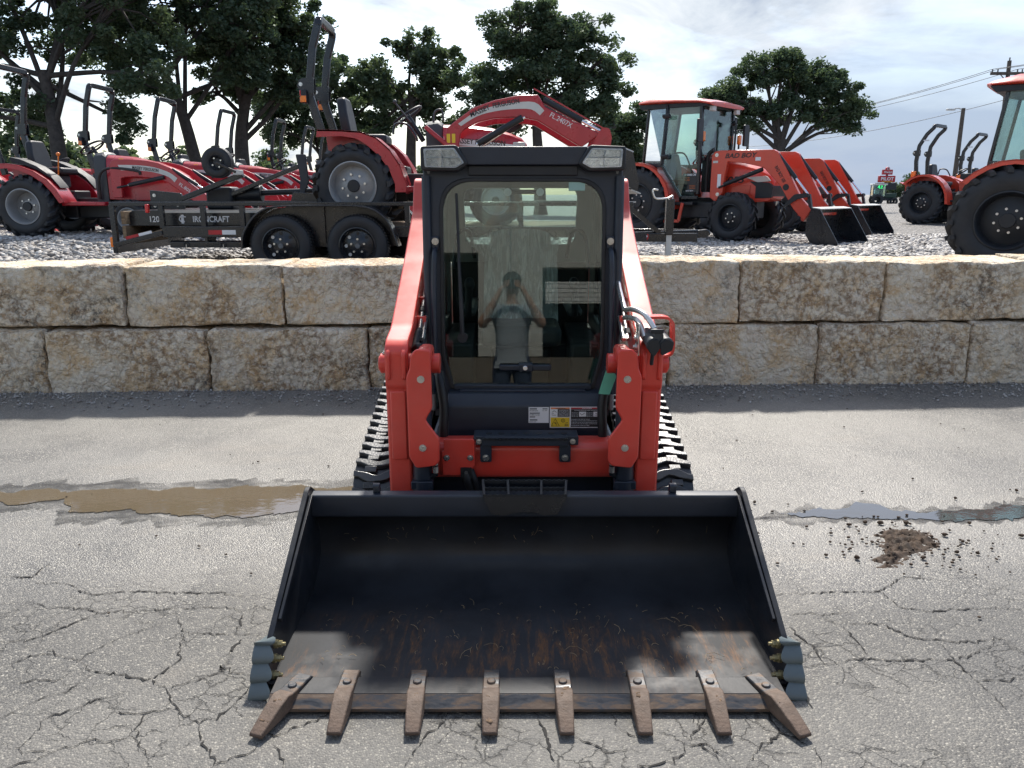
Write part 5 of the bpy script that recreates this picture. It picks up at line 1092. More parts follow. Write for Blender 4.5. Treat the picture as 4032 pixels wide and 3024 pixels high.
    hood_mesh([(x0 - 0.20, hw0 * 1.05, 0.55, zt0 + 0.03), (x0 - 0.06, hw0 * 1.08, 0.55, zt0 + 0.05), (x0 - 0.003, hw0 * 1.02, 0.55, zt0 + 0.01)]).build('dash_cowl', MT['dgrey'], t, bev=0.01)
    xe = hs[-1][0]; hl = MB()
    for s in (-1, 1): MB().box(hs[-3][0] + 0.02, xe - 0.02, s * hs[-3][1] * 0.80, s * hs[-3][1] * 1.02, hs[-1][3] - 0.10, hs[-1][3] + 0.01).build('headlight', MT['stripe'], hood, bev=0.015)
    MB().box(xe - 0.06, xe + 0.012, -0.15, 0.15, 0.62, hs[-1][3] - 0.05).build('grille', MT['black'], hood, bev=0.01)
    seat_part(t, xs, zseat - 0.10, 0.95); steering(t, steer)
    rb = rops(t, xr, hr, rp, 0.032, 0.042)
    for s in (-1, 1): lamp(rb, (xr - 0.07, s * (hr + 0.06), rp[1][1] + 0.0))
    # loader
    for s in (-1, 1):
        y0, y1 = s * 0.33, s * 0.40
        bo = MB().ribbon(bt, bl, y0, y1, 'y').build('loader_boom', MT['mfred'], t, bev=0.012)
        if big:
            cyl_part(t, (1.12, s * 0.365, 0.70), (1.96, s * 0.43, 1.24), 0.35, 0.02, 0.014); cyl_part(t, (1.93, s * 0.43, 1.235), (1.40, s * 0.43, 0.94), 0.98, 0.038, 0.02)
            cyl_part(t, (2.17, s * 0.365, 1.44), (2.90, s * 0.365, 1.06), 0.62, 0.034, 0.018, 'tilt_cylinder')
            MB().prism(rpoly([(2.80, 1.06), (2.86, 1.13), (2.94, 1.12), (2.97, 1.02), (2.95, 0.84), (2.72, 0.84)], 0.03, 3), s * 0.40, s * 0.43, 'y').build('boom_link', MT['mfred'], t)
            MB().bar((2.06, s * 0.365, 1.56), (2.88, s * 0.365, 1.12), 0.012, 0.016).build('level_rod', MT['mfred'], t)
        else:
            cyl_part(t, (1.36, s * 0.42, 0.78), (2.12, s * 0.42, 0.93), 0.30, 0.014, 0.014); cyl_part(t, (2.14, s * 0.42, 0.94), (1.55, s * 0.42, 0.82), 0.98, 0.032, 0.02)
            cyl_part(t, (2.26, s * 0.365, 1.06), (2.90, s * 0.365, 0.66), 0.6, 0.030, 0.016, 'tilt_cylinder')
            MB().prism(rpoly([(2.80, 0.68), (2.92, 0.70), (3.0, 0.55), (2.98, 0.34), (2.74, 0.36)], 0.03, 3), s * 0.40, s * 0.425, 'y').build('boom_link', MT['mfred'], t)
        if s < 0:
            a, b = (4, 8) if big else (4, 8)
            mid = [((bt[i][0] * 0.68 + bl[i][0] * 0.32), (bt[i][1] * 0.68 + bl[i][1] * 0.32)) for i in range(3, 8)]; mid2 = [((bt[i][0] * 0.38 + bl[i][0] * 0.62), (bt[i][1] * 0.38 + bl[i][1] * 0.62)) for i in range(3, 8)]
            mid.append((bt[8][0] * 0.7 + bl[8][0] * 0.3 + 0.02, bt[8][1] * 0.7 + bl[8][1] * 0.3)); mid2.append((bt[8][0] * 0.35 + bl[8][0] * 0.65, bt[8][1] * 0.35 + bl[8][1] * 0.65))
            st = smooth_path([(x, z, 0) for x, z in mid], 3); st2 = smooth_path([(x, z, 0) for x, z in mid2], 3)
            MB().ribbon([p[:2] for p in st], [p[:2] for p in st2], y1 - 0.003, y1 - 0.001, 'y').build('boom_stripe', MT['stripe'], bo)
            if near:
                p, q = V(mid[1]), V(mid[3]); p2, q2 = V(mid2[1]), V(mid2[3]); c = (p + q + p2 + q2) / 4; an = math.degrees(math.atan2((q - p).y, (q - p).x))
                if big:
                    stext('MASSEY', bo, 1.44, y1 - 0.0055, 1.312, 0.055, 'blackprint', 0.24, 22, 0.02); stext('FERGUSON', bo, 1.74, y1 - 0.0055, 1.395, 0.055, 'blackprint', 0.31, 10, 0.02)
                    stext('FL.2407X', bo, 2.38, y1 - 0.003, 1.21, 0.055, 'white', 0.28, -27)
                    stext('MASSEY FERGUSON', hood, 1.42, -0.2455, 0.98, 0.06, 'blackprint', 0.62, -3, 0.02)
                    MB().prism([(1.0, 1.04), (1.0, 0.95), (1.90, 0.90), (1.90, 0.94), (1.72, 0.96)], -0.2445, -0.2425, 'y').build('hood_stripe', MT['white'], hood)
                    for i, xx in enumerate((1.07, 1.13)): MB().box(xx - 0.02, xx + 0.02, y1 - 0.003, y1 - 0.001, 0.96, 1.06).build('safety_decal', MT['yellow'], bo)
                else:
                    stext('MASSEY FERGUSON', bo, c.x, y1 - 0.0055, c.y + 0.005, 0.05, 'blackprint', 0.42, an, 0.02); stext('FL.805', bo, 2.45, y1 - 0.003, 0.78, 0.05, 'white', 0.20, -36)
                    MB().box(1.35, 1.42, -0.242 - 0.01, -0.24, 1.20, 1.235).build('safety_decal', MT['yellow'], hood)
    # bracket of the valve lever, mirror-side console, hoses
    if big:
        MB().bar((0.80, -0.36, 1.14), (1.07, -0.38, 0.92), 0.05, 0.09, up=(0, 1, 0)).build('valve_bracket', MT['mfred'], t, bev=0.01)
        m = MB().tube(smooth_path([(0.42, -0.34, 1.06), (0.45, -0.34, 1.17), (0.58, -0.34, 1.17), (0.68, -0.34, 1.05), (0.70, -0.34, 0.98)], 5), 0.014, 8); m.build('grab_rail', MT['blackp'], t)
        m = MB().cyl((0.62, -0.25, 1.20), (0.44, -0.25, 1.42), 0.010, n=8); m.sph((0.44, -0.25, 1.43), 0.025); m.build('loader_lever', MT['dgrey'], t)
        MB().tube(smooth_path([(0.88, -0.2, 1.2), (0.9, -0.2, 1.32), (0.98, -0.2, 1.34), (1.0, -0.2, 1.22)], 5), 0.013, 8).build('hood_guard', MT['dgrey'], t)
        bucket_part(t, 2.93, 0.56, 0.60, 22, 'blackp', h=0.36, dpt=0.36)
    else:
        m = MB().cyl((0.36, -0.3, 0.98), (0.40, -0.3, 1.28), 0.010, n=8); m.sph((0.40, -0.3, 1.30), 0.032); m.build('gear_lever', MT['amber'], t)
        MB().tube(smooth_path([(1.0, -0.3, 0.6), (1.05, -0.34, 0.95), (1.25, -0.38, 1.08), (1.7, -0.41, 1.04), (1.75, -0.4, 0.98)], 6), 0.022, 8).build('loader_hoses', MT['hose'], t)
        bucket_part(t, 2.98, 0.03, 0.62, -2, 'mfred', lip=False, h=0.45, dpt=0.5)
    return t

# ---------------- orange tractor: with cab or with roll bar, with or without loader
def orange_tractor(name, label, group, loc, rz, cab=True, loader=True, scale=1.0, near=True, cabk=1.0, cabx=0.36):
    t = empty(name, loc, rz, label, 'tractor', group, scale=scale)
    r, w, rr, hy = 0.70, 0.42, 0.36, 0.62; fr, wb = 0.45, 1.98
    if not cab: r, rr = 0.64, 0.31
    for s in (-1, 1):
        wheel(t, 'rear_wheel', (0, s * hy, r), r, w, rr, s, 'black', 20, 0.055, 8, rr * 0.42, 0.12, near=(s < 0))
        wheel(t, 'front_wheel', (wb, s * 0.58, fr), fr, 0.30, 0.23, s, 'black', 16, 0.038, 6, 0.085, 0.07, near=(s < 0 and near))
    m = MB().box(-0.35, 0.7, -0.24, 0.24, 0.40, 0.95); m.box(0.6, wb + 0.25, -0.17, 0.17, 0.42, 0.80); m.box(wb - 0.07, wb + 0.07, -0.5, 0.5, fr - 0.07, fr + 0.08); m.box(-0.12, 0.12, -0.45, 0.45, 0.55, 0.80); m.box(0.55, 1.5, -0.42, -0.2, 0.42, 0.72)
    m.build('chassis', MT['black'], t, bev=0.02); hitch(t, r)
    fo = [(-0.66, 1.24)] + [(0.74 * cos(R(a)) * 1.03, 0.66 + 0.80 * sin(R(a))) for a in range(138, -1, -12)] + [(0.77, 0.60)]
    fi = [(x * 0.90, 0.60 + (z - 0.60) * 0.93) for x, z in fo]
    for s in (-1, 1):
        fender(t, fo, fi, s * 0.44, s * 0.80, 'orange')
    hs = [(1.40, 0.30, 0.80, 1.50), (1.6, 0.31, 0.78, 1.49), (1.9, 0.31, 0.74, 1.44), (2.25, 0.30, 0.72, 1.34), (2.48, 0.27, 0.74, 1.22), (2.56, 0.23, 0.80, 1.10)]
    hood = hood_mesh(hs).build('hood', MT['orange'], t, bev=0.008, sharp=50)
    MB().prism(rpoly([(2.02, 1.10), (2.50, 1.06), (2.575, 1.0), (2.56, 0.80), (2.14, 0.78)], 0.03, 3), -0.30, 0.30, 'y').build('nose_grille', MT['black'], hood, bev=0.02)
    for s in (-1, 1): MB().prism(rpoly([(2.05, 1.16), (2.44, 1.18), (2.53, 1.09), (2.28, 1.07)], 0.02, 2), s * 0.26, s * 0.306, 'y').build('headlight', MT['stripe'], hood, bev=0.008)
    MB().box(1.62, 2.15, -0.318, -0.306, 0.86, 1.02).build('side_vent', MT['orange'], hood, bev=0.004)
    if near: stext('5055', hood, 1.80, -0.312, 1.12, 0.12, 'blackprint', 0.46, 0, 0.02, 0.2)
    MB().box(0.35, 1.15, -0.60, 0.60, 0.66, 0.72).build('platform', MT['black'], t, bev=0.01)
    if cab:
        # frame of six posts, glazing between them, cantilevered roof
        P6 = {}
        for s in (-1, 1):
            P6[s] = {'rb': (-0.42, s * 0.55, 1.42), 'rt': (-0.30, s * 0.58, 2.50), 'mb': (0.16, s * 0.70, 1.40), 'mt': (0.20, s * 0.62, 2.50), 'fb': (0.98, s * 0.58, 0.86), 'ft': (0.98, s * 0.60, 2.50), 'nb': (1.14, s * 0.42, 1.42), 'nt': (1.10, s * 0.46, 2.48)}
        cabo = None
        for s in (-1, 1):
            for a, b, ww in (('rb', 'rt', 0.05), ('mb', 'mt', 0.07), ('fb', 'ft', 0.07)):
                o = MB().bar(P6[s][a], P6[s][b], ww, ww).build('cab_post' if cabo else 'cab', MT['blackp'], cabo or t, bev=0.01); cabo = cabo or o
        rails = []
        for s in (-1, 1):
            p = P6[s]; rails += [(p['rt'], p['ft'], 0.06, 0.08), (p['rb'], p['mb'], 0.06, 0.08), ((0.98, s * 0.58, 0.80), (0.62, s * 0.62, 0.80), 0.05, 0.06), (p['mb'], (0.62, s * 0.64, 0.80), 0.05, 0.05)]
        rails += [((-0.30, -0.58, 2.50), (-0.30, 0.58, 2.50), 0.06, 0.08), ((0.98, -0.60, 2.50), (0.98, 0.60, 2.50), 0.06, 0.08), ((-0.42, -0.55, 1.40), (-0.42, 0.55, 1.40), 0.06, 0.06), ((1.02, -0.55, 1.50), (1.02, 0.55, 1.50), 0.05, 0.06)]
        for q in rails: MB().bar(*q).build('cab_rail', MT['blackp'], cabo, bev=0.008)
        for s in (-1, 1):
            p = P6[s]
            def pane(pts, nm):
                k = len(pts); q = [V(a) for a in pts]; nrm = (q[1] - q[0]).cross(q[2] - q[0]).normalized() * 0.003
                MB().add([a + nrm for a in q] + [a - nrm for a in q], [tuple(range(k)), tuple(range(2 * k - 1, k - 1, -1))] + [(i, (i + 1) % k, k + (i + 1) % k, k + i) for i in range(k)]).build(nm, MT['cabglass'], cabo)
            pane([p['rb'], p['mb'], p['mt'], p['rt']], 'side_window'); pane([p['mb'], (0.62, s * 0.64, 0.82), (0.97, s * 0.58, 0.82), p['ft'], p['mt']], 'door_glass')
        pane([P6[-1]['rb'], P6[1]['rb'], P6[1]['rt'], P6[-1]['rt']], 'rear_window'); pane([(1.0, -0.57, 1.50), (1.0, 0.57, 1.50), P6[1]['ft'], P6[-1]['ft']], 'windscreen')
        m = MB(); NU = 14
        sec = [(-0.60, 0.50, 2.53, 2.60), (-0.52, 0.66, 2.52, 2.64), (-0.2, 0.72, 2.52, 2.70), (0.4, 0.74, 2.50, 2.66), (0.95, 0.72, 2.47, 2.58), (1.22, 0.66, 2.42, 2.52), (1.30, 0.50, 2.41, 2.48)]; vs = []
        for x, hw, zb, zt in sec:
            q = [(-hw, zb + 0.03), (-hw * 0.98, zb + 0.055), (-hw * 0.75, zt - 0.02), (0, zt), (hw * 0.75, zt - 0.02), (hw * 0.98, zb + 0.055), (hw, zb + 0.03), (hw * 0.9, zb + 0.012), (0, zb + 0.01), (-hw * 0.9, zb + 0.012)]; vs += [(x, a, b) for a, b in q]
        fs = [tuple(range(10)), tuple(range(60, 70))]
        for i in range(6): fs += [(i * 10 + a, i * 10 + (a + 1) % 10, (i + 1) * 10 + (a + 1) % 10, (i + 1) * 10 + a) for a in range(10)]
        m.add(vs, fs); roof = m.build('cab_roof', MT['orange'], t, bev=0.01, sharp=45)
        MB().prism(rpoly([(-0.54, 2.535), (-0.46, 2.44), (-0.2, 2.44), (1.0, 2.42), (1.18, 2.43), (1.05, 2.49)], 0.02, 2), -0.64, 0.64, 'y').build('roof_liner', MT['black'], roof, bev=0.02)
        for s in (-1, 1):
            MB().box(1.10, 1.18, s * 0.46 - 0.07, s * 0.46 + 0.07, 2.34, 2.43).build('work_light', MT['stripe'], roof, bev=0.01)
            m = MB().tube(smooth_path([(1.02, s * 0.62, 2.05), (1.10, s * 0.76, 2.08), (1.14, s * 0.86, 2.05)], 4), 0.012, 8); m.prism(rpoly([(s * 0.80, 1.78), (s * 0.98, 1.78), (s * 0.98, 2.18), (s * 0.80, 2.18)], 0.03, 3), 1.12, 1.17, 'x'); m.build('mirror', MT['black'], cabo, bev=0.01)
            m = MB().cyl((1.10, s * 0.70, 1.72), (1.10, s * 0.70, 1.80), 0.02, n=10); sg = m.build('signal_mount', MT['black'], cabo); MB().box(1.07, 1.14, s * 0.70 - 0.055, s * 0.70 + 0.055, 1.80, 1.98).build('signal_lamp', MT['amber'], cabo, bev=0.025)
        for z in (1.55, 2.28): MB().tube([(0.16, -0.72, z), (0.34, -0.745, z)], 0.035, 10, ry=0.05).build('door_hinge', MT['black'], cabo, bev=0.01)
        seat_part(t, 0.02, 1.12, 1.1, 'dgrey'); steering(t, (0.66, 0, 1.52)); MB().box(0.80, 1.06, -0.22, 0.22, 0.9, 1.50).build('dashboard', MT['black'], t, bev=0.03)
        MB().tube(smooth_path([(0.40, -0.60, 1.62), (0.62, -0.60, 1.60), (0.76, -0.60, 1.40), (0.86, -0.58, 1.1)], 5), 0.016, 8).build('door_grip', MT['black'], cabo)
        if near:
            MB().box(0.66, 0.955, -0.6225, -0.6205, 0.90, 1.24).build('window_poster', MT['blackprint'], cabo)
            stext('50 SERIES CAB', cabo, 0.81, -0.626, 1.215, 0.035, 'white', 0.27, 0, 0.02); stext('BAD BOY', cabo, 0.81, -0.626, 0.925, 0.025, 'white', 0.17)
            for i, z in enumerate((1.165, 1.14, 1.115)): stext(('Industry Best', 'Premium Comfort', 'Control Suite')[i], cabo, 0.735, -0.626, z, 0.018, 'orangep', 0.13)
            for i, z in enumerate((1.02, 0.995, 0.97)): stext(('Standard', 'Sound System', 'Your Choice')[i], cabo, 0.87, -0.626, z, 0.018, 'orangep', 0.13)
        stp = MB()
        for a, b in (((0.62, 0.70), (0.56, 0.36)), ((0.95, 0.70), (0.88, 0.36)), ((0.55, 0.36), (0.89, 0.36))): stp.bar((a[0], -0.62, a[1]), (b[0], -0.62, b[1]), 0.06, 0.035, up=(0, 1, 0))
        stp.build('entry_step', MT['orange'], t, bev=0.006)
        if near:
            MB().tube(smooth_path([(1.05, -0.40, 0.9), (1.06, -0.42, 1.45), (1.12, -0.42, 1.62), (1.3, -0.42, 1.66), (1.62, -0.40, 1.58)], 6), 0.04, 10).build('hose_bundle', MT['hose'], t)
            MB().tube(smooth_path([(1.25, 0.34, 1.45), (1.30, 0.36, 1.9), (1.38, 0.36, 2.16), (1.30, 0.36, 2.22), (1.12, 0.36, 2.16)], 6), 0.045, 10).build('exhaust_stack', MT['black'], t)
    else:
        seat_part(t, 0.0, 1.22, 1.15); steering(t, (0.72, 0, 1.52)); MB().box(0.80, 1.10, -0.24, 0.24, 0.8, 1.48).build('dash_cowl', MT['black'], t, bev=0.04)
        rb = rops(t, -0.42, 0.40, [(0.06, 1.30), (0.0, 1.85), (0.02, 2.10), (0.04, 2.30), (0.22, 2.62), (0.40, 2.86)], 0.038, 0.05)
        for s in (-1, 1): MB().box(-0.45, -0.33, s * 0.56 - 0.05, s * 0.56 + 0.05, 1.38, 1.56).build('signal_lamp', MT['amber'], t, bev=0.02)
        MB().box(-0.26, -0.10, -0.4425, -0.4385, 2.42, 2.46).build('bar_decal', MT['white'], rb)
        MB().tube(smooth_path([(0.28, -0.46, 1.45), (0.32, -0.46, 1.60), (0.5, -0.46, 1.58), (0.62, -0.46, 1.40)], 5), 0.018, 8).build('grab_rail', MT['black'], t)
    if cab:
        stack = list(t.children); cabset = {'cab', 'cab_roof', 'seat', 'steering_wheel', 'dashboard', 'hose_bundle', 'exhaust_stack'}
        while stack:
            o = stack.pop()
            if o.parent == t and o.name.split('.')[0] not in cabset: continue
            stack += list(o.children)
            for v in o.data.vertices:
                v.co.x = min(v.co.x * 0.9 + cabx, 1.08 + cabx)
                if v.co.z > 1.4: v.co.z = 1.4 + (v.co.z - 1.4) * cabk
    if loader:
        bt = [(1.44, 0.80), (1.44, 1.56), (1.48, 1.62), (1.60, 1.64), (2.10, 1.63), (2.62, 1.62), (2.70, 1.58), (2.93, 1.22), (3.18, 0.80), (3.38, 0.60)]
        bl = [(1.56, 0.72), (1.70, 0.88), (1.72, 1.20), (1.76, 1.44), (2.10, 1.40), (2.42, 1.33), (2.48, 1.30), (2.79, 1.01), (3.05, 0.62), (3.27, 0.41)]
        for s in (-1, 1):
            y0, y1 = s * 0.40, s * 0.49
            bo = MB().ribbon(bt, bl, y0, y1, 'y').build('loader_boom', MT['orange'], t, bev=0.012)
            cyl_part(t, (1.62, s * 0.50, 0.98), (2.44, s * 0.51, 1.27), 0.16, 0.02, 0.02); cyl_part(t, (2.46, s * 0.515, 1.29), (1.72, s * 0.505, 1.03), 0.985, 0.038, 0.02)
            cyl_part(t, (2.67, s * 0.445, 1.56), (3.28, s * 0.445, 0.86), 0.62, 0.036, 0.020, 'tilt_cylinder')
            MB().prism(rpoly([(2.88, 0.62), (2.92, 0.70), (3.08, 0.86), (3.32, 0.88), (3.34, 0.82), (3.14, 0.78)], 0.025, 3), s * 0.50, s * 0.53, 'y').build('boom_link', MT['black'], t)
            MB().bar((3.30, s * 0.445, 0.86), (3.38, s * 0.445, 0.52), 0.05, 0.06, up=(0, 1, 0)).build('bucket_link', MT['black'], t)
            m = MB()
            for x, z in ((1.54, 1.56), (1.60, 0.86)): m.bolt((x, y1 + s * 0.001, z), (0, s, 0), 0.022, 0.014)
            m.build('boom_pin', MT['steel'], bo)
            MB().cyl((2.90, y1, 0.98), (2.90, y1 + s * 0.004, 0.98), 0.055, n=20).build('boom_cap', MT['black'], bo)
            if s < 0:
                stext('BAD BOY', bo, 2.02, y1 - 0.004, 1.54, 0.085, 'blackprint', 0.62, 0, 0.02, 0.25); stext('BAD BOY 500', bo, 2.78, y1 - 0.004, 1.20, 0.06, 'blackprint', 0.32, -57, 0.01)
                if near: MB().box(1.58, 1.65, y1 - 0.003, y1 - 0.001, 0.98, 1.22).build('boom_decal', MT['white'], bo); MB().box(1.47, 1.57, y1 - 0.003, y1 - 0.001, 1.42, 1.46).build('boom_decal', MT['stripe'], bo); MB().box(2.30, 2.40, y1 - 0.003, y1 - 0.001, 1.44, 1.50).build('boom_decal', MT['white'], bo)
        MB().cyl((3.24, -0.45, 0.45), (3.24, 0.45, 0.45), 0.045, n=14).build('boom_tube', MT['orange'], t)
        MB().box(3.14, 3.46, -0.47, 0.47, 0.50, 0.56).build('carrier_plate', MT['orange'], t, bev=0.01)
        bucket_part(t, 3.40, 0.08, 0.70, 9, 'blackp', h=0.56, dpt=0.58)
    return t

red_tractor('tractor', 'dark red open tractor chained on the black trailer, loader arm raised high', None, True, (-1.81, 9.68, 1.375))
row = red_tractor('tractor', 'red tractor with silver rear wheel at the left edge, nearest of its row', 'red tractors parked in a row', False, (-7.64, 12.98, 1.075), R(-2), True)
rowlabels = ['red tractor in the left row, second from the wall', 'red tractor in the left row, third from the wall', 'red tractor in the left row, fourth, in front of the leaning trunk', 'red tractor in the left row, fifth, with the trunk of a dark oak behind', 'red tractor in the left row, sixth, roll bar against bright sky', 'red tractor in the left row, farthest, just left of the tall roll bar']
for i, (dx, dy) in enumerate(((0.35, 2.1), (0.65, 4.2), (1.15, 6.4), (1.75, 8.7), (1.95, 11.0), (1.95, 13.2))):
    c = copy_tree(row); x, y = -7.64 + dx, 12.98 + dy; c.location = (x, y, gz(x, y) - 0.01); c.rotation_euler = (0, 0, R(-2 + [0, 1, -1, 2, 0, -1][i])); c['label'] = rowlabels[i]
for i, (x, y) in enumerate(((-11.6, 14.2), (-11.9, 16.6), (-11.7, 19.2))):
    c = copy_tree(row); c.location = (x, y, gz(x, y) - 0.01); c.rotation_euler = (0, 0, R(3 - 3 * i)); c['group'] = 'red tractors behind the left row'; c['label'] = ['red tractor behind the left row, only its loader reaching in at the left edge', 'red tractor behind the left row, roll bar inside the first roll bar', 'farthest red tractor behind the left row, small roll bar at the left edge'][i]
ORG = 'orange tractors on the gravel'
orange_tractor('cab_tractor', 'orange tractor with glazed cab and raised-boom loader right of the trailer tongue', ORG, (2.98, 16.0, gz(3, 16) - 0.005), R(-43), True, True)
orange_tractor('tractor', 'orange loader tractor without cab, half hidden behind the glazed orange one', ORG, (5.15, 19.5, gz(5, 19.5) - 0.005), R(-43), False, True, 1.0, False)
orange_tractor('tractor', 'orange roll-bar tractor without loader, nearer of two beyond the gravel', ORG, (12.55, 23.4, 0.89), R(-50), False, False, 0.98, False)
orange_tractor('tractor', 'orange roll-bar tractor without loader, partly hidden behind the large wheel at the right edge', ORG, (15.7, 26.6, 0.89), R(-50), False, False, 0.98, False)
orange_tractor('cab_tractor', 'orange cab tractor cut off by the right edge, its big black wheel above the wall', ORG, (6.08, 9.40, 0.835), R(-39), True, False, 0.89, True, 0.86, 0.06)
# ================================================================== flat trailer with rails, and the rotary cutter on it
TY0, TY1 = 8.78, 10.62
trl = empty('utility_trailer', (-1.5, 9.7, 0.85), 0, 'black tandem-axle utility trailer with wooden deck behind the wall', 'trailer')
TO = (-1.5, 9.7, 0.85)
def TB(m, name, mat, parent=None, bev=0.0): return m.build(name, MT[mat], parent or trl, TO, bev)
fr = None
for y in (TY0, TY1):
    o = TB(MB().box(-3.95, 1.36, y - 0.03, y + 0.03, 1.28, 1.40), 'frame_rail', 'blackp', None, 0.006); fr = fr or o
    TB(MB().box(-4.52, 1.36, y - 0.028, y + 0.028, 1.625, 1.67), 'top_rail', 'blackp', None, 0.006)
    for x in (-4.50, -3.95, -3.48, -3.04, -1.18, 0.1, 1.33): TB(MB().box(x - 0.028, x + 0.028, y - 0.026, y + 0.026, 1.20 if x < -4.2 else 1.38, 1.64), 'stake_post', 'blackp', None, 0.004)
    TB(MB().bar((-4.52, y, 1.19), (-3.95, y, 1.33), 0.05, 0.09, up=(0, 1, 0)), 'dovetail_rail', 'blackp', None, 0.006)
for x in (1.34,): TB(MB().box(x - 0.03, x + 0.03, TY0, TY1, 1.60, 1.665), 'front_rail', 'blackp', None, 0.006)
TB(MB().box(-4.55, -4.50, TY0, TY1, 1.10, 1.22), 'rear_sill', 'blackp', None, 0.006)
n = 9
for i in range(n):
    y = TY0 + 0.05 + (TY1 - TY0 - 0.1) * (i + 0.5) / n; TB(MB().box(-3.95, 1.30, y - 0.092, y + 0.092, 1.355 + 0.004 * (i % 2), 1.392 + 0.004 * (i % 3)), 'deck_plank', 'wood', None, 0.004)
for i in range(n):
    y = TY0 + 0.05 + (TY1 - TY0 - 0.1) * (i + 0.5) / n; TB(MB().bar((-4.50, y, 1.20), (-3.96, y, 1.36), 0.184, 0.034), 'dovetail_plank', 'wood', None, 0.004)
for k in range(2): TB(MB().box(-4.44, -4.40, TY0 + 0.05, TY1 - 0.05, 1.26 + 0.16 * k, 1.405 + 0.16 * k), 'gate_board', 'wood', None, 0.004)
for x in (-3.5, -2.6, -1.7, -0.8, 0.1, 0.9): TB(MB().box(x - 0.03, x + 0.03, TY0, TY1, 1.27, 1.35), 'cross_member', 'blackp')
# under-deck ramp box with two ring pins
TB(MB().box(-3.88, -3.05, TY0 - 0.03, TY0 + 0.25, 1.165, 1.23), 'ramp_tray', 'blackp', None, 0.006)
for x in (-3.885, -3.47, -3.06): TB(MB().box(x - 0.015, x + 0.015, TY0 - 0.02, TY0 + 0.25, 1.22, 1.30), 'tray_hanger', 'blackp')
for x in (-3.69, -3.27):
    p = TB(MB().tube([(x + 0.028 * cos(2 * pi * i / 16), TY0 - 0.04, 1.198 + 0.028 * sin(2 * pi * i / 16)) for i in range(16)], 0.004, 6, closed=True), 'pin_ring', 'black'); TB(MB().cyl((x, TY0 - 0.042, 1.20), (x, TY0 - 0.042, 1.155), 0.006, n=8), 'tray_pin', 'steel')
for x0, z in ((-3.43, 1.335), (-4.37, 1.262)):
    rot = 0.0 if x0 > -4 else R(13)
    for k, mt in ((0, 'redp'), (1, 'white')):
        m = MB().box(k * 0.155, k * 0.155 + 0.154, -0.002, 0.0, -0.025, 0.025); M = Matrix.Translation((x0, TY0 - 0.0315, z)) @ Matrix.Rotation(-rot, 4, 'Y'); m.v = [tuple(M @ V(p)) for p in m.v]; TB(m, 'reflective_tape', mt)
TB(MB().box(-4.10, -4.06, TY0 - 0.08, TY0 - 0.03, 1.55, 1.645), 'tail_light', 'redlens', None, 0.01)
TB(MB().box(-4.56, -4.53, TY0 - 0.02, TY0 + 0.03, 1.17, 1.28), 'rear_marker', 'amber', None, 0.004)
# tandem wheels and mudguards
for s, y in ((-1, 8.62), (1, 10.78)):
    for x in (-2.56, -1.71):
        wh = tyre_mesh(0.345, 0.215, 0.195, 0, 0.01).build('trailer_wheel', MT['rubber'], trl, sharp=45); wh.location = (x - TO[0], y - TO[1], 1.195 - TO[2])
        h = 0.107 * s
        MB().lathe([(0.20, h * 0.8), (0.206, h * 0.95), (0.196, h * 0.97), (0.178, h * 0.7), (0.165, h * 0.3), (0.10, h * 0.42), (0.07, h * 0.62), (0.0, h * 0.62)], (0, 0, 0), 'y', 40, caps=False).build('rim', MT['blackp'], wh)
        if s < 0:
            for k in range(8):
                a = 2 * pi * k / 8; MB().cyl((0.134 * cos(a), h * 0.34, 0.134 * sin(a)), (0.134 * cos(a), h * 0.40, 0.134 * sin(a)), 0.019, n=12).build('rim_slot', MT['stripe' if k in (3, 4, 5) else 'black'], wh)
            nut = None
            for k in range(5):
                a = 2 * pi * k / 5 + pi / 2; M = Matrix.Translation((0.075 * cos(a), h * 0.60, 0.075 * sin(a)))
                if nut is None: nut = MB().cyl((0, 0, 0), (0, -0.022, 0), 0.012, n=6).build('wheel_nut', MT['steel'], wh); nut.matrix_local = M
                else: link_copy(nut, M)
            MB().cyl((0, h * 0.6, 0), (0, h * 0.6 - 0.03, 0), 0.028, n=16).build('hub_cap', MT['grey'], wh, bev=0.004)
    fo = smooth_path([(-2.99, 1.17, 0), (-2.97, 1.32, 0), (-2.87, 1.48, 0), (-2.75, 1.58, 0), (-2.58, 1.63, 0), (-2.1, 1.64, 0), (-1.65, 1.63, 0), (-1.45, 1.56, 0), (-1.33, 1.42, 0), (-1.25, 1.19, 0)], 4)
    fi = [(-2.12 + (x + 2.12) * 0.975, 1.17 + (z - 1.17) * 0.965) for x, z, _ in fo]; fo = [p[:2] for p in fo]
    a, b = (8.50, 8.75) if s < 0 else (10.65, 10.90)
    g_ = TB(MB().ribbon(fo, fi, a, b, 'y'), 'mudguard', 'blackp', None, 0.006); TB(MB().prism([(x, z - 0.004) for x, z in fi] , (b - 0.006) if s < 0 else a, b if s < 0 else a + 0.006, 'y'), 'mudguard_panel', 'blackp', g_)
    TB(MB().box(-2.16, -2.10, min(a, b) + 0.21 if s < 0 else a, b, 1.22, 1.62), 'guard_stay', 'blackp', g_)
for x in (-2.56, -1.71): TB(MB().cyl((x, 8.6, 1.195), (x, 10.8, 1.195), 0.035, n=14), 'axle', 'black')
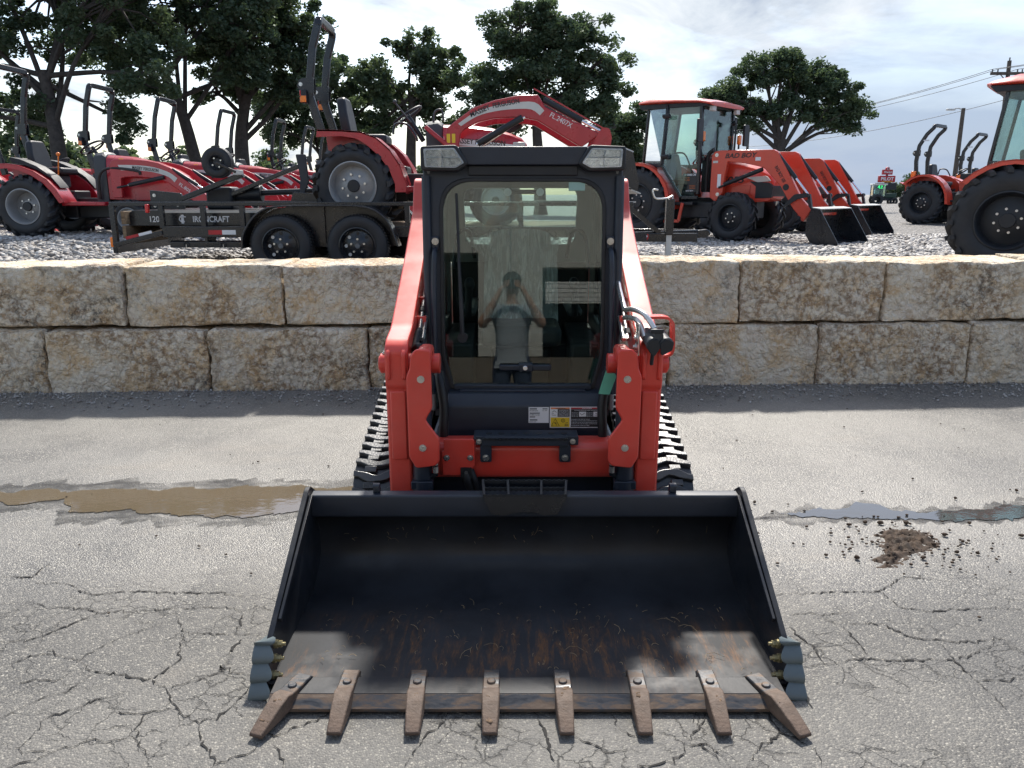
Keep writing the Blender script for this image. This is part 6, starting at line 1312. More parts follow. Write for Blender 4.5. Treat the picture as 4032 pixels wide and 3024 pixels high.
# tongue, coupler, jack, chains
for s in (-1, 1): TB(MB().bar((1.0, 9.7 + s * 0.75, 1.26), (2.30, 9.7 + s * 0.05, 1.27), 0.06, 0.11), 'tongue_beam', 'blackp', None, 0.006)
TB(MB().box(1.36, 2.22, 9.25, 9.31, 1.20, 1.30), 'tongue_side', 'blackp', None, 0.006)
m = MB().prism(rpoly([(2.14, 1.21), (2.14, 1.30), (2.44, 1.33), (2.48, 1.27), (2.42, 1.23)], 0.02, 3), 9.63, 9.77, 'y'); TB(m, 'coupler', 'blackp', None, 0.01)
j = TB(MB().box(1.83, 1.925, 9.23, 9.325, 1.28, 1.70), 'jack', 'blackp', None, 0.006); TB(MB().box(1.845, 1.91, 9.245, 9.31, 0.86, 1.28), 'jack_leg', 'stripe', j, 0.004)
TB(MB().tube(smooth_path([(1.90, 9.27, 1.70), (1.90, 9.27, 1.735), (1.84, 9.22, 1.71), (1.72, 9.15, 1.70), (1.66, 9.12, 1.72), (1.64, 9.12, 1.80), (1.70, 9.12, 1.80)], 5), 0.011, 8), 'jack_crank', 'steel', j)
TB(MB().box(1.30, 1.46, 9.20, 9.40, 1.655, 1.672), 'toolbox_lid', 'stripe', None, 0.003)
TB(MB().bar((1.40, 9.3, 1.60), (1.80, 9.3, 1.28), 0.05, 0.05), 'tongue_brace', 'blackp')
TB(MB().prism(rpoly([(1.585, 1.215), (1.565, 1.245), (1.57, 1.29), (1.60, 1.295), (1.63, 1.29), (1.635, 1.245), (1.615, 1.215)], 0.006, 2), 9.246, 9.2495, 'y'), 'maker_badge', 'redp'); TB(MB().box(1.58, 1.62, 9.243, 9.2455, 1.255, 1.275), 'badge_band', 'white')
for k, x in enumerate((2.04, 2.13)):
    ch = None
    for i in range(9):
        z = 1.20 - 0.034 * i; M = Matrix.Translation((x + 0.012 * sin(i * 1.1 + k) - TO[0], 9.42 - TO[1], z - TO[2])) @ Matrix.Rotation(pi / 2 * (i % 2) + 0.4 * k, 4, 'Z')
        if ch is None: ch = MB().tube([(0.012 * cos(2 * pi * q / 10), 0, 0.022 * sin(2 * pi * q / 10)) for q in range(10)], 0.0045, 5, closed=True).build('chain_link', MT['steel'], trl); ch.matrix_local = M
        else: link_copy(ch, M)
# ---- rotary cutter: deck box lying on the trailer, tail wheel, lift arms, gearbox shaft
CO = (-3.6, 9.7, 1.39)
cut = empty('rotary_cutter', CO, 0, 'black rotary cutter with tail wheel and white lettering riding at the trailer rear', 'mower')
def CB(m, name, mat, parent=None, bev=0.0): return m.build(name, MT[mat], parent or cut, CO, bev)
deck = CB(MB().prism(rpoly([(-4.42, 1.40), (-4.42, 1.53), (-4.36, 1.575), (-2.72, 1.575), (-2.66, 1.40)], 0.02, 3), 8.95, 10.45, 'y'), 'cutter_deck', 'blackp', None, 0.008)
CB(MB().box(-4.0, -2.75, 8.944, 8.949, 1.545, 1.575), 'deck_skirt', 'stripe', deck)
for s_, x, w_ in (('1206', -4.09, 0.15), ('IRONCRAFT', -3.46, 0.42)): text(s_, MT['white'], deck, Matrix.Translation((x, 8.944, 1.475)) @ SIDE, 0.07, w_, bold=0.02, off=CO)
m = MB().tube([(-3.79 + 0.035 * cos(R(a)), 8.943, 1.475 + 0.032 * sin(R(a))) for a in range(50, 311, 26)], 0.007, 6); m.box(-3.805, -3.775, 8.94, 8.946, 1.425, 1.525); m.box(-3.82, -3.75, 8.94, 8.946, 1.495, 1.507); CB(m, 'deck_emblem', 'white', deck)
CB(MB().prism(rpoly([(-4.30, 1.58), (-4.30, 1.80), (-3.93, 1.765), (-3.90, 1.58)], 0.01, 2), 9.3, 9.34, 'y'), 'side_bracket', 'blackp', None, 0.004)
m = MB(); 
for x, z in ((-4.25, 1.74), (-4.25, 1.62), (-3.98, 1.63)): CB(MB().bolt((x, 9.3, z), (0, -1, 0), 0.013, 0.012), 'bracket_bolt', 'steel')
CB(MB().bar((-3.92, 9.32, 1.70), (-3.18, 9.32, 1.98), 0.06, 0.09, up=(0, 1, 0)), 'tail_arm', 'blackp', None, 0.008)
CB(MB().bar((-3.52, 9.5, 1.70), (-2.56, 9.5, 2.08), 0.05, 0.08, up=(0, 1, 0)), 'lift_strut', 'blackp', None, 0.008)
CB(MB().prism(rpoly([(-2.58, 2.215), (-2.46, 2.215), (-2.44, 1.9), (-2.50, 1.76), (-2.56, 1.76), (-2.54, 1.95)], 0.015, 2), 9.44, 9.47, 'y'), 'mast', 'navy', None, 0.006)
CB(MB().prism(rpoly([(-2.66, 1.58), (-2.60, 1.78), (-2.28, 1.76), (-2.2, 1.58)], 0.015, 2), 9.30, 9.33, 'y'), 'hitch_plate', 'blackp', None, 0.006)
m = MB().cyl((-3.42, 9.6, 1.74), (-3.06, 9.6, 1.76), 0.07, 0.10, n=24); gb = CB(m, 'gearbox_shield', 'black', None, 0.01); CB(MB().box(-3.70, -3.38, 9.45, 9.75, 1.57, 1.84), 'gearbox', 'black', None, 0.03); CB(MB().cyl((-3.06, 9.6, 1.77), (-2.2, 9.6, 1.80), 0.035, n=16), 'drive_shaft', 'black')
wh = tyre_mesh(0.175, 0.13, 0.085, 0, 0.006).build('tail_wheel', MT['rubber'], cut, sharp=45); wh.location = (-3.44 - CO[0], 9.25 - CO[1], 2.11 - CO[2])
MB().lathe([(0.09, -0.05), (0.08, -0.06), (0.05, -0.02), (0.0, -0.02)], (0, 0, 0), 'y', 28, caps=False).build('rim', MT['black'], wh)
for k in range(4):
    a = pi / 2 * k + 0.5; MB().cyl((0.055 * cos(a), -0.025, 0.055 * sin(a)), (0.055 * cos(a), -0.042, 0.055 * sin(a)), 0.010, n=6).build('wheel_nut', MT['steel'], wh)
CB(MB().bar((-3.42, 9.14, 2.11), (-3.20, 9.16, 2.0), 0.03, 0.05, up=(0, 1, 0)), 'wheel_fork', 'blackp', None, 0.006); CB(MB().box(-3.24, -3.18, 9.14, 9.34, 1.97, 2.03), 'fork_block', 'stripe', None, 0.006)
# ================================================================== trees
def mk_leaf(name, a, b, c):
    t = NT(name); t.N.remove(t.b); p = t.wpos(); col = t.ramp(t.noise(0.9, 6, 0.7, p), [(0.3, a), (0.52, b), (0.72, c)])
    df = t.n('ShaderNodeBsdfDiffuse'); t.L.new(col, df.inputs[0]); tl = t.n('ShaderNodeBsdfTranslucent'); t.L.new(t.mix(1.0, col, (1.0, 1.0, 0.7), 'MULTIPLY'), tl.inputs[0])
    gl = t.n('ShaderNodeBsdfGlossy'); gl.inputs['Roughness'].default_value = 0.45; gl.inputs[0].default_value = (0.5, 0.55, 0.5, 1)
    m1 = t.n('ShaderNodeMixShader'); m1.inputs[0].default_value = 0.5; t.L.new(df.outputs[0], m1.inputs[1]); t.L.new(tl.outputs[0], m1.inputs[2])
    m2 = t.n('ShaderNodeMixShader'); m2.inputs[0].default_value = 0.05; t.L.new(m1.outputs[0], m2.inputs[1]); t.L.new(gl.outputs[0], m2.inputs[2]); t.L.new(m2.outputs[0], t.out.inputs[0]); return t.m
MT['leaf'] = mk_leaf('oak_leaf', (0.052, 0.084, 0.052), (0.088, 0.130, 0.075), (0.14, 0.18, 0.10))
MT['leaf2'] = mk_leaf('oak_leaf_pale', (0.06, 0.09, 0.05), (0.095, 0.135, 0.075), (0.14, 0.18, 0.10))
MT['bark'] = plain('bark', (0.062, 0.052, 0.044), 0.9, var=0.35, vs=9, bump=0.8, bs=26)
def tree(label, base, trunk, lobes, seed, nclus, leaves, lsize=0.15, mat='leaf', group='oak trees behind the yard', depth=0.8, r0=0.28, name='oak_tree', rc=0.45):
    """trunk: list of (x, dy, z); lobes: (x, dy, z, rx, rz) all in metres relative to base"""
    r = np.random.RandomState(seed); t = empty(name, base, 0, label, 'tree', group)
    m = MB(); tp = smooth_path(trunk, 4); n = len(tp)
    m.tube(tp, [r0 * (1.25 if i == 0 else 1) * (1 - 0.45 * i / (n - 1)) for i in range(n)], 9)
    top = V(tp[-1]); cl = []
    wts = np.array([a[3] * a[4] for a in lobes]); wts = wts / wts.sum()
    for li, (x, dy, z, rx, rz) in enumerate(lobes):
        c = V((x, dy, z)); st = V(tp[max(1, int(n * r.uniform(0.55, 0.99)) - 1)])
        mid = st.lerp(c, 0.5) + V((r.uniform(-.3, .3), r.uniform(-.3, .3), r.uniform(0.0, .5)))
        lp = smooth_path([st, mid, c, c + (c - st) * 0.08], 4); k = len(lp); m.tube(lp, [r0 * 0.34 * (1 - 0.85 * i / (k - 1)) for i in range(k)], 6)
        for _ in range(max(3, int(1.7 * nclus * wts[li]))):
            u = r.normal(size=3); u /= np.linalg.norm(u); rad = r.uniform(0.2, 1.0) ** 0.5 * r.choice([0.9, 1.0, 1.28])
            p = V((x + u[0] * rx * rad, dy + u[1] * rx * depth * rad, z + u[2] * rz * rad * (1.0 if u[2] > 0 else 0.8))); cl.append(p)
            if r.rand() < 0.6:
                a = V(lp[r.randint(k // 3, k)]); q = a.lerp(p, 0.5) + V((0, 0, r.uniform(-0.15, 0.25))); m.tube([a, q, p], [0.05, 0.03, 0.012], 4)
    m.build('trunk', MT['bark'], t, sharp=60)
    C = np.array([tuple(p) for p in cl]); N_ = int(leaves * 1.55); lsize *= 0.62; idx = r.randint(0, len(C), N_)
    cr = r.uniform(0.55, 1.25, len(C)) * rc
    d = r.normal(size=(N_, 3)); d /= np.linalg.norm(d, axis=1)[:, None]; d *= (r.uniform(0, 1, (N_, 1)) ** 0.45)
    d[:, 2] *= 0.72
    P = C[idx] + d * cr[idx][:, None]
    s = lsize * r.uniform(0.55, 1.25, N_)
    a = r.normal(size=(N_, 3)); a[:, 2] *= 0.6; a /= np.linalg.norm(a, axis=1)[:, None]; b = np.cross(a, r.normal(size=(N_, 3))); b /= np.linalg.norm(b, axis=1)[:, None]
    a = a * s[:, None]; b = b * (s * r.uniform(0.4, 0.75, N_))[:, None]
    co = np.stack([P - a, P + b * 0.9 - a * 0.15, P + a, P - b], 1).reshape(-1, 3)
    me = bpy.data.meshes.new('crown'); me.vertices.add(4 * N_); me.vertices.foreach_set('co', co.astype(np.float32).ravel())
    me.loops.add(4 * N_); me.loops.foreach_set('vertex_index', np.arange(4 * N_, dtype=np.int32)); me.polygons.add(N_)
    me.polygons.foreach_set('loop_start', np.arange(0, 4 * N_, 4, dtype=np.int32)); me.polygons.foreach_set('loop_total', np.full(N_, 4, dtype=np.int32)); me.update(); me.validate(); me.materials.append(MT[mat])
    o = bpy.data.objects.new('crown', me); COL.objects.link(o); o.parent = t; return t
G0 = 1.0
tree('large dark oak filling the upper left corner, straight trunk behind the first roll bars', (-14.9, 26, G0), [(0, 0, -0.2), (0.05, 0, 2.0), (0.0, 0, 3.6), (-0.1, 0, 4.6)], [(-2.6, 0, 6.2, 2.3, 1.9), (0.2, 0.5, 6.9, 2.3, 2.2), (2.4, -0.3, 6.4, 2.0, 1.8), (-3.0, 0, 4.2, 1.8, 1.3), (0.5, 0.8, 9.0, 2.6, 1.6), (3.2, 0, 4.5, 1.4, 1.1), (-4.6, 0.3, 3.0, 1.4, 1.0), (-1.2, 1.2, 3.6, 1.6, 1.1), (1.6, 1.4, 3.2, 1.3, 0.8), (-4.4, 0.2, 7.6, 2.2, 1.8), (-2.0, 0.4, 8.4, 2.2, 1.6), (3.0, 0.4, 8.2, 2.2, 1.7)], 1, 170, 42000, 0.135)
tree('tall oak with a leaning trunk bared against the sky, left of centre', (-11.9, 30, G0), [(0.2, 0, -0.2), (-0.1, 0, 2.0), (-0.45, 0, 3.8), (-1.0, 0, 5.2)], [(-2.3, 0, 6.6, 1.8, 1.3), (-0.3, 0.3, 7.2, 2.3, 1.6), (1.9, 0, 6.6, 1.8, 1.5), (0.2, 0.4, 9.2, 2.6, 1.5), (-2.9, 0.2, 8.6, 1.7, 1.2), (2.9, 0.2, 8.4, 1.5, 1.2), (-2.2, 0.0, 4.9, 1.0, 0.7), (-3.6, 0.4, 6.0, 1.4, 1.1), (1.9, 0.4, 5.2, 1.2, 0.8)], 2, 150, 34000, 0.135)
tree('dark oak with a thick upright trunk right of the leaning oak', (-10.5, 32, G0), [(-0.3, 0, -0.2), (-0.4, 0, 2.0), (-0.3, 0, 3.4), (0.0, 0, 4.6)], [(-0.8, 0, 6.1, 1.6, 1.2), (1.2, 0.2, 6.3, 1.4, 1.4), (0.5, 0, 7.8, 1.7, 1.1), (1.5, 0.1, 4.6, 1.0, 0.9), (-1.4, 0.3, 4.7, 1.1, 0.8), (0.3, 0.2, 8.7, 1.2, 0.7), (2.0, 0.1, 5.4, 1.2, 1.0), (0.3, 0.4, 5.0, 1.4, 0.8), (2.3, 0.2, 7.2, 1.1, 0.9)], 3, 110, 26000, 0.135, r0=0.34)
tree('oak behind the tall roll bar of the trailer tractor', (-8.9, 38, G0), [(0, 0, -0.2), (-0.1, 0, 1.8), (0.1, 0, 3.6)], [(-1.2, 0, 5.2, 1.3, 1.2), (0.5, 0, 5.8, 1.5, 1.4), (1.5, 0.3, 4.7, 1.0, 0.9), (-0.5, 0.2, 4.1, 1.3, 0.8), (2.4, 0.2, 3.8, 1.0, 0.8), (-2.0, 0.2, 3.6, 1.2, 0.9), (-2.4, 0.3, 5.0, 1.2, 1.0), (2.6, 0.1, 5.2, 1.0, 0.9), (0.4, 0.3, 3.3, 1.4, 0.7)], 4, 100, 22000, 0.15)
tree('slim open-crowned oak left of the central oak, sky showing through', (-4.6, 36, G0), [(-0.1, 0, -0.2), (0, 0, 2.4), (0.1, 0, 4.2), (0.2, 0, 5.2)], [(-1.6, 0, 5.9, 0.9, 0.8), (0.3, 0, 6.8, 1.1, 0.8), (1.5, 0, 5.9, 1.2, 1.1), (-1.0, 0.2, 4.6, 1.1, 0.8), (0.7, 0, 4.9, 1.1, 0.8), (1.6, 0.2, 3.8, 1.0, 0.7), (-1.7, 0, 3.6, 0.8, 0.5)], 5, 85, 14000, 0.15, 'leaf2')
tree('big round-crowned oak in the centre behind the loader cab', (1.15, 34, G0), [(0.1, 0, -0.2), (0.0, 0, 2.0), (-0.1, 0, 3.4), (-0.2, 0, 4.6)], [(-0.9, 0, 7.2, 1.4, 1.1), (1.0, 0, 7.2, 1.5, 1.2), (0.0, 0.3, 6.0, 2.0, 1.3), (-2.2, 0, 5.0, 1.4, 1.1), (2.4, 0, 6.0, 1.2, 1.1), (2.5, 0.2, 4.6, 1.2, 0.9), (-1.4, 0.2, 4.0, 1.4, 0.8), (1.0, 0.3, 4.4, 1.5, 0.9), (3.0, 0, 3.5, 0.6, 0.5), (0.1, 0.2, 8.0, 0.9, 0.6), (-2.6, 0, 3.6, 1.0, 0.6)], 6, 185, 38000, 0.14)
tree('small pale tree peeping between the central oak and the orange cab', (6.6, 45, G0), [(0, 0, -0.2), (0, 0, 1.8), (0, 0, 3.0)], [(-0.6, 0, 4.4, 1.0, 0.9), (0.5, 0, 4.9, 0.9, 0.8), (0.1, 0, 3.5, 1.2, 0.8), (-0.7, 0, 2.5, 0.9, 0.6), (0.8, 0, 2.7, 0.8, 0.6)], 7, 55, 9000, 0.17, 'leaf2')
tree('spreading oak standing alone on the right beyond the orange loader tractor', (14.2, 42, G0), [(0, 0, -0.2), (0.0, 0, 1.6), (-0.1, 0, 2.7), (0.1, 0, 3.6)], [(-3.0, 0, 5.6, 1.3, 0.9), (-1.2, 0, 6.9, 1.3, 0.9), (0.6, 0.2, 6.7, 1.5, 1.0), (2.2, 0, 6.2, 1.4, 1.0), (3.5, 0, 5.2, 1.0, 0.8), (-1.7, 0.3, 5.2, 1.4, 0.8), (0.5, 0.3, 5.1, 1.6, 0.9), (2.4, 0.2, 4.8, 1.3, 0.7), (-3.5, 0, 4.9, 0.8, 0.5), (3.4, 0, 4.2, 0.7, 0.5), (-0.2, 0, 7.5, 0.9, 0.4), (-2.2, 0.1, 4.3, 0.8, 0.4)], 8, 165, 30000, 0.15, r0=0.36)
far = 'low trees along the horizon'
for i, (x, y, s_, lab) in enumerate(((-27, 62, 1.0, 'low bushy tree on the horizon seen through the first red row'), (-22, 70, 0.9, 'low bushy tree on the horizon right of the leaning trunk'), (-16, 74, 0.75, 'low bushy tree on the horizon under the dark oaks'), (-34, 60, 1.2, 'broad bush on the horizon at the far left'), (50.5, 138, 1.1, 'low dark bush on the horizon left of the fuel sign'), (70, 140, 0.85, 'low dark bush on the horizon right of the fuel sign'), (-9, 80, 0.7, 'low bush on the horizon below the slim oak'))):
    if i == 0: ft = tree(lab, (x, y, 0.9), [(0, 0, -0.2), (0, 0, 1.2)], [(-2.0, 0, 1.6, 2.0, 1.3), (1.2, 0, 2.2, 2.2, 1.6), (3.2, 0, 1.2, 1.6, 1.0), (-3.6, 0, 1.0, 1.5, 0.8)], 31, 60, 9000, 0.30, 'leaf2', far, name='bush', rc=0.8)
    else:
        c = copy_tree(ft); c.location = (x, y, 0.9); c.rotation_euler = (0, 0, i * 1.3); c.scale = (s_ * 1.25,) * 3; c['label'] = lab; c['category'] = 'bush'
ft['category'] = 'bush'
# ================================================================== signs, poles, wires, far vehicles
sgn = empty('fuel_sign', (57.1, 120, 0.40), R(8), 'tall red and white roadside fuel sign with green price digits', 'sign')
MB().box(-0.14, 0.14, -0.1, 0.1, 0, 4.3).build('pole', MT['dgrey'], sgn)
MB().prism(rpoly([(-1.32, 3.15), (1.32, 3.15), (1.32, 4.12), (-1.32, 4.12)], 0.12, 4), -0.2, 0.2, 'y').build('name_panel', MT['redp'], sgn)
text('PILOT', MT['white'], sgn, Matrix.Translation((0, -0.23, 3.66)) @ SIDE, 0.50, 2.1, bold=0.03)
MB().box(-0.9, 0.9, -0.22, -0.201, 3.20, 3.26).build('name_swoosh', MT['yellow'], sgn)
MB().box(-1.68, 1.68, -0.2, 0.2, 2.05, 3.05).build('price_panel', MT['black'], sgn)
t = NT('green_led'); t.set(color=(0.0, 0.1, 0.02), emit=(0.02, 1.0, 0.22), emits=0.9); MT['led'] = t.m
text('4.87', MT['led'], sgn, Matrix.Translation((-0.75, -0.225, 2.50)) @ SIDE, 0.62, 1.35, name='price_digits', bold=0.02)
MB().box(-0.05, 0.05, -0.05, 0.05, 4.1, 4.3).build('upper_pole', MT['dgrey'], sgn)
MB().prism(rpoly([(-0.80, 4.28), (0.80, 4.28), (0.80, 5.02), (-0.80, 5.02)], 0.04, 3), -0.16, 0.16, 'y').build('upper_panel', MT['redp'], sgn)
MB().cyl((0, -0.15, 5.12), (0, 0.15, 5.12), 0.30, n=24).build('upper_disc', MT['redp'], sgn)
text("Wendy's", MT['white'], sgn, Matrix.Translation((0, -0.19, 4.62)) @ SIDE, 0.42, 1.3, bold=0.02)
MB().tube([(0.18 * cos(2 * pi * i / 16), -0.17, 5.14 + 0.18 * sin(2 * pi * i / 16)) for i in range(16)], 0.03, 6, closed=True).build('disc_ring', MT['white'], sgn)
MT['polewood'] = plain('pole_wood', (0.10, 0.08, 0.065), 0.85, var=0.3, vs=4)
up = empty('utility_pole', (37.0, 60, 0.9), 0, 'wooden utility pole with crossarm at the right edge above the orange roof', 'utility pole', 'utility poles')
MB().cyl((0, 0, 0), (-0.4, 0, 10.4), 0.20, 0.14, n=12).build('pole', MT['polewood'], up)
MB().box(-1.65, 0.75, -0.08, 0.08, 9.42, 9.62).build('crossarm', MT['polewood'], up)
for x in (-1.0, 0.2): MB().bar((x, -0.1, 9.45), (-0.42, -0.1, 8.9), 0.05, 0.05).build('brace', MT['polewood'], up)
for x in (-1.55, -1.15, 0.3, 0.65): MB().cyl((x, 0, 9.62), (x, 0, 9.82), 0.05, n=8).build('insulator', MT['grey'], up)
MB().cyl((-0.4, 0, 10.4), (-0.4, 0, 10.62), 0.05, n=8).build('insulator', MT['grey'], up)
u2 = empty('utility_pole', (23.7, 80, 0.9), 0, 'thin far utility pole between the orange cab and the lone oak', 'utility pole', 'utility poles')
MB().cyl((0, 0, 0), (0, 0, 7.7), 0.16, 0.12, n=10).build('pole', MT['polewood'], u2); MB().box(-0.65, 0.75, -0.06, 0.06, 7.15, 7.28).build('crossarm', MT['polewood'], u2)
lp = empty('light_pole', (27.0, 48, 0.9), 0, 'dark light pole with a side lamp behind the roll-bar tractors', 'lamp post')
MB().cyl((0, 0, 0), (-0.05, 0, 5.85), 0.16, 0.11, n=12).build('pole', MT['polewood'], lp); MB().tube([(-0.05, 0, 5.75), (-0.35, 0, 5.85), (-0.6, 0, 5.82)], 0.035, 8).build('lamp_arm', MT['stripe'], lp); MB().box(-1.05, -0.55, -0.1, 0.1, 5.72, 5.82).build('lamp_head', MT['stripe'], lp, bev=0.03)
# wires sag between the two utility poles and on past the right edge
A1 = V((36.6, 60, 11.5)); B1 = V((23.7, 80, 8.2))
for k, (a, b, lab) in enumerate((((35.45, 60, 10.72), (22.95, 80.5, 8.25), 'topmost overhead wire crossing the sky on the right'), ((35.85, 60, 10.72), (23.1, 80, 8.25), 'second overhead wire crossing the sky on the right'), ((37.3, 60, 10.72), (24.4, 80, 8.25), 'third overhead wire crossing the sky on the right'), ((36.7, 59.9, 8.6), (23.7, 80, 6.4), 'lower overhead wire crossing the sky on the right'))):
    a = V(a); b = V(b); e = a + (a - b) * 0.9; P = []
    for q, w_ in ((b, a), (a, e)):
        for i in range(13):
            s_ = i / 12; p = q.lerp(w_, s_); p.z -= 4 * 0.55 * s_ * (1 - s_); P.append(p)
    o = MB().tube(P, 0.02, 5).build('overhead_wire', MT['black']); tag(o, lab, 'wire', 'overhead wires')
# far machines
fv = empty('cab_tractor', (34.9, 75, 0.75), R(-12), 'far dark green tractor with pale cab roof below the fuel sign', 'tractor', scale=0.86)
MT['dkgreen'] = plain('dark_green_paint', (0.015, 0.045, 0.03), 0.4)
for s in (-1, 1):
    for x, r in ((0, 0.6), (1.7, 0.42)): tyre_mesh(r, 0.32, r * 0.5, 14, 0.04).build('wheel', MT['rubber'], fv).location = (x, s * 0.6, r)
    for x in (-0.5, 0.75): MB().box(x - 0.04, x + 0.04, s * 0.62 - 0.04, s * 0.62 + 0.04, 0.9, 2.15).build('cab_post', MT['black'], fv)
    MB().box(-0.46, 0.71, s * 0.62 - 0.004, s * 0.62 + 0.004, 1.0, 2.1).build('side_window', MT['cabglass'], fv)
MB().box(-0.3, 1.9, -0.3, 0.3, 0.5, 0.95).build('chassis', MT['black'], fv); MB().box(0.8, 2.0, -0.36, 0.36, 0.8, 1.3).build('hood', MT['dkgreen'], fv, bev=0.06); MB().box(-0.65, 0.9, -0.72, 0.72, 2.15, 2.32).build('cab_roof', MT['stripe'], fv, bev=0.05)
for x in (-0.5, 0.75): MB().box(x - 0.004, x + 0.004, -0.58, 0.58, 1.0, 2.1).build('end_window', MT['cabglass'], fv)
MT['carwhite'] = plain('white_car_paint', (0.62, 0.63, 0.64), 0.25, coat=0.5)
def car(loc, rz, mat, label):
    c = empty('parked_truck', loc, rz, label, 'truck', 'vehicles parked far off')
    MB().prism(rpoly([(-2.4, 0.55), (-2.4, 1.05), (-0.8, 1.08), (-0.35, 1.7), (1.0, 1.7), (1.5, 1.12), (2.5, 1.0), (2.55, 0.5)], 0.08, 3), -0.9, 0.9, 'y').build('body', MT[mat], c, bev=0.05)
    for s in (-1, 1):
        MB().prism([(-0.62, 1.12), (-0.28, 1.62), (0.93, 1.62), (1.3, 1.14)], s * 0.895, s * 0.912, 'y').build('side_window', MT['black'], c)
        for x in (-1.55, 1.6): MB().cyl((x, s * 0.7, 0.38), (x, s * 0.93, 0.38), 0.38, n=20).build('wheel', MT['rubber'], c)
    return c
car((28.9, 52, 0.9), R(25), 'carwhite', 'far white pickup partly hidden behind the roll-bar tractor'); car((23.4, 62, 0.9), R(12), 'mfred', 'far red pickup glimpsed beside the dark green tractor')
# ================================================================== what stands behind the camera and is mirrored in the cab door
MT['cream'] = plain('cream_siding', (0.40, 0.385, 0.345), 0.6, var=0.06); MT['dock'] = plain('brown_dock', (0.13, 0.105, 0.08), 0.8, var=0.2); MT['shade'] = plain('dark_opening', (0.02, 0.024, 0.028), 0.7)
bl = empty('dealer_building', (0, -6.0, 0), 0, 'cream building with dock doors mirrored in the loader cab glass', 'building')
m = MB().box(-9, -1.25, -0.3, 0, 1.0, 5.0); m.box(-0.62, 0.56, -0.3, 0, 1.0, 5.0); m.box(3.2, 9, -0.3, 0, 1.0, 5.0); m.box(-1.25, -0.62, -0.3, 0, 2.9, 5.0); m.box(0.56, 3.2, -0.3, 0, 2.63, 5.0); m.build('wall', MT['cream'], bl)
MB().box(-9, 9, -0.3, 0.12, -0.1, 0.98).build('dock_base', MT['dock'], bl); MB().box(-9.3, 9.3, -3.0, 0.5, 5.0, 5.2).build('roof', MT['stripe'], bl)
MB().box(-9, 9, -3.0, -2.9, 0, 5.0).build('back_wall', MT['shade'], bl); MB().box(-9, 9, -2.9, -0.3, 0.9, 0.96).build('dock_floor', MT['dock'], bl)
for i in range(10): MB().box(0.62, 3.15, -0.12, -0.08 + 0.012 * (i % 2), 1.98 + 0.040 * i, 2.016 + 0.040 * i).build('shutter_slat', MT['stripe'], bl)
for x in (-0.03,): MB().box(x - 0.005, x + 0.005, 0.0, 0.004, 1.0, 5.0).build('wall_seam', MT['grey'], bl)
MB().prism([(-1.3, 3.0), (-3.2, 3.9), (-3.2, 3.75), (-1.3, 2.8)], 0.0, 0.7, 'y').build('awning', MT['shade'], bl)
MB().box(-3.4, -1.3, -0.02, 0.006, 1.0, 2.75).build('side_door', MT['shade'], bl, bev=0.002)
# photographer
ph = empty('person', (0, -0.36, 0), 0, 'photographer in cap, grey T-shirt and jeans mirrored in the cab glass', 'person')
MT['skin'] = plain('skin', (0.42, 0.24, 0.16), 0.55, var=0.06); MT['shirt'] = plain('grey_shirt', (0.24, 0.26, 0.28), 0.9, bump=0.3, bs=30); MT['jeans'] = plain('jeans', (0.03, 0.045, 0.08), 0.9, bump=0.3, bs=60); MT['capm'] = plain('camo_cap', (0.05, 0.052, 0.045), 0.9, var=0.6, vs=40)
def skin(name, V_, E_, mat, root=0, sub=2):
    me = bpy.data.meshes.new(name); me.from_pydata([v[:3] for v in V_], E_, []); me.materials.append(MT[mat])
    o = bpy.data.objects.new(name, me); COL.objects.link(o); o.parent = ph
    md = o.modifiers.new('skin', 'SKIN'); md.use_smooth_shade = True
    if not me.skin_vertices:
        b = bmesh.new(); b.from_mesh(me); b.verts.layers.skin.verify(); b.to_mesh(me); b.free()
    for i, v in enumerate(V_):
        sv = me.skin_vertices[0].data[i]; sv.radius = (v[3], v[4] if len(v) > 4 else v[3]); sv.use_root = i == root
    s = o.modifiers.new('sub', 'SUBSURF'); s.levels = sub; s.render_levels = sub; return o
# x to the camera's right, y forward
body = [(0, -0.02, 0.98, .14, .11), (0, -0.02, 1.18, .135, .10), (0, 0.0, 1.40, .16, .11), (0, 0.0, 1.50, .07, .07), (0, 0.02, 1.60, .058, .06), (0, 0.03, 1.70, .082, .10), (0, 0.03, 1.78, .085, .10)]
E_ = [(i, i + 1) for i in range(6)]
def limb(p, pts):
    for q in pts: body.append(q); E_.append((p, len(body) - 1)); p = len(body) - 1
for s in (-1, 1):
    limb(2, [(s * .20, 0, 1.46, .075), (s * .31, 0.08, 1.34, .064), (s * .325, 0.14, 1.28, .056), (s * .22, 0.24, 1.48, .046), (s * .115, 0.29, 1.655, .028), (s * .085, 0.295, 1.70, .036, .022)])
    limb(0, [(s * .10, -0.02, 0.90, .095), (s * .115, 0.0, 0.50, .065), (s * .12, -0.03, 0.28, .055), (s * .125, -0.03, 0.08, .04), (s * .14, 0.11, 0.04, .04, .03)])
skin('body', body, E_, 'skin')
sh = [(0, -0.02, 0.86, .19, .15), (0, -0.02, 1.0, .195, .155), (0, -0.02, 1.2, .195, .145), (0, 0.0, 1.40, .215, .14), (0, 0, 1.50, .09, .09)]; Es = [(0, 1), (1, 2), (2, 3), (3, 4)]
for s in (-1, 1): k = len(sh); sh += [(s * .22, 0, 1.455, .095), (s * .30, 0.06, 1.36, .088)]; Es += [(3, k), (k, k + 1)]
skin('shirt', sh, Es, 'shirt', 1)
je = [(0, -0.02, 1.06, .165, .13), (0, -0.02, 0.95, .175, .14)]; Ej = [(0, 1)]
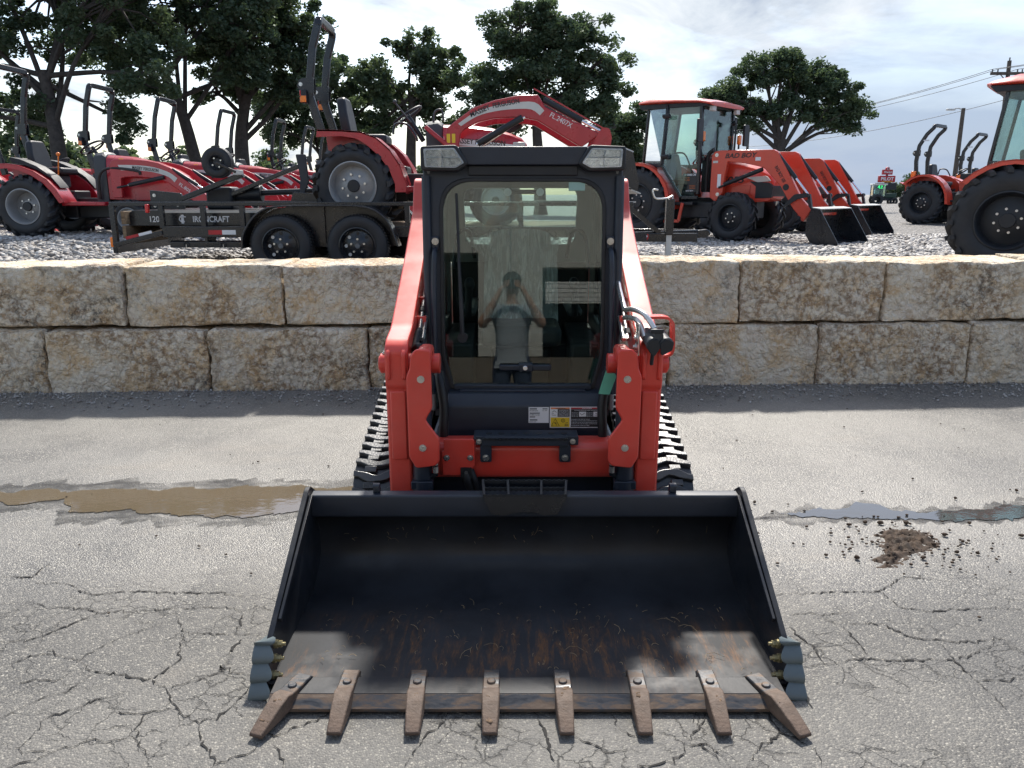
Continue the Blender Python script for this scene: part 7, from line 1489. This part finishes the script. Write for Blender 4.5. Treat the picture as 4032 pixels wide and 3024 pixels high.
for s in (-1, 1): k = len(je); je += [(s * .11, -0.02, 0.84, .125), (s * .125, 0, 0.50, .095), (s * .13, -0.03, 0.12, .078)]; Ej += [(1, k), (k, k + 1), (k + 1, k + 2)]
skin('jeans', je, Ej, 'jeans')
for s in (-1, 1):
    for f, (dz, L_) in enumerate(((0.030, .075), (0.010, .082), (-0.010, .078), (-0.028, .062))):
        skin('finger', [(s * .085, 0.30, 1.71 + dz, .010), (s * (.085 - L_ * .5), 0.325, 1.715 + dz, .009), (s * (.085 - L_ * .85), 0.318, 1.715 + dz, .008)], [(0, 1), (1, 2)], 'skin', 0, 1)
    skin('thumb', [(s * .090, 0.285, 1.685, .012), (s * .075, 0.27, 1.70, .010), (s * .05, 0.285, 1.712, .009)], [(0, 1), (1, 2)], 'skin', 0, 1)
    MB().prism(rpoly([(s * .075, 0.0), (s * .175, 0.0), (s * .175, 0.09), (s * .075, 0.09)], 0.02, 3), -0.12, 0.17, 'y').build('shoe', MT['black'], ph, bev=0.02)
    MB().sph((s * 0.035, 0.128, 1.745), 0.014, 0.008, 0.009, 8, 6).build('eye', MT['black'], ph); MB().sph((s * 0.088, 0.02, 1.73), 0.012, 0.025, 0.035, 8, 6).build('ear', MT['skin'], ph)
MB().prism([(0.115, 1.70), (0.155, 1.705), (0.125, 1.75)], -0.015, 0.015, 'x').build('nose', MT['skin'], ph, bev=0.006); MB().box(-0.025, 0.025, 0.118, 0.128, 1.668, 1.676).build('mouth', MT['skin'], ph)
m = MB().sph((0, 0.03, 1.775), 0.105, 0.115, 0.105, 20, 12); m.v = [(x, y, max(z, 1.765)) for x, y, z in m.v]; m.build('cap', MT['capm'], ph, sharp=60)
MB().prism(rpoly([(-0.09, 0.10), (0.09, 0.10), (0.06, 0.21), (-0.06, 0.21)], 0.03, 4), 1.775, 1.785, 'z').build('cap_brim', MT['capm'], ph)
phn = MB().box(-0.075, 0.075, 0.296, 0.304, 1.665, 1.742).build('phone', MT['black'], None, off=(0, 0, 1.665), bev=0.004); phn.location = (0, -0.36, 1.665); tag(phn, 'black phone held up by the mirrored photographer', 'phone')
